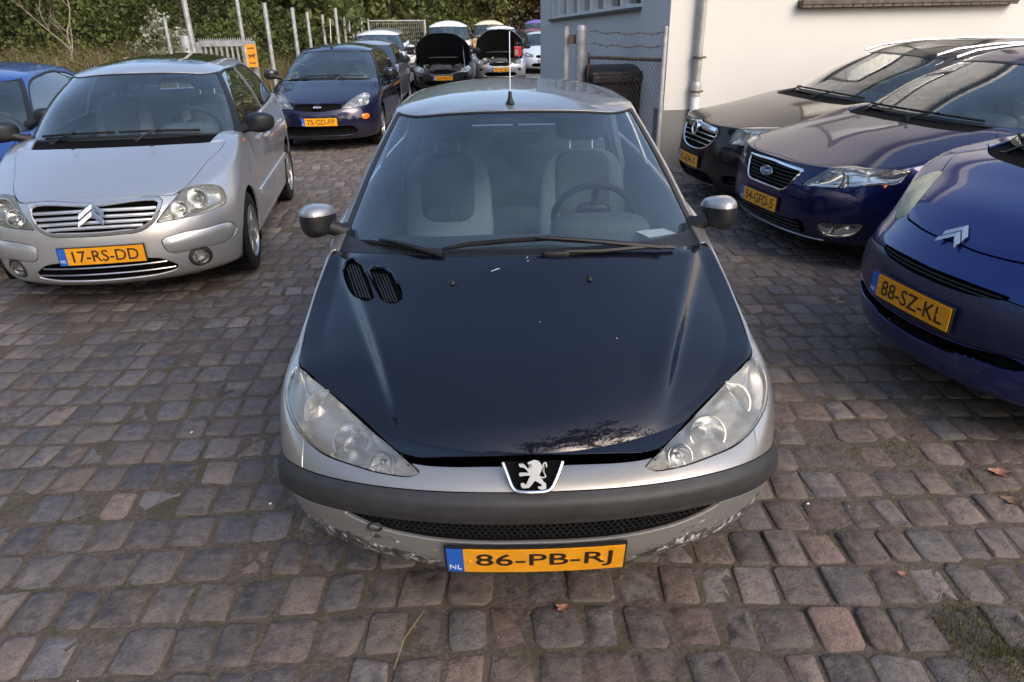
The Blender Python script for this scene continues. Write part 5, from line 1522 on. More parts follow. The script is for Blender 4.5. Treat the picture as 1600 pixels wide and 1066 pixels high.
for z in (1.47, 1.62):
    mb = MB()
    pts = [e * (i / 12) + Vector((0, 0, z + 0.012 * math.sin(i * 1.7) - .02 * math.sin(math.pi * i / 12))) for i in range(13)]
    mb.tube(pts, .0045, 5)
    for i in range(1, 12):
        p = pts[i]
        for q in (Vector((.02, .01, .025)), Vector((-.02, .012, .022))): mb.tube([p - q, p + q], .003, 4)
    mb.build('barbed_wire', 'rusty_iron', Fn)
mb = MB(); Lf = e.length; n_ = 22
for k in range(n_ + 14):
    for sgn in (1, -1):
        a0 = (k - 14) * Lf / n_ if sgn > 0 else k * Lf / n_
        a = Vector((a0, 0)); pts = []
        h = 1.28
        x0, x1 = a0, a0 + sgn * h * 0.75 * 0.86
        t0 = max(0, -x0 / (x1 - x0)) if x0 < 0 else (max(0, (Lf - x0) / (x1 - x0)) if x0 > Lf else 0)
        t1 = 1
        if x1 > Lf: t1 = (Lf - x0) / (x1 - x0)
        if x1 < 0: t1 = -x0 / (x1 - x0)
        if t1 <= t0 or t0 >= 1: continue
        P0 = e * ((x0 + (x1 - x0) * t0) / Lf) + Vector((0, 0, .02 + h * t0)); P1 = e * ((x0 + (x1 - x0) * t1) / Lf) + Vector((0, 0, .02 + h * t1))
        mb.tube([P0, P1], .0018, 4, False)
mark(mb.build('wire_mesh', 'rusty_iron', Fn), kind='stuff')
simple('bin_black', (0.012, 0.012, 0.013), 0.55, var=0.3, vscale=9)
K = empty('waste_container', (1.60, 8.95, gz(9.0)), PHI, 'black plastic wheeled waste container behind the wire fence', 'bin')
mb = MB(); mb.add([(-.40, -.36, .12), (.40, -.36, .12), (.40, .36, .12), (-.40, .36, .12), (-.46, -.42, 1.06), (.46, -.42, 1.06), (.46, .42, 1.06), (-.46, .42, 1.06)], [(3, 2, 1, 0), (4, 5, 6, 7), (0, 1, 5, 4), (1, 2, 6, 5), (2, 3, 7, 6), (3, 0, 4, 7)]); mb.build('bin_body', 'bin_black', K)
mb = MB(); mb.box((0, 0, 1.09), (.98, .90, .07), bev=.02); mb.box((0, -.44, 1.03), (.96, .06, .09), bev=.015); mb.build('rim', 'bin_black', K)
mb = MB(); mb.lathe([(-.48, .001), (-.48, .30), (.48, .30), (.48, .001)], 20, 'x', (0, .05, 1.0)); 
for v_ in range(len(mb.V)):
    x_, y_, z_ = mb.V[v_]; mb.V[v_] = (x_, y_ * 1.35, 1.12 + max(0, z_ - 1.0) * .22)
mb.build('lid', 'bin_black', K, True)
for sx in (-1, 1):
    mb = MB(); mb.tube([(sx * .46, -.43, .92), (sx * .55, -.43, .92), (sx * .55, -.30, .92)], .02, 8); mb.build('lift_pin', 'bin_black', K, True)
    for sy in (-1, 1):
        mb = MB(); mb.lathe([(-.02, .001), (-.02, .08), (.02, .08), (.02, .001)], 14, 'x', (sx * .33, sy * .28, .08)); mb.build('caster', 'rubber', K, True)
for k in range(5):
    mb = MB(); mb.box((-.32 + k * .16, -.405, .60), (.03, .03, .78), Matrix.Rotation(R(-3.5), 3, 'X')); mb.build('rib', 'bin_black', K)

# ------------------------------------------------------------------ fence line and gate on the left
simple('sign_orange', (0.72, 0.30, 0.02), 0.5, var=0.12, vscale=20)
simple('sign_mark', (0.18, 0.06, 0.01), 0.6)
Gt = empty('steel_gate', (-4.80, 10.45, gz(10.4)), 0.0, 'grey steel sliding gate with a toothed top edge behind the silver car', 'gate')
mb = MB()
for x in (0.03, .87): mb.box((x, 0, .78), (.07, .05, 1.54))
mb.box((.45, 0, 1.52), (.77, .05, .08)); mb.box((.45, 0, .10), (.77, .05, .08)); mb.build('gate_frame', 'galvanised', Gt)
for k in range(8):
    mb = MB(); mb.box((.12 + k * .083, 0, .81), (.028, .024, 1.33)); mb.build('bar', 'galvanised', Gt)
for k in range(24):
    mb = MB(); mb.prism([(.04 + k * .0355 - .012, 1.561), (.04 + k * .0355 + .012, 1.561), (.04 + k * .0355, 1.605)], -.003, .003); mb.build('spike', 'galvanised', Gt)
Sg = empty('warning_sign', (-3.985, 10.36, gz(10.4)), 0, 'orange warning sign with a dog mark on the gate end', 'sign')
mb = MB(); mb.box((.04, 0, 1.34), (.155, .008, .33)); mb.build('sign_panel', 'sign_orange', Sg)
mb = MB(); mb.prism([(-.02, 1.35), (.0, 1.36), (.055, 1.355), (.065, 1.375), (.085, 1.37), (.10, 1.345), (.085, 1.34), (.075, 1.33), (.08, 1.30), (.065, 1.30), (.058, 1.325), (.015, 1.325), (.01, 1.30), (-.005, 1.30), (-.005, 1.335)], -.0065, -.0045); mb.build('dog_mark', 'sign_mark', Sg)
for z, w_ in ((1.45, .11), (1.235, .10)):
    mb = MB(); mb.box((.04, -.005, z), (w_, .003, .018)); mb.build('lettering_bar', 'sign_mark', Sg)
Pg = empty('gate_post', (-4.98, 10.48, gz(10.5)), 0, 'thick round grey gate post left of the steel gate', 'post')
mb = MB(); mb.lathe([(0, .08), (1.60, .08), (1.64, .075), (1.645, .001)], 20, 'z'); mb.build('post_shaft', 'galvanised', Pg, True)
mb = MB(); mb.lathe([(-.085, .001), (-.085, .014), (-.07, .014)], 8, 'y', (.03, 0, 1.45)); mb.build('bolt', 'rusty_iron', Pg, True)
def post(x, y, top, r, label, lean=0.0):
    o = empty('fence_post', (x, y, gz(y)), 0, label, 'post', 'steel posts along the yard edge')
    mb = MB(); h = top - gz(y)
    mb.tube([(0, 0, -.1), (lean, 0, h)], r, 8); mb.build('shaft', 'galvanised', o, True)
    mb = MB(); mb.lathe([(h, r * 1.15), (h + .015, r * 1.15), (h + .02, .001)], 8, 'z', (lean, 0, 0)); mb.build('cap', 'galvanised', o, True)
post(-5.85, 12.96, 4.6, .05, 'tall grey pole rising behind the round gate post', -.05)
post(-4.90, 12.95, 4.6, .035, 'tall thin pole rising behind the steel gate')
post(-5.42, 10.9, 1.75, .028, 'short thin post standing left of the thick gate post')
ps = [(413, -5.06, 15.14, 2.01), (456, -5.35, 18.42, 1.94), (479, -5.79, 21.69, 1.85), (503, -6.09, 24.97, 1.77), (523, -5.18, 22.84, 1.95), (535, -5.60, 26.12, 1.88), (543, -5.86, 28.31, 1.84), (549, -6.14, 30.49, 1.77), (557, -6.32, 32.66, 1.69), (564, -6.53, 34.84, 1.63), (574, -6.58, 37.02, 1.56)]
word = ['nearest', 'second', 'third', 'fourth', 'fifth', 'sixth', 'seventh', 'eighth', 'ninth', 'tenth', 'eleventh']
for w_, (u, x, y, t) in zip(word, ps):
    post(x, y, t, .045 if u == 413 else .05, '%s from the left of the slim fence posts leading into the distance' % (w_ if w_ != 'nearest' else 'first'), -.0)
Bf = empty('mesh_fence', (-6.58, 37.0, gz(37)), 0, 'pale mesh fence panel with a top rail at the back of the yard', 'fence')
mb = MB(); mb.tube([(0, 0, 1.93), (2.8, 0, 1.90)], .04, 6); mb.build('top_rail', 'galvanised', Bf, True)
mb = MB(); mb.tube([(2.8, 0, -.1), (2.8, 0, 1.95)], .07, 8); mb.build('end_post', 'galvanised', Bf, True)
mb = MB()
for k in range(28): mb.tube([(.1 * k, 0, 0), (.1 * k, 0, 1.9)], .006, 4, False)
for k in range(10): mb.tube([(0, 0, .2 * k), (2.8, 0, .2 * k)], .006, 4, False)
mark(mb.build('wire_mesh', 'galvanised', Bf), kind='stuff')

# ------------------------------------------------------------------ vegetation
def leaf_mat(name, cols, trans=0.35):
    m, nt, b = _mat(name)
    at = nt.nodes.new('ShaderNodeAttribute'); at.attribute_name = 'tone'
    n_ = len(cols)
    r_ = ramp(nt, at.outputs['Fac'], [(i / (n_ - 1), c) for i, c in enumerate(cols)])
    b.inputs['Roughness'].default_value = 0.6
    b.inputs['Specular IOR Level'].default_value = 0.3
    nt.links.new(r_.outputs[0], b.inputs['Base Color'])
    tl = node(nt, 'ShaderNodeBsdfTranslucent'); nt.links.new(r_.outputs[0], tl.inputs[0])
    mx = nt.nodes.new('ShaderNodeMixShader'); mx.inputs[0].default_value = trans
    nt.links.new(b.outputs[0], mx.inputs[1]); nt.links.new(tl.outputs[0], mx.inputs[2])
    nt.links.new(mx.outputs[0], nt.nodes['Material Output'].inputs['Surface'])
    return m
leaf_mat('leaf_dark', [(0.032, 0.048, 0.015), (0.060, 0.080, 0.024), (0.100, 0.115, 0.035)])
leaf_mat('leaf_mid', [(0.050, 0.070, 0.020), (0.095, 0.118, 0.032), (0.15, 0.16, 0.05)])
leaf_mat('leaf_light', [(0.060, 0.075, 0.020), (0.110, 0.125, 0.035), (0.17, 0.17, 0.055)])
leaf_mat('leaf_rust', [(0.055, 0.036, 0.018), (0.090, 0.062, 0.030), (0.12, 0.095, 0.040)])
leaf_mat('leaf_blossom', [(0.10, 0.12, 0.05), (0.28, 0.29, 0.20), (0.48, 0.48, 0.40)])
leaf_mat('dry_blade', [(0.085, 0.066, 0.034), (0.15, 0.12, 0.062), (0.23, 0.19, 0.10), (0.12, 0.13, 0.045)], 0.3)
simple('bark', (0.075, 0.060, 0.045), 0.9, var=0.4, vscale=12, bmp=0.6, bscale=30)
simple('bark_pale', (0.22, 0.19, 0.15), 0.85, var=0.3, vscale=12)
def leaves(centers, size, r, tone):
    """two-triangle leaves, one per centre, any way up, slightly folded"""
    n = len(centers)
    d = r.normal(0, 1, (n, 3)); d /= np.linalg.norm(d, axis=1, keepdims=True)
    e = r.normal(0, 1, (n, 3)); e -= (e * d).sum(1, keepdims=True) * d; e /= np.linalg.norm(e, axis=1, keepdims=True)
    nn = np.cross(d, e)
    s = (size * r.uniform(0.6, 1.4, n))[:, None]
    A = centers - d * s * .5; Bp = centers + d * s * .5
    L = centers + e * s * .30 + nn * s * .10; Q = centers - e * s * .30 + nn * s * .10
    V = np.stack([A, L, Bp, Q], 1).reshape(-1, 3)
    i = np.arange(n)[:, None] * 4
    F = np.concatenate([i + [0, 1, 2], i + [0, 2, 3]])
    return V, F, np.repeat(tone, 4)
def leaf_obj(name, V, F, tone, mat, par):
    o = raw_obj(name, V, F, mat, par, True); attr_color(o.data, 'tone', np.clip(tone, 0, 1)); return o
def crown_points(r, blobs, n, shell=0.55):
    """points in lumpy clusters: mostly near each blob's surface"""
    out = []; tn = []
    wts = np.array([b[3] ** 2 for b in blobs]); wts = wts / wts.sum()
    for bl, w in zip(blobs, wts):
        k = max(30, int(n * w))
        kc = max(6, k // 26)
        d = r.normal(0, 1, (kc, 3)); d /= np.linalg.norm(d, axis=1, keepdims=True)
        rad = bl[3] * (shell + (1 - shell) * r.uniform(0, 1, kc) ** .5)
        ctr = np.array(bl[:3]) + d * rad[:, None] * np.array([1, 1, bl[4] if len(bl) > 4 else .85])
        ids = r.integers(0, kc, k)
        out.append(ctr[ids] + r.normal(0, bl[3] * .11, (k, 3)))
        tn.append(np.clip(r.normal(.5, .16, kc)[ids] + r.normal(0, .12, k), 0, 1))
    return np.concatenate(out), np.concatenate(tn)
def tree(name, label, x, y, h, rad, seed, mat, n=5000, leaf=.12, trunk=.14, low=.15, cat='tree', group=None, bark='bark', squash=.9, z0=None):
    r = np.random.default_rng(seed)
    t = empty(name, (x, y, (gz(y) if z0 is None else z0)), 0, label, cat, group)
    nb = 9
    blobs = []
    for k in range(nb):
        u = k / (nb - 1); zz = h * (low + (1 - low) * u) - rad * .25 * u
        prof = math.sin(math.pi * min(.98, .18 + .75 * u)) ** .7
        an = k * 2.4 + r.uniform(0, 1)
        off = rad * .45 * prof
        blobs.append((off * math.cos(an), off * math.sin(an), zz, rad * (.42 + .30 * prof) * r.uniform(.85, 1.15), squash))
    mb = MB()
    pts = [Vector((0, 0, -.2))]
    for k in range(1, 7): pts.append(Vector((r.normal(0, .05) * h * .1, r.normal(0, .05) * h * .1, h * .9 * k / 6)))
    mb.tube(pts, [trunk * (1 - .9 * k / 6) + .01 for k in range(7)], 8)
    mb.build('trunk', bark, t, True)
    for k, bl in enumerate(blobs[1:]):
        mb = MB(); b0 = Vector((0, 0, max(.1 * h, bl[2] - rad * .6))); e_ = Vector(bl[:3])
        mid = (b0 + e_) / 2 + Vector((r.normal(0, .1), r.normal(0, .1), -.05 * rad))
        mb.tube([b0, mid, e_], [trunk * .4, trunk * .25, trunk * .08], 6); mb.build('limb', bark, t, True)
    P, tn = crown_points(r, blobs, n)
    P[:, 2] = np.maximum(P[:, 2], .05)
    leaf_obj('crown', *leaves(P, leaf, r, tn), mat, t)
    return t
# dense trees and bushes beyond the bank on the left
TL = [(-19.5, 21, 7.5, 3.6, 'leaf_dark', 'dark leafy tree at the far left edge of the yard'), (-15.6, 22, 8.0, 3.4, 'leaf_dark', 'dense dark tree behind the bare pale sapling'),
      (-12.6, 20.5, 7.0, 3.0, 'leaf_mid', 'broad green tree behind the dry bank, left of the tall pole'), (-9.9, 22.5, 8.2, 3.0, 'leaf_dark', 'dark tree right behind the tall grey pole'),
      (-7.9, 27.5, 7.5, 3.0, 'leaf_mid', 'green tree behind the thin tall pole'), (-9.4, 34, 7.5, 3.6, 'leaf_dark', 'dark tree behind the row of slim fence posts'),
      (-6.6, 45, 8.5, 4.0, 'leaf_mid', 'green tree above the mesh fence panel'), (-3.0, 52, 9.5, 4.4, 'leaf_light', 'pale green tree behind the white van'),
      (1.6, 55, 9.5, 4.6, 'leaf_rust', 'brownish tree behind the cream van'), (6.4, 54, 10, 4.6, 'leaf_rust', 'brown leaved tree behind the purple van'), (-11, 50, 10, 4.8, 'leaf_dark', 'far dark tree beyond the fence corner'),
      (-24, 25, 8.0, 4.0, 'leaf_mid', 'green tree outside the left edge of the dry bank')]
for i, (x, y, h, rd, mt, lb) in enumerate(TL):
    tree('leafy_tree', lb, x, y, h, rd, 40 + i, mt, n=20000 if y < 24 else 9000, leaf=.12 if y < 24 else .30, low=.08, trunk=.16, group='trees round the yard')
tree('flowering_bush', 'pale blossoming bush by the thick gate post', -7.6, 15.6, 1.9, .9, 71, 'leaf_blossom', 2600, .08, .03, .25, 'bush')
tree('flowering_bush', 'pale blossoming shrub above the slim fence posts', -9.4, 26.5, 3.9, 1.5, 72, 'leaf_blossom', 3000, .12, .05, .35, 'bush')
tree('green_shrub', 'low green shrub right of the steel gate', -7.2, 19.5, 2.2, 1.3, 73, 'leaf_mid', 2600, .10, .04, .15, 'bush')
tree('green_shrub', 'dark shrub beneath the slim fence posts', -7.6, 24.0, 2.2, 1.4, 74, 'leaf_dark', 2600, .12, .04, .12, 'bush')
tree('green_shrub', 'olive shrub in front of the mesh fence panel', -8.4, 31.0, 2.4, 1.6, 75, 'leaf_light', 2600, .14, .04, .12, 'bush')
# bare pale sapling
def sapling():
    r = np.random.default_rng(9)
    t = empty('bare_sapling', (-9.6, 15.2, gz(15.2) + .25), 0, 'bare pale sapling with forked branches on the dry bank', 'tree')
    def branch(p, d, L, rad, lvl):
        mb = MB(); pts = [p]; q = p.copy(); dd = d.copy()
        for k in range(4):
            dd = (dd + Vector(r.normal(0, .13, 3))).normalized(); q = q + dd * L / 4; pts.append(q.copy())
        mb.tube(pts, rad, 6, True, rad * .45); mb.build('trunk' if lvl == 0 else 'branch', 'bark_pale', t, True)
        if lvl < 3:
            for s in range(2 if lvl else 3):
                i = 2 + s % 3; nd = (dd + Vector((r.normal(0, .65), r.normal(0, .4), r.uniform(0, .4)))).normalized()
                branch(pts[min(i, 4)], nd, L * .68, rad * .5, lvl + 1)
    branch(Vector((0, 0, 0)), Vector((.1, 0, 1)), 1.5, .032, 0)
sapling()
# bank of dry grass and brambles
def bank():
    xs = np.linspace(-40, -5.2, 50); ys = np.linspace(11.0, 60, 50)
    X, Y = np.meshgrid(xs, ys)
    r = np.random.default_rng(3)
    edge = -5.9 - 0.06 * (Y - 12)
    k = np.clip((edge - X) / 3.0, 0, 1); k = k * k * (3 - 2 * k); ky = np.clip((Y - 11) / 2.5, 0, 1)
    Z = gza(Y.ravel()).reshape(Y.shape) - .02 + k * ky * (.35 + .12 * np.sin(X * .7) * np.sin(Y * .5)) - .06 * (k * ky < .01)
    V = np.stack([X, Y, Z], -1).reshape(-1, 3); n = 50
    i = np.arange(n * n).reshape(n, n)
    F = np.stack([i[:-1, :-1].ravel(), i[:-1, 1:].ravel(), i[1:, 1:].ravel(), i[1:, :-1].ravel()], 1)
    simple('bank_soil', (0.055, 0.048, 0.026), 0.95, var=.4, vscale=3)
    mark(raw_obj('bank', V, F, 'bank_soil', None, True), kind='structure')
    def zat(x, y):
        e_ = -5.9 - .06 * (y - 12); kk = np.clip((e_ - x) / 3.0, 0, 1); kk = kk * kk * (3 - 2 * kk); k2 = np.clip((y - 11) / 2.5, 0, 1)
        return gza(y) + kk * k2 * .35
    # blades in tufts
    nt_ = 2600
    tx = r.uniform(-17, -5.3, nt_); ty = 11.3 + r.beta(1.1, 2.2, nt_) * 16
    okk = tx < -5.6 - .06 * (ty - 12); tx, ty = tx[okk], ty[okk]
    per = 26
    bx = np.repeat(tx, per) + r.normal(0, .12, len(tx) * per); by = np.repeat(ty, per) + r.normal(0, .12, len(tx) * per)
    hh = np.repeat(r.uniform(.40, 1.10, len(tx)), per) * r.uniform(.5, 1.1, len(bx)); tone = np.clip(np.repeat(r.beta(2, 2, len(tx)), per) + r.normal(0, .15, len(bx)), 0, 1)
    z0 = zat(bx, by); an = r.uniform(0, 2 * math.pi, len(bx)); ln = r.uniform(.05, .4, len(bx)) * hh
    w = .010 + .008 * r.uniform(0, 1, len(bx))
    px, py = np.cos(an), np.sin(an)
    A = np.stack([bx - py * w, by + px * w, z0 - .05], 1); Bq = np.stack([bx + py * w, by - px * w, z0 - .05], 1)
    M1 = np.stack([bx + px * ln * .4 + py * w * .7, by + py * ln * .4 - px * w * .7, z0 + hh * .6], 1); M2 = np.stack([bx + px * ln * .4 - py * w * .7, by + py * ln * .4 + px * w * .7, z0 + hh * .6], 1)
    T = np.stack([bx + px * ln, by + py * ln, z0 + hh], 1)
    V = np.stack([A, Bq, M1, M2, T], 1).reshape(-1, 3); i = np.arange(len(bx))[:, None] * 5
    F = np.concatenate([i + [0, 1, 2], i + [0, 2, 3], i + [3, 2, 4]])
    o = leaf_obj('dry_grass', V, F, np.repeat(tone, 5), 'dry_blade', None); mark(o, 'tall dry brown grass along the bank on the left', 'grass', kind='stuff')
    # bramble leaves
    nc = 420
    cx = r.uniform(-18, -6.0, nc); cy = 12.5 + r.uniform(0, 1, nc) * 9; ok2 = cx < -6.3 - .06 * (cy - 12); cx, cy = cx[ok2], cy[ok2]
    k2 = 38
    P = np.stack([np.repeat(cx, k2), np.repeat(cy, k2), np.repeat(zat(cx, cy) + r.uniform(.2, 1.0, len(cx)), k2)], 1) + r.normal(0, .16, (len(cx) * k2, 3))
    tn = np.repeat(r.uniform(.1, .9, len(cx)), k2)
    o = leaf_obj('bramble', *leaves(P, .07, r, tn), 'leaf_rust', None); mark(o, 'rusty brambles growing through the dry grass', 'bramble', kind='stuff')
    P2 = P[::2] + (0.3, 1.2, .1)
    o = leaf_obj('undergrowth', *leaves(P2, .08, r, tn[::2]), 'leaf_light', None); mark(o, 'olive green undergrowth on the bank', 'undergrowth', kind='stuff')
bank()
# distant wood that closes the view
def wood():
    r = np.random.default_rng(77)
    nc = 420
    x = r.uniform(-60, 40, nc); y = r.uniform(62, 74, nc); z = r.uniform(0, 1, nc) ** .8 * 11
    k = 60
    P = np.stack([np.repeat(x, k), np.repeat(y, k), np.repeat(z, k)], 1) + r.normal(0, 1.1, (nc * k, 3))
    o = leaf_obj('distant_wood', *leaves(P, .9, r, np.repeat(r.uniform(0, 1, nc), k)), 'leaf_mid', None); mark(o, 'distant green wood closing the view behind the yard', 'wood', kind='stuff')
    x = r.uniform(-48, -24, 200); y = r.uniform(22, 40, 200); z = r.uniform(0, 8, 200)
    P = np.stack([np.repeat(x, k), np.repeat(y, k), np.repeat(z, k)], 1) + r.normal(0, .9, (200 * k, 3))
    x = r.uniform(-26, -9, 260); y = 27 + (x + 26) * .9 + r.normal(0, 1.2, 260); z = r.uniform(0, 7.5, 260)
    P = np.concatenate([P, np.stack([np.repeat(x, k), np.repeat(y, k), np.repeat(z, k)], 1) + r.normal(0, .8, (260 * k, 3))])
    o = leaf_obj('hedge_thicket', *leaves(np.concatenate([P, P + r.normal(0, .5, P.shape), P + r.normal(0, .6, P.shape)]), .20, r, r.uniform(0, 1, 3 * len(P))), 'leaf_dark', None); mark(o, 'dark thicket filling the gaps between the trees on the left', 'thicket', kind='stuff')
wood()
tree('leafy_tree', 'big tree whose crown hangs over the yard behind the photographer', 2.9, -3.4, 10.0, 3.1, 131, 'leaf_dark', 5200, .22, low=.52, trunk=.22, group='trees behind the photographer', z0=0.0)
# trees behind the photographer (they show in the glossy bonnets)
BT = [(-9.5, -9.5, 8.0, 'tall tree behind the photographer, furthest left'), (-1.2, -9.0, 8.2, 'tall tree straight behind the photographer'), (-12.5, 0.3, 8.5, 'tree left of the yard, outside the left edge'), (-13.5, -4.5, 8.0, 'tree left of the yard, level with the photographer'), (-14, -12, 8.5, 'far tree behind the photographer on the left'), (14.5, -11, 7.0, 'far tree behind the photographer on the right')]
for i, (x, y, h, lb) in enumerate(BT):
    tree('leafy_tree', lb, x, y, h, 2.6, 90 + i, 'leaf_dark', 5000, .26, low=.25, trunk=.18, group='trees behind the photographer', z0=0.0)
simple('tail_red', (0.35, 0.01, 0.01), 0.2, coat=1.0)
def build_hero():
    root = empty('parked_car', (0, 0, 0), 0, 'silver hatchback with a dark navy bonnet, scraped front bumper, in the centre foreground', 'car')
    silver = paint('silver_grey_paint', (0.47, 0.455, 0.435), 0.75, 0.34, dust=0.10)
    navy = paint('navy_hood_paint', (0.0032, 0.0036, 0.011), 0.15, 0.30, dust=0.05, dustcol=(0.05, 0.05, 0.065), low_dirt=0.05, coat_rough=0.022)
    # scraped bumper: paint worn through to filler and black plastic in ragged patches low down; the dense black there also paints in shade
    m, nt, b = _mat('scraped_shaded_bumper')
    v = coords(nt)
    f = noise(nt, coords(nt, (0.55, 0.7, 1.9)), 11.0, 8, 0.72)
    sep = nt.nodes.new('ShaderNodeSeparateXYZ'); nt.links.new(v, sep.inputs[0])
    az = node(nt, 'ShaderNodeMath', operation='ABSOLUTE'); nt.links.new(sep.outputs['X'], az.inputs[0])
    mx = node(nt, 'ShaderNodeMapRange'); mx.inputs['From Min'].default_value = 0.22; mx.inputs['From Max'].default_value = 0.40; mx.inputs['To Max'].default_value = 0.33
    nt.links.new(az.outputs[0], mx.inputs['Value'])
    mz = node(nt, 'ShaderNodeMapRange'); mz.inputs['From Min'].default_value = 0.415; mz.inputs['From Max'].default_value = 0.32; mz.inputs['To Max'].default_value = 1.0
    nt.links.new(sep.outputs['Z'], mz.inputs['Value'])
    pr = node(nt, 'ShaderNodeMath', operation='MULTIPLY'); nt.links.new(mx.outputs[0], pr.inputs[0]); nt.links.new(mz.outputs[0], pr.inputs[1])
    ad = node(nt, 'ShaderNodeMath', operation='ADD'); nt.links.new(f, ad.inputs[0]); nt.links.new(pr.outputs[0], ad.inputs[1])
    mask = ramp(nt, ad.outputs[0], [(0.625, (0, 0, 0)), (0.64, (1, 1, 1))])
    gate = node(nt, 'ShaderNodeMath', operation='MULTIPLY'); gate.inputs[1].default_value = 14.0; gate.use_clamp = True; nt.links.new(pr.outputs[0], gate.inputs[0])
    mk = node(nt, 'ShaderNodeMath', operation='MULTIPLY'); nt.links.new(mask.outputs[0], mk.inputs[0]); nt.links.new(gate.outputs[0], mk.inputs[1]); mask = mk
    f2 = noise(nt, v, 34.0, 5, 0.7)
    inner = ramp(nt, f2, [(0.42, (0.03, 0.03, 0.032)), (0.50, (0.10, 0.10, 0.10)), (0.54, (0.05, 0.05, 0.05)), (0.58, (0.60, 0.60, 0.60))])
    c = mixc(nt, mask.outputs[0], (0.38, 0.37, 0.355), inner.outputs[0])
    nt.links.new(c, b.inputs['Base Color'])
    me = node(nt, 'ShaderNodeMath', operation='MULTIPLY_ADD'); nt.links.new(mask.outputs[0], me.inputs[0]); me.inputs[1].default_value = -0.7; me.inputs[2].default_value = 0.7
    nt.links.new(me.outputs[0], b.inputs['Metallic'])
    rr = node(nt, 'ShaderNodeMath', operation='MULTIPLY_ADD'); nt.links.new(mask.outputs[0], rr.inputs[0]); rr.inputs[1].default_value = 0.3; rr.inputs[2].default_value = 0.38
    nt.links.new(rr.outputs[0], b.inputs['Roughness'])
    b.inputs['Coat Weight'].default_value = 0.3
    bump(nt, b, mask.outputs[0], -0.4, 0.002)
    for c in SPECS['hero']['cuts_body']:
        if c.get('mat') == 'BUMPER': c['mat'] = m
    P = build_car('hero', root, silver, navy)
    make_plate(root, '86-PB-RJ', (0.004, -0.036, 0.352), R(14), w=0.505, h=0.104, curve=0.14, font_h=0.072)
    for s in (-1, 1):
        make_mirror(root, (s * 0.862, 1.36, 0.978), s, (0.152, 0.17, 0.138), top=silver, bottom='black_plastic', arm=0.03, split=0.022, droop=0.0)
    return root
HERO = build_hero()
def hero_details(root):
    srf, cab = build_surfaces(SPECS['hero'])
    # honeycomb behind the bumper slot
    bounds = smooth_poly([(-.05, .413, 1), (.26, .413), (.34, .417), (.42, .423), (.488, .434), (.545, .450, 0), (.477, .469), (.38, .474), (-.05, .474, 1)])
    mb = MB(); p = .0185
    for row in range(8):
        for col in range(-30, 31):
            cx = col * p + (row % 2) * p / 2; cz = .408 + row * p * .62
            if sd_poly(np.array([[abs(cx), cz]]), bounds)[0] > .004: continue
            r_ = front_pt(srf, cx, cz)
            if r_ is None: continue
            q, n_ = r_
            q = q - Vector((n_.x, n_.y, 0)).normalized() * .018
            V = []; F = []
            for k in range(6):
                a_ = math.pi / 3 * k + math.pi / 6
                for rad, dy in ((p * .60, 0.0), (p * .47, 0.0), (p * .45, .012)):
                    V.append((q.x + rad * math.cos(a_), q.y + dy + (cx * .15) * rad * math.cos(a_), cz + rad * math.sin(a_) * .80))
            for k in range(6):
                j = (k + 1) % 6
                F += [(k * 3, k * 3 + 1, j * 3 + 1, j * 3), (k * 3 + 1, k * 3 + 2, j * 3 + 2, j * 3 + 1)]
            mb.add(V, F)
    mark(mb.build('honeycomb_mesh', 'black_plastic', root, False, fix=False), kind='stuff')
    # bonnet vent bars
    def deck_pt(x, y):
        m = srf.T[:, 1] > 6.2
        d = np.where(m, (srf.V[:, 0] - x) ** 2 + (srf.V[:, 1] - y) ** 2, 9)
        k = np.argsort(d)[:4]; w = 1 / (d[k] + 1e-6); w /= w.sum()
        return Vector((x, y, float((srf.V[k, 2] * w).sum())))
    for (a0, a1, b0, b1) in (((-.688, 1.045), (-.628, 1.015), (-.612, .825), (-.548, .790)), ((-.574, .962), (-.503, .925), (-.502, .772), (-.446, .758))):
        for k in range(5):
            t_ = (k + .5) / 5
            xa, ya = a0[0] + (a1[0] - a0[0]) * t_, a0[1] + (a1[1] - a0[1]) * t_; xb, yb = b0[0] + (b1[0] - b0[0]) * t_, b0[1] + (b1[1] - b0[1]) * t_
            pts = [deck_pt(xa + (xb - xa) * i / 6, ya + (yb - ya) * i / 6) - Vector((0, 0, .006)) for i in range(7)]
            b_ = MB(); b_.tube(pts, .0028, 5); b_.build('vent_bar', 'black_plastic', root, True)
        pr = [deck_pt(x_, y_) + Vector((0, 0, .002)) for x_, y_ in (((-.690, 1.00), (-.700, 1.045), (-.684, 1.068), (-.655, 1.060), (-.612, 1.002), (-.580, .92)) if a0[0] < -.6 else ((-.560, .90), (-.584, .960), (-.562, .978), (-.526, .965), (-.484, .917), (-.460, .85)))]
        b_ = MB(); b_.tube(pr, [.002, .006, .007, .007, .006, .002], 8); b_.build('vent_rim', MATS['navy_hood_paint'], root, True)
    # washer jets
    for x, y in ((-.257, .827), (.242, .831)):
        b_ = MB(); b_.lathe([(-.004, .014), (.004, .012), (.009, .006), (.010, .0005)], 12, 'z'); o = b_.build('washer_jet', 'black_plastic', root, True); o.location = deck_pt(x, y); o.scale = (.8, 1.3, 1)
    # wipers
    def onscr(x, zoff=.012, y0=None):
        m = (cab.T[:, 1] < 1.9) & (cab.T[:, 0] < 1)
        return m
    def wip(pts, arm):
        t = empty('wiper'); t.parent = root
        b_ = MB(); b_.tube(pts, [.006] + [.010] * (len(pts) - 2) + [.006], 6); b_.build('wiper_blade', 'rubber', t, True)
        b_ = MB(); b_.tube(arm, [.013, .011, .008, .006][:len(arm)], 8); b_.build('wiper_arm', 'black_plastic', t, True)
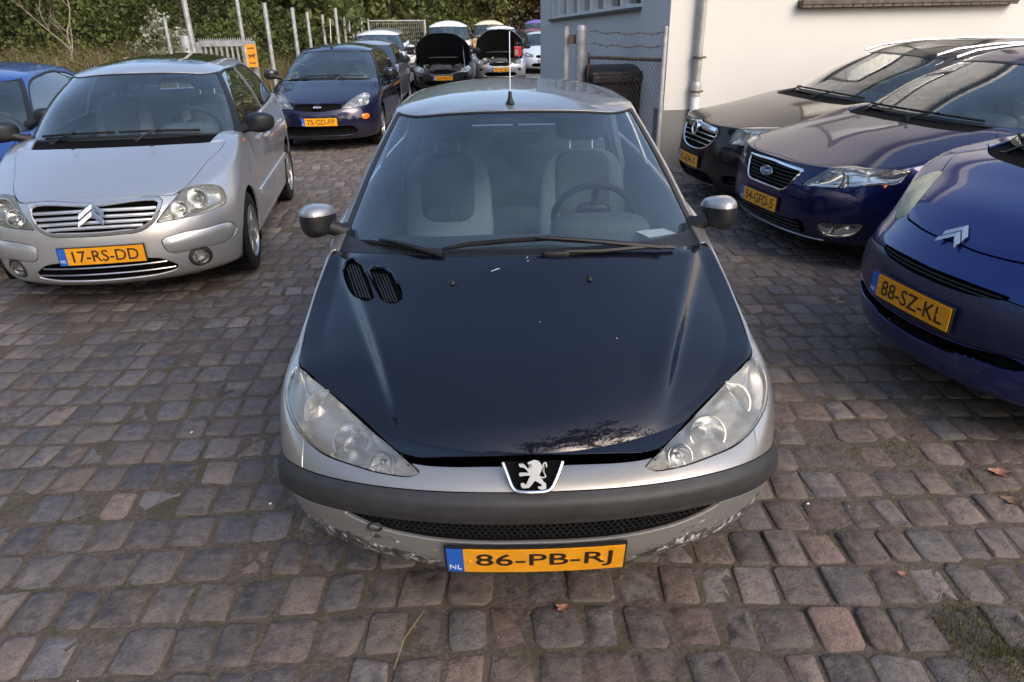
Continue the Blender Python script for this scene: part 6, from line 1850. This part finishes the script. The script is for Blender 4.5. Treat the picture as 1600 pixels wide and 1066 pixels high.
    wip([(-.69, 1.255, .915), (-.607, 1.178, .930), (-.52, 1.118, .938), (-.438, 1.062, .938), (-.36, 1.015, .932)], [(-.30, .990, .930), (-.40, 1.030, .948), (-.50, 1.095, .955), (-.56, 1.14, .952)])
    wip([(-.305, 1.022, .944), (-.205, 1.026, .960), (-.035, 1.024, .972), (.10, 1.030, .976), (.22, 1.028, .966), (.33, 1.035, .955), (.40, 1.05, .945)], [(.545, 1.035, .930), (.40, 1.020, .950), (.20, 1.008, .976), (.06, 1.012, .986)])
    b_ = MB(); b_.tube([(.60, 1.06, .92), (.50, 1.03, .935), (.30, .985, .935), (.16, .978, .938)], .009, 6); b_.build('wiper_linkage', 'black_plastic', root, True)
    V, F = rbox((.11, .05, .03), .5, 10); V += (.13, .985, .930); raw_obj('cowl_vent', V, F, 'black_plastic', root)
    # aerial
    t = empty('antenna'); t.parent = root; t.location = (-.023, 1.875, 1.374)
    b_ = MB(); b_.lathe([(0, .020), (.006, .021), (.018, .014), (.035, .009), (.055, .008), (.060, .0005)], 16, 'z'); b_.build('antenna_base', 'black_plastic', t, True)
    b_ = MB(); b_.tube([(0, .0, .05), (.003, .11, .31)], .0026, 6); b_.build('antenna_rod', 'dull_chrome', t, True)
    # badge: chrome frame and rampant lion
    e_ = empty('emblem'); e_.parent = root
    frp = [(-.0833, .020, .6492), (-.0707, -.002, .622), (-.0603, -.021, .5986), (-.0474, -.030, .5878), (-.0075, -.032, .5857), (.0378, -.030, .5866), (.0521, -.021, .5954), (.0693, .002, .6227), (.0811, .022, .6471)]
    b_ = MB(); sm = []
    for i in range(len(frp) - 1):
        for k in range(3): sm.append(Vector(frp[i]).lerp(Vector(frp[i + 1]), k / 3))
    sm.append(Vector(frp[-1])); sm = [sm[0]] + [(sm[i - 1] + sm[i] * 2 + sm[i + 1]) / 4 for i in range(1, len(sm) - 1)] + [sm[-1]]
    b_.tube(sm, .0048, 8); b_.build('emblem_frame', 'chrome', e_, True)
    b_ = MB(); bp_ = [Vector(v) + Vector((0, .006, 0)) for v in frp]; c_ = Vector((0, .016, .625)); b_.add(bp_ + [c_], [(i, i + 1, 9) for i in range(8)] + [(8, 0, 9)]); b_.build('emblem_back', 'gap_black', e_)
    lion = [(730, 345), (780, 320), (850, 298), (920, 318), (962, 370), (985, 425), (975, 475), (942, 540), (932, 585), (965, 622), (1000, 690), (1040, 720), (1045, 812), (960, 832), (900, 802), (905, 768), (962, 770), (970, 742), (925, 712), (880, 682), (850, 668), (800, 730), (742, 792), (640, 797), (605, 770), (600, 708), (650, 700), (692, 740), (715, 690), (755, 610), (778, 576), (680, 576), (590, 586), (574, 560), (576, 530), (600, 518), (680, 520), (742, 526), (706, 470), (660, 432), (600, 424), (574, 395), (580, 362), (640, 358), (684, 388), (722, 440), (748, 455), (745, 430), (790, 432), (806, 415), (752, 410), (748, 398), (800, 392), (795, 376), (738, 378)]
    tail = [(975, 428), (1000, 430), (1018, 520), (1050, 580), (1046, 612), (1000, 630), (950, 605), (945, 588), (1000, 608), (1026, 598), (1026, 578), (990, 500), (985, 440), (992, 380), (1020, 345), (1055, 342), (1070, 380), (1068, 442), (1048, 430), (1046, 375), (1030, 362), (1012, 385), (1004, 430)]
    o0 = Vector((0.0, -.010, .627)); up_ = Vector((0, .55, .84)); nrm = Vector((0, -.84, .55))
    for nm, pl_, th in (('lion', lion, .005), ('lion_tail', tail, .004)):
        P2 = [((u_ - 830) * .000155, -(v_ - 570) * .000150) for u_, v_ in pl_]
        b_ = MB(); n = len(P2)
        F3 = [o0 + Vector((a_, 0, 0)) + up_ * c2 + nrm * th for a_, c2 in P2]; B3 = [o0 + Vector((a_, 0, 0)) + up_ * c2 for a_, c2 in P2]
        b_.add(F3 + B3, [tuple(range(n)), tuple(range(2 * n - 1, n - 1, -1))] + [(i, (i + 1) % n, n + (i + 1) % n, n + i) for i in range(n)])
        b_.build(nm, 'badge_steel', e_)
    # inspection paper on the dashboard
    b_ = MB(); b_.add([(.50, 1.355, .902), (.625, 1.375, .906), (.665, 1.300, .905), (.545, 1.262, .900)], [(0, 3, 2, 1)]); o = b_.build('paper_sheet', 'paper', None, fix=False)
    mark(o, 'white paper sheet lying on the dashboard of the foreground car', 'paper')
    # cabin side trims and pillars behind the glass
    for s in (-1, 1):
        b_ = MB(); b_.tube([(s * .60, 2.58, .55), (s * .62, 2.60, .95), (s * .53, 2.58, 1.30)], .035, 8); b_.build('centre_pillar', 'trim_light', root, True)
        b_ = MB(); b_.tube([(s * .60, 2.50, .60), (s * .585, 2.48, .95), (s * .50, 2.45, 1.22)], .014, 6); b_.build('seat_belt', 'seat_dark', root, True)
    # bright bar between headlight tips is part of the bumper; dirt on tow-eye cover
    b_ = MB(); n = 14
    b_.tube([(-.455 + .020 * math.cos(2 * math.pi * k / n), .028, .432 + .014 * math.sin(2 * math.pi * k / n)) for k in range(n)], .0035, 6); b_.build('tow_eye', 'black_plastic', root, True)
    # stone chips and a scratch on the dark bonnet
    for (x, y, l, a_) in ((-.10, .885, .035, .5), (.02, .955, .008, 1.2), (.022, .935, .005, .3), (.05, .60, .003, 0), (.30, .52, .004, 1.), (-.22, .80, .003, 0)):
        p_ = deck_pt(x, y); b_ = MB(); d_ = Vector((math.cos(a_), math.sin(a_), .32 * math.sin(a_))) * l / 2
        b_.tube([p_ - d_ + Vector((0, 0, .0006)), p_ + d_ + Vector((0, 0, .0006))], .0013, 5); b_.build('paint_chip', 'paper', root)
hero_details(HERO)
def place(name, label, x, y, a, dz=0.0, group=None):
    return empty(name, (x, y, gz(y) + dz), a, label, 'car', group)
def mirrors(root, x, y, z, size, top, bottom, arm=0.07):
    for s in (-1, 1): make_mirror(root, (s * x, y, z), s, size, top, bottom, arm)

# --- silver compact car
root = place('parked_car', 'silver five-door hatchback with chevron badge and sunroof, plate 17-RS-DD', -2.70, 2.86, 0.155, -0.02)
pm = paint('silver_paint', (0.60, 0.605, 0.615), 0.75, 0.34, dust=0.06)
car_body('c3', root, pm)
srf, cab = build_surfaces(SPECS['c3'])
for z, xw in ((.694, .372), (.660, .364), (.628, .342), (.598, .290)):
    slat(root, srf, -xw, xw, lambda x, z=z: z - 0.010 * (x / .37) ** 2, 0.019, pm, out=0.0, depth=0.02)
for z, xw in ((.335, .385), (.285, .425)):
    slat(root, srf, -xw, xw, lambda x, z=z: z, 0.010, 'dull_chrome', out=-0.004, depth=0.012)
chevrons(root, srf, 0, .712, .150, 0.020)
p, n = front_pt(srf, 0, .43)
make_plate(root, '17-RS-DD', (0.02, p.y - 0.02, .425), R(0), curve=0.10)
mirrors(root, .93, 1.20, 1.06, (.22, .17, .15), 'black_plastic', 'black_plastic', 0.07)
add_wipers(root, cab, [(-.60, .06, -.05, .10, (-.50, .96, .99)), (-.02, .10, .52, .12, (.10, .88, 1.00))])
for s in (-1, 1):
    for yy in (1.98, 2.86): handle(root, s * .845, yy, .86, pm)
    mb = MB(); mb.lathe([(0, .001), (.004, .02), (0, .028)], 12, 'x'); o = mb.build('side_repeater', 'lens_clear', root, True); o.location = (s * .834, 1.04, .74)
    mb = MB(); mb.lathe([(0, .012), (.006, .009), (.008, .001)], 10, 'z'); o = mb.build('washer_jet', 'black_plastic', root, True); o.location = (s * .26, .68, .99)
rub_strip(root, None, .836, 1.30, 3.0, .50, .05, pm)

# --- dark blue hatchback
root = place('parked_car', 'dark blue hatchback with oval badge and amber indicators, plate 75-GD-FP', -2.765, 9.25, 0.029)
pm = paint('dark_blue_paint', (0.007, 0.007, 0.034), 0.5, 0.32, dust=0.012)
car_body('focus', root, pm)
srf, cab = build_surfaces(SPECS['focus'])
oval_badge(root, srf, 0, .645, .058, .024)
p, n = front_pt(srf, 0, .45)
make_plate(root, '75-GD-FP', (0.02, p.y - 0.02, .452), R(0), curve=0.08)
mirrors(root, .95, 1.32, 1.03, (.23, .17, .15), pm, 'black_plastic', 0.06)
add_wipers(root, cab, [(-.62, .06, -.05, .10, (-.45, 1.06, .93)), (-.02, .08, .55, .10, (.12, 1.0, .94))])
for s in (-1, 1):
    for yy in (2.15, 3.05): handle(root, s * .86, yy, .82, pm)
    mb = MB(); mb.lathe([(0, .012), (.006, .009), (.008, .001)], 10, 'z'); o = mb.build('washer_jet', 'black_plastic', root, True); o.location = (s * .25, .92, .955)
antenna(root, (-0.05, 1.95, 1.405), .42, .35)

# --- large dark blue estate
root = place('parked_car', 'large dark blue estate with chrome grille frame, plate 54-GFD-5', 2.045, 4.07, -1.36)
pm = paint('deep_blue_paint', (0.004, 0.008, 0.060), 0.45, 0.30, dust=0.012, coat=0.65)
car_body('mondeo', root, pm)
srf, cab = build_surfaces(SPECS['mondeo'])
for k in range(6):
    z = .553 + k * .025
    slat(root, srf, -(.265 + (z - .55) * .6), .265 + (z - .55) * .6, lambda x, z=z: z, 0.008, 'black_plastic', out=-0.012, depth=0.012)
for z in (.245, .275, .305):
    slat(root, srf, -.44, .44, lambda x, z=z: z, 0.010, 'black_plastic', out=-0.012, depth=0.012)
slat(root, srf, -.62, .62, lambda x: .205 + .01 * (x / .6) ** 2, 0.012, 'dull_chrome', out=0.004, depth=0.02, name='bumper_lip')
oval_badge(root, srf, 0, .625, .085, .036)
p, n = front_pt(srf, 0, .41)
make_plate(root, '54-GFD-5', (-0.02, p.y - 0.02, .405), R(0), curve=0.07)
mirrors(root, 1.02, 2.02, 1.06, (.22, .18, .15), pm, 'black_plastic', 0.07)
add_wipers(root, cab, [(-.66, .06, -.02, .10, (-.5, 1.22, .98)), (.0, .08, .62, .10, (.12, 1.12, .99))])
for s in (-1, 1):
    for yy in (2.55, 3.50): handle(root, s * .945, yy, .88, pm)
    mb = MB(); mb.tube([(s * .57, 2.10, 1.385), (s * .572, 2.3, 1.435), (s * .575, 2.7, 1.468), (s * .57, 3.3, 1.482), (s * .555, 4.0, 1.47), (s * .53, 4.3, 1.40)], .016, 8); mb.build('roof_rail', 'dull_chrome', root, True)
    mb = MB(); mb.lathe([(0, .013), (.006, .010), (.008, .001)], 10, 'z'); o = mb.build('washer_jet', 'black_plastic', root, True); o.location = (s * .28, .98, .975)

# --- dark grey saloon by the wall
root = place('parked_car', 'dark charcoal saloon with round chrome grille nearest the white wall', 1.895, 5.815, -1.44)
pm = paint('charcoal_paint', (0.006, 0.006, 0.011), 0.4, 0.30, dust=0.02, coat=0.6)
car_body('insignia', root, pm)
srf, cab = build_surfaces(SPECS['insignia'])
slat(root, srf, -.385, .385, lambda x: .765 - .015 * (x / .38) ** 2, .055, 'chrome', out=0.004, depth=0.02, name='grille_bar')
for z, xw in ((.705, .375), (.66, .35), (.615, .30)):
    slat(root, srf, -xw, xw, lambda x, z=z: z - 0.012 * (x / .37) ** 2, .013, 'chrome', out=-0.004, depth=0.018)
ring_emblem(root, srf, 0, .735, .062, .02)
p, n = front_pt(srf, 0, .44)
make_plate(root, 'RS-834-X', (-0.03, p.y - 0.02, .43), R(0), curve=0.07)
mirrors(root, 1.01, 2.05, 1.06, (.22, .18, .15), pm, 'black_plastic', 0.07)
add_wipers(root, cab, [(-.66, .06, -.02, .10, (-.5, 1.28, .99)), (.0, .08, .62, .10, (.12, 1.18, 1.0))])
for s in (-1, 1):
    mb = MB(); mb.tube([(s * .57, 2.12, 1.40), (s * .572, 2.32, 1.45), (s * .575, 2.7, 1.485), (s * .57, 3.3, 1.50), (s * .555, 4.0, 1.488), (s * .53, 4.3, 1.42)], .014, 8); mb.build('roof_rail', 'dull_chrome', root, True)
    for k in range(2):
        mb = MB(); mb.box((s * .69, .23 , .305 + k * .04), (.2, .02, .012), Matrix.Rotation(s * R(38), 3, 'Z')); mb.build('vent_bar', 'black_plastic', root)

# --- bright blue people carrier
root = place('parked_car', 'blue people carrier with dark bumper band in the right foreground, plate 88-SZ-KL', 1.86, 1.45, -1.39)
pm = paint('royal_blue_paint', (0.008, 0.025, 0.155), 0.5, 0.30, dust=0.012)
car_body('mpv', root, pm)
srf, cab = build_surfaces(SPECS['mpv'])
for z in (.640, .655):
    slat(root, srf, -.36, .36, lambda x, z=z: z, .007, 'black_plastic', out=-0.008, depth=0.012)
chevrons(root, srf, -.02, .835, .118, 0.010)
p, n = front_pt(srf, 0, .51)
make_plate(root, '88-SZ-KL', (-0.02, p.y - 0.026, .515), R(0), curve=0.10)
mirrors(root, .98, 1.55, 1.16, (.22, .18, .19), 'black_plastic', 'black_plastic', 0.07)
add_wipers(root, cab, [(-.66, .06, -.02, .08, (-.55, .82, 1.05)), (.0, .08, .62, .10, (.12, .72, 1.06))])

# ------------------------------------------------------------------ cars and vans further back
gen('van', 4.70, 0.93, (0.12, 0.88), (0.62, 1.16), (1.20, 1.66), 1.86, [(0.4, 0.98), (0.7, 1.08), (0.9, 1.12)], [(0.3, 1.0), (0.5, 1.10)],
    [(1.2, 1.16), (2.6, 1.18), (4.5, 1.20)], D=0.60, n=2.5, D6=0.60, n6=2.3, zbt=0.66, zbm=0.5, zsh=0.92, roofW=0.78, res=0.4, roofR=4.62, corner=0.26, rear=0.04)
SPECS['van']['wheels'] = dict(yf=0.92, yr=3.75, z=0.32, r=0.32, arch=0.365, x=0.80, w=0.20, spokes=6)
std_cabin('van', scr=(0.82, 0.95)); std_interior('van'); std_front('van')
def variant(new, old, res):
    SPECS[new] = dict(SPECS[old]); SPECS[new]['res'] = res
variant('mpv_far', 'mpv', 0.45); std_front('mpv_far')
variant('hatch_far', 'hatch', 0.42); variant('hatch_near', 'hatch', 0.7)
SPECS['hatch_near']['cuts_cabin'] = None
std_cabin('hatch_near', scr=(0.84, 0.94), win=[[(1.46, .96, 1), (1.62, 1.12), (1.90, 1.27), (2.30, 1.325), (2.72, 1.325), (3.02, 1.26), (3.12, 1.16, 1), (3.06, 1.0, 1)], None])
def far_car(key, x, y, a, label, pm, plate=None, hood_open=None, mirror=True, plate_z=.45, mirror_mat='black_plastic'):
    root = place('parked_car', label, x, y, a)
    P = car_body(key, root, pm, hood_open=hood_open)
    if plate:
        sp_ = SPECS[key]; r_ = sp_['rings'][3]
        make_plate(root, plate, (0, r_['yF'] - .022, plate_z), 0, curve=.1)
    g0 = SPECS[key]['grings'][0]
    if mirror: mirrors(root, SPECS[key]['rings'][4]['W'] + .10, g0['yF'] + .30, g0['z'][0][1] + .09, (.22, .17, .15), mirror_mat, 'black_plastic', .06)
    return root
p_blue = paint('bright_blue_paint', (0.020, 0.085, 0.36), 0.5, 0.32, dust=.06)
p_silver2 = paint('cool_silver_paint', (0.48, 0.50, 0.53), 0.75, 0.34, dust=.06)
p_white = paint('white_paint', (0.72, 0.73, 0.75), 0.0, 0.4, dust=.08)
p_black = paint('black_paint', (0.010, 0.010, 0.013), 0.2, 0.3, dust=.05)
p_red = paint('faded_red_paint', (0.28, 0.06, 0.07), 0.0, 0.45, dust=.3)
p_cream = paint('cream_paint', (0.62, 0.57, 0.38), 0.0, 0.45, dust=.15)
p_orange = paint('yellow_orange_paint', (0.72, 0.38, 0.06), 0.0, 0.4, dust=.08)
p_purple = paint('purple_paint', (0.13, 0.10, 0.34), 0.1, 0.4, dust=.15)
p_pale = paint('pale_blue_paint', (0.55, 0.62, 0.70), 0.2, 0.4, dust=.06)
rt = far_car('hatch_near', -4.62, 3.30, .17, 'bright blue hatchback at the left edge beside the silver hatchback', p_blue, mirror_mat='black_plastic')
far_car('hatch_far', -3.05, 13.85, .03, 'silver hatchback with black mirrors right behind the dark blue hatchback', p_silver2)
far_car('mpv_far', -3.45, 18.3, .03, 'white people carrier third in the left row', p_white, mirror_mat=p_white)
far_car('mpv_far', -4.15, 23.6, .03, 'pale silver people carrier last in the left row', p_pale)
def engine_bay(root, key, seed=1):
    r = np.random.default_rng(seed)
    sp_ = SPECS[key]; zl = sp_['rings'][-1]['z'][0][1]
    e_ = empty('engine_bay'); e_.parent = root
    b_ = MB(); b_.box((0, .52, .45), (1.30, .85, .06)); b_.box((0, .95, .68), (1.34, .05, .44)); b_.build('bay_tray', 'gap_black', e_)
    b_ = MB(); b_.box((0, .14, zl - .03), (1.0, .06, .08), bev=.01); b_.box((0, .17, zl - .20), (.8, .03, .26)); b_.build('radiator_panel', 'engine_grey', e_)
    V, F = rbox((.62, .38, .22), .4, 8); V += (-.05, .50, zl - .02); raw_obj('engine_cover', V, F, 'engine_grey', e_)
    b_ = MB(); b_.box((.45, .62, zl - .03), (.24, .18, .20), bev=.01); b_.build('battery', 'engine_grey', e_)
    V, F = rbox((.16, .16, .18), .6, 8); V += (-.48, .70, zl); raw_obj('coolant_tank', V, F, 'engine_alloy', e_)
    for k in range(7):
        b_ = MB(); x0, y0 = r.uniform(-.5, .5), r.uniform(.25, .8)
        b_.tube([(x0, y0, zl + .02), (x0 + r.uniform(-.2, .2), y0 + r.uniform(-.1, .1), zl + .09), (x0 + r.uniform(-.3, .3), y0 + r.uniform(-.2, .2), zl)], .02, 6); b_.build('hose', ['engine_grey', 'engine_alloy', 'rubber'][k % 3], e_, True)
    b_ = MB(); b_.tube([(.60, .20, zl), (.55, .62, zl + .62)], .006, 5); b_.build('hood_prop', 'dull_chrome', e_, True)
hy, hz_ = SPECS['hatch_far']['grings'][0]['yF'] - .02, SPECS['hatch_far']['deck'][-3][1]
c_ = far_car('hatch_far', -1.60, 18.55, .03, 'black hatchback with its bonnet raised, orange plate, in the back of the yard', p_black, 'GH-706-X', (R(-62), hy, hz_))
engine_bay(c_, 'hatch_far', 1)
c_ = far_car('hatch_far', -0.05, 21.85, .03, 'silver hatchback with its bonnet raised in the back of the yard', p_silver2, '37-NF-BL', (R(-66), hy, hz_))
engine_bay(c_, 'hatch_far', 2)
simple('red_plastic', (0.45, 0.02, 0.02), 0.4)
J = empty('booster_pack', (.50, 22.42, gz(22.4) + .80), .2, 'red booster pack standing in the open engine bay of the silver hatchback', 'booster')
b_ = MB(); b_.box((0, 0, .14), (.24, .16, .30), bev=.02); b_.build('case', 'red_plastic', J)
b_ = MB(); b_.tube([(-.09, 0, .28), (-.08, 0, .38), (.08, 0, .38), (.09, 0, .28)], .018, 8); b_.build('grip', 'black_plastic', J, True)
b_ = MB(); b_.box((-.06, -.083, .12), (.08, .006, .16)); b_.build('front_panel', 'steel_grey', J)
far_car('hatch_far', 1.62, 26.4, .02, 'white hatchback half hidden by the corner of the building', p_pale, '19-TK-XZ')
far_car('van', -2.10, 28.2, .03, 'white van behind the black car with the raised bonnet', p_white)
far_car('van', -2.45, 34.5, .03, 'yellow and orange van far back behind the white van', p_orange)
far_car('mpv_far', .06, 30.0, .03, 'white people carrier behind the silver car with the raised bonnet', p_white)
far_car('van', -.55, 38.2, .03, 'cream van far back in the middle of the yard', p_cream)
far_car('hatch_far', 1.75, 35.5, .02, 'faded red hatchback behind the half hidden white hatchback', p_red)
far_car('van', 2.25, 42.5, .02, 'purple van far back beside the building', p_purple)
T = empty('spare_tyre', (.72, 27.6, gz(27.6)), 0, 'loose black tyre standing on a drum left of the white hatchback', 'tyre')
b_ = MB(); b_.lathe([(-.09, .20), (-.10, .27), (-.08, .32), (.08, .32), (.10, .27), (.09, .20)], 24, 'y', (0, 0, 1.16), closed=True); b_.build('tread', 'rubber', T, True)
T2 = empty('oil_drum', (.72, 27.6, gz(27.6)), 0, 'dark steel drum under the loose tyre', 'drum')
b_ = MB(); b_.lathe([(0, .001), (0, .29), (.28, .29), (.29, .30), (.30, .29), (.56, .29), (.57, .30), (.58, .29), (.84, .29), (.84, .001)], 24, 'z'); b_.build('drum_body', 'engine_grey', T2, True)
# ------------------------------------------------------------------ litter, weeds and leaves on the paving
def litter():
    r = np.random.default_rng(21)
    # grit and small stones in the joints
    n = 9000
    x = r.uniform(-4.2, 4.5, n); y = r.uniform(-1.45, 1, n) ** 1 ; y = -1.45 + r.beta(1.0, 1.8, n) * 7.0
    s = .0014 + .006 * r.beta(1, 7, n)
    z = gza(y) + r.uniform(-.008, .004, n)
    base = np.array([(1, 0, 0), (-1, 0, 0), (0, 1, 0), (0, -1, 0), (0, 0, 1), (0, 0, -1)], float)
    V = (np.stack([x, y, z], 1)[:, None] + base[None] * s[:, None, None] * r.uniform(.6, 1.3, (n, 6, 1))).reshape(-1, 3)
    f = np.array([(0, 2, 4), (2, 1, 4), (1, 3, 4), (3, 0, 4), (2, 0, 5), (1, 2, 5), (3, 1, 5), (0, 3, 5)])
    F = (np.arange(n)[:, None, None] * 6 + f[None]).reshape(-1, 3)
    leaf_mat('grit', [(0.05, 0.045, 0.04), (0.16, 0.14, 0.12), (0.55, 0.53, 0.50)], 0.0)
    o = leaf_obj('grit', V, F, np.repeat(r.beta(1.2, 2.2, n), 6), 'grit', None); mark(o, 'fine grit and crumbs scattered over the cobbles', 'grit', kind='stuff')
    # moss and grass in the joints: patches
    spots = [(1.40, -.10, .085, 900), (1.34, -.02, .06, 350), (1.45, -.20, .07, 500), (1.88, .74, .07, 160), (1.62, .98, .06, 110), (1.38, .05, .05, 120), (1.40, .98, .05, 90), (1.20, 1.45, .05, 80), (1.32, 2.0, .05, 70), (1.05, -.05, .04, 60), (1.12, .42, .04, 60),
             (-.25, -.75, .03, 50), (-.50, -.55, .03, 40), (-2.45, 6.2, .14, 220), (-2.2, 5.9, .12, 160), (-2.9, 7.0, .15, 160), (-.95, .25, .03, 30), (-1.05, 1.15, .04, 40), (2.3, 1.2, .1, 100), (1.0, .55, .04, 50), (1.15, -.30, .04, 70)]
    P = []; H = []
    for (cx, cy, rad, k) in spots:
        P.append(np.column_stack([r.normal(cx, rad, k), r.normal(cy, rad, k)])); H.append(np.full(k, .012 + rad * .12))
    P = np.concatenate(P); H = np.concatenate(H) * r.uniform(.5, 1.5, len(P))
    an = r.uniform(0, 2 * math.pi, len(P)); w = .0016; z0 = gza(P[:, 1]) - .006
    c, s_ = np.cos(an), np.sin(an); ln = H * r.uniform(.2, .9, len(P))
    A = np.column_stack([P[:, 0] - s_ * w, P[:, 1] + c * w, z0]); Bq = np.column_stack([P[:, 0] + s_ * w, P[:, 1] - c * w, z0]); T = np.column_stack([P[:, 0] + c * ln, P[:, 1] + s_ * ln, z0 + .006 + H])
    V = np.stack([A, Bq, T], 1).reshape(-1, 3); F = np.arange(len(V)).reshape(-1, 3)
    leaf_mat('joint_grass', [(0.06, 0.065, 0.018), (0.11, 0.11, 0.035), (0.20, 0.17, 0.07)], 0.3)
    o = leaf_obj('joint_grass', V, F, np.repeat(r.uniform(0, 1, len(P)), 3), 'joint_grass', None); mark(o, 'thin grass and moss growing in the cobble joints', 'grass', kind='stuff')
    # fallen leaves one can pick out
    simple('fallen_leaf_pink', (0.30, 0.14, 0.095), .7, var=.3, vscale=40)
    simple('fallen_leaf_brown', (0.14, 0.085, 0.055), .7, var=.3, vscale=40)
    Lf = [(1.96, .78, .040, 'fallen_leaf_pink', 'pinkish curled leaf near the right edge of the paving'), (1.89, .60, .036, 'fallen_leaf_brown', 'brown curled leaf below the pinkish leaf at the right edge'),
          (.10, .115, .024, 'fallen_leaf_pink', 'crumpled pinkish leaf in front of the number plate'), (1.27, .23, .016, 'fallen_leaf_pink', 'small reddish leaf on the right cobbles'), (-.01, .10, .009, 'fallen_leaf_brown', 'tiny brown leaf left of the crumpled pinkish leaf')]
    for (x, y, s, mt, lb) in Lf:
        n_ = 9
        V = []; F = []
        for i in range(n_):
            for j in range(n_):
                u, v = i / (n_ - 1) * 2 - 1, j / (n_ - 1) * 2 - 1
                rr = (1 - .35 * abs(math.sin(2.5 * math.atan2(v, u)))) 
                V.append((x + u * s * rr, y + v * s * .8 * rr, gz(y) + .007 + s * (.25 * u * u + .18 * v * v + .12 * math.sin(3 * u + 2 * v)) + r.normal(0, s * .03)))
        for i in range(n_ - 1):
            for j in range(n_ - 1): F.append((i * n_ + j, (i + 1) * n_ + j, (i + 1) * n_ + j + 1, i * n_ + j + 1))
        mark(raw_obj('fallen_leaf', V, F, mt, None, True), lb, 'leaf', 'leaves on the paving')
    mb = MB(); mb.tube([(-.42, -.10, gz(0) + .006), (-.40, .0, .02), (-.37, .06, .025), (-.35, .12, .012)], .0016, 5)
    simple('straw', (0.30, 0.22, 0.12), .8)
    mark(mb.build('grass_stalk', 'straw'), 'thin dry grass stalk lying on the cobbles before the bumper', 'stalk')
    # white scraps
    for k, (x, y, a) in enumerate([(-1.02, .70, .4), (-1.55, 1.25, 1.0), (1.10, .62, .2)]):
        lbs = ['small white scrap of litter left of the near headlight', 'small white scrap on the cobbles below the silver hatchback', 'small white scrap right of the scraped bumper']
        mb = MB(); mb.box((x, y, gz(y) + .006), (.011, .006, .003), Matrix.Rotation(a, 3, 'Z') @ Matrix.Rotation(.2, 3, 'X')); mark(mb.build('paper_scrap', 'paper'), lbs[k], 'litter', 'white scraps on the cobbles')
litter()
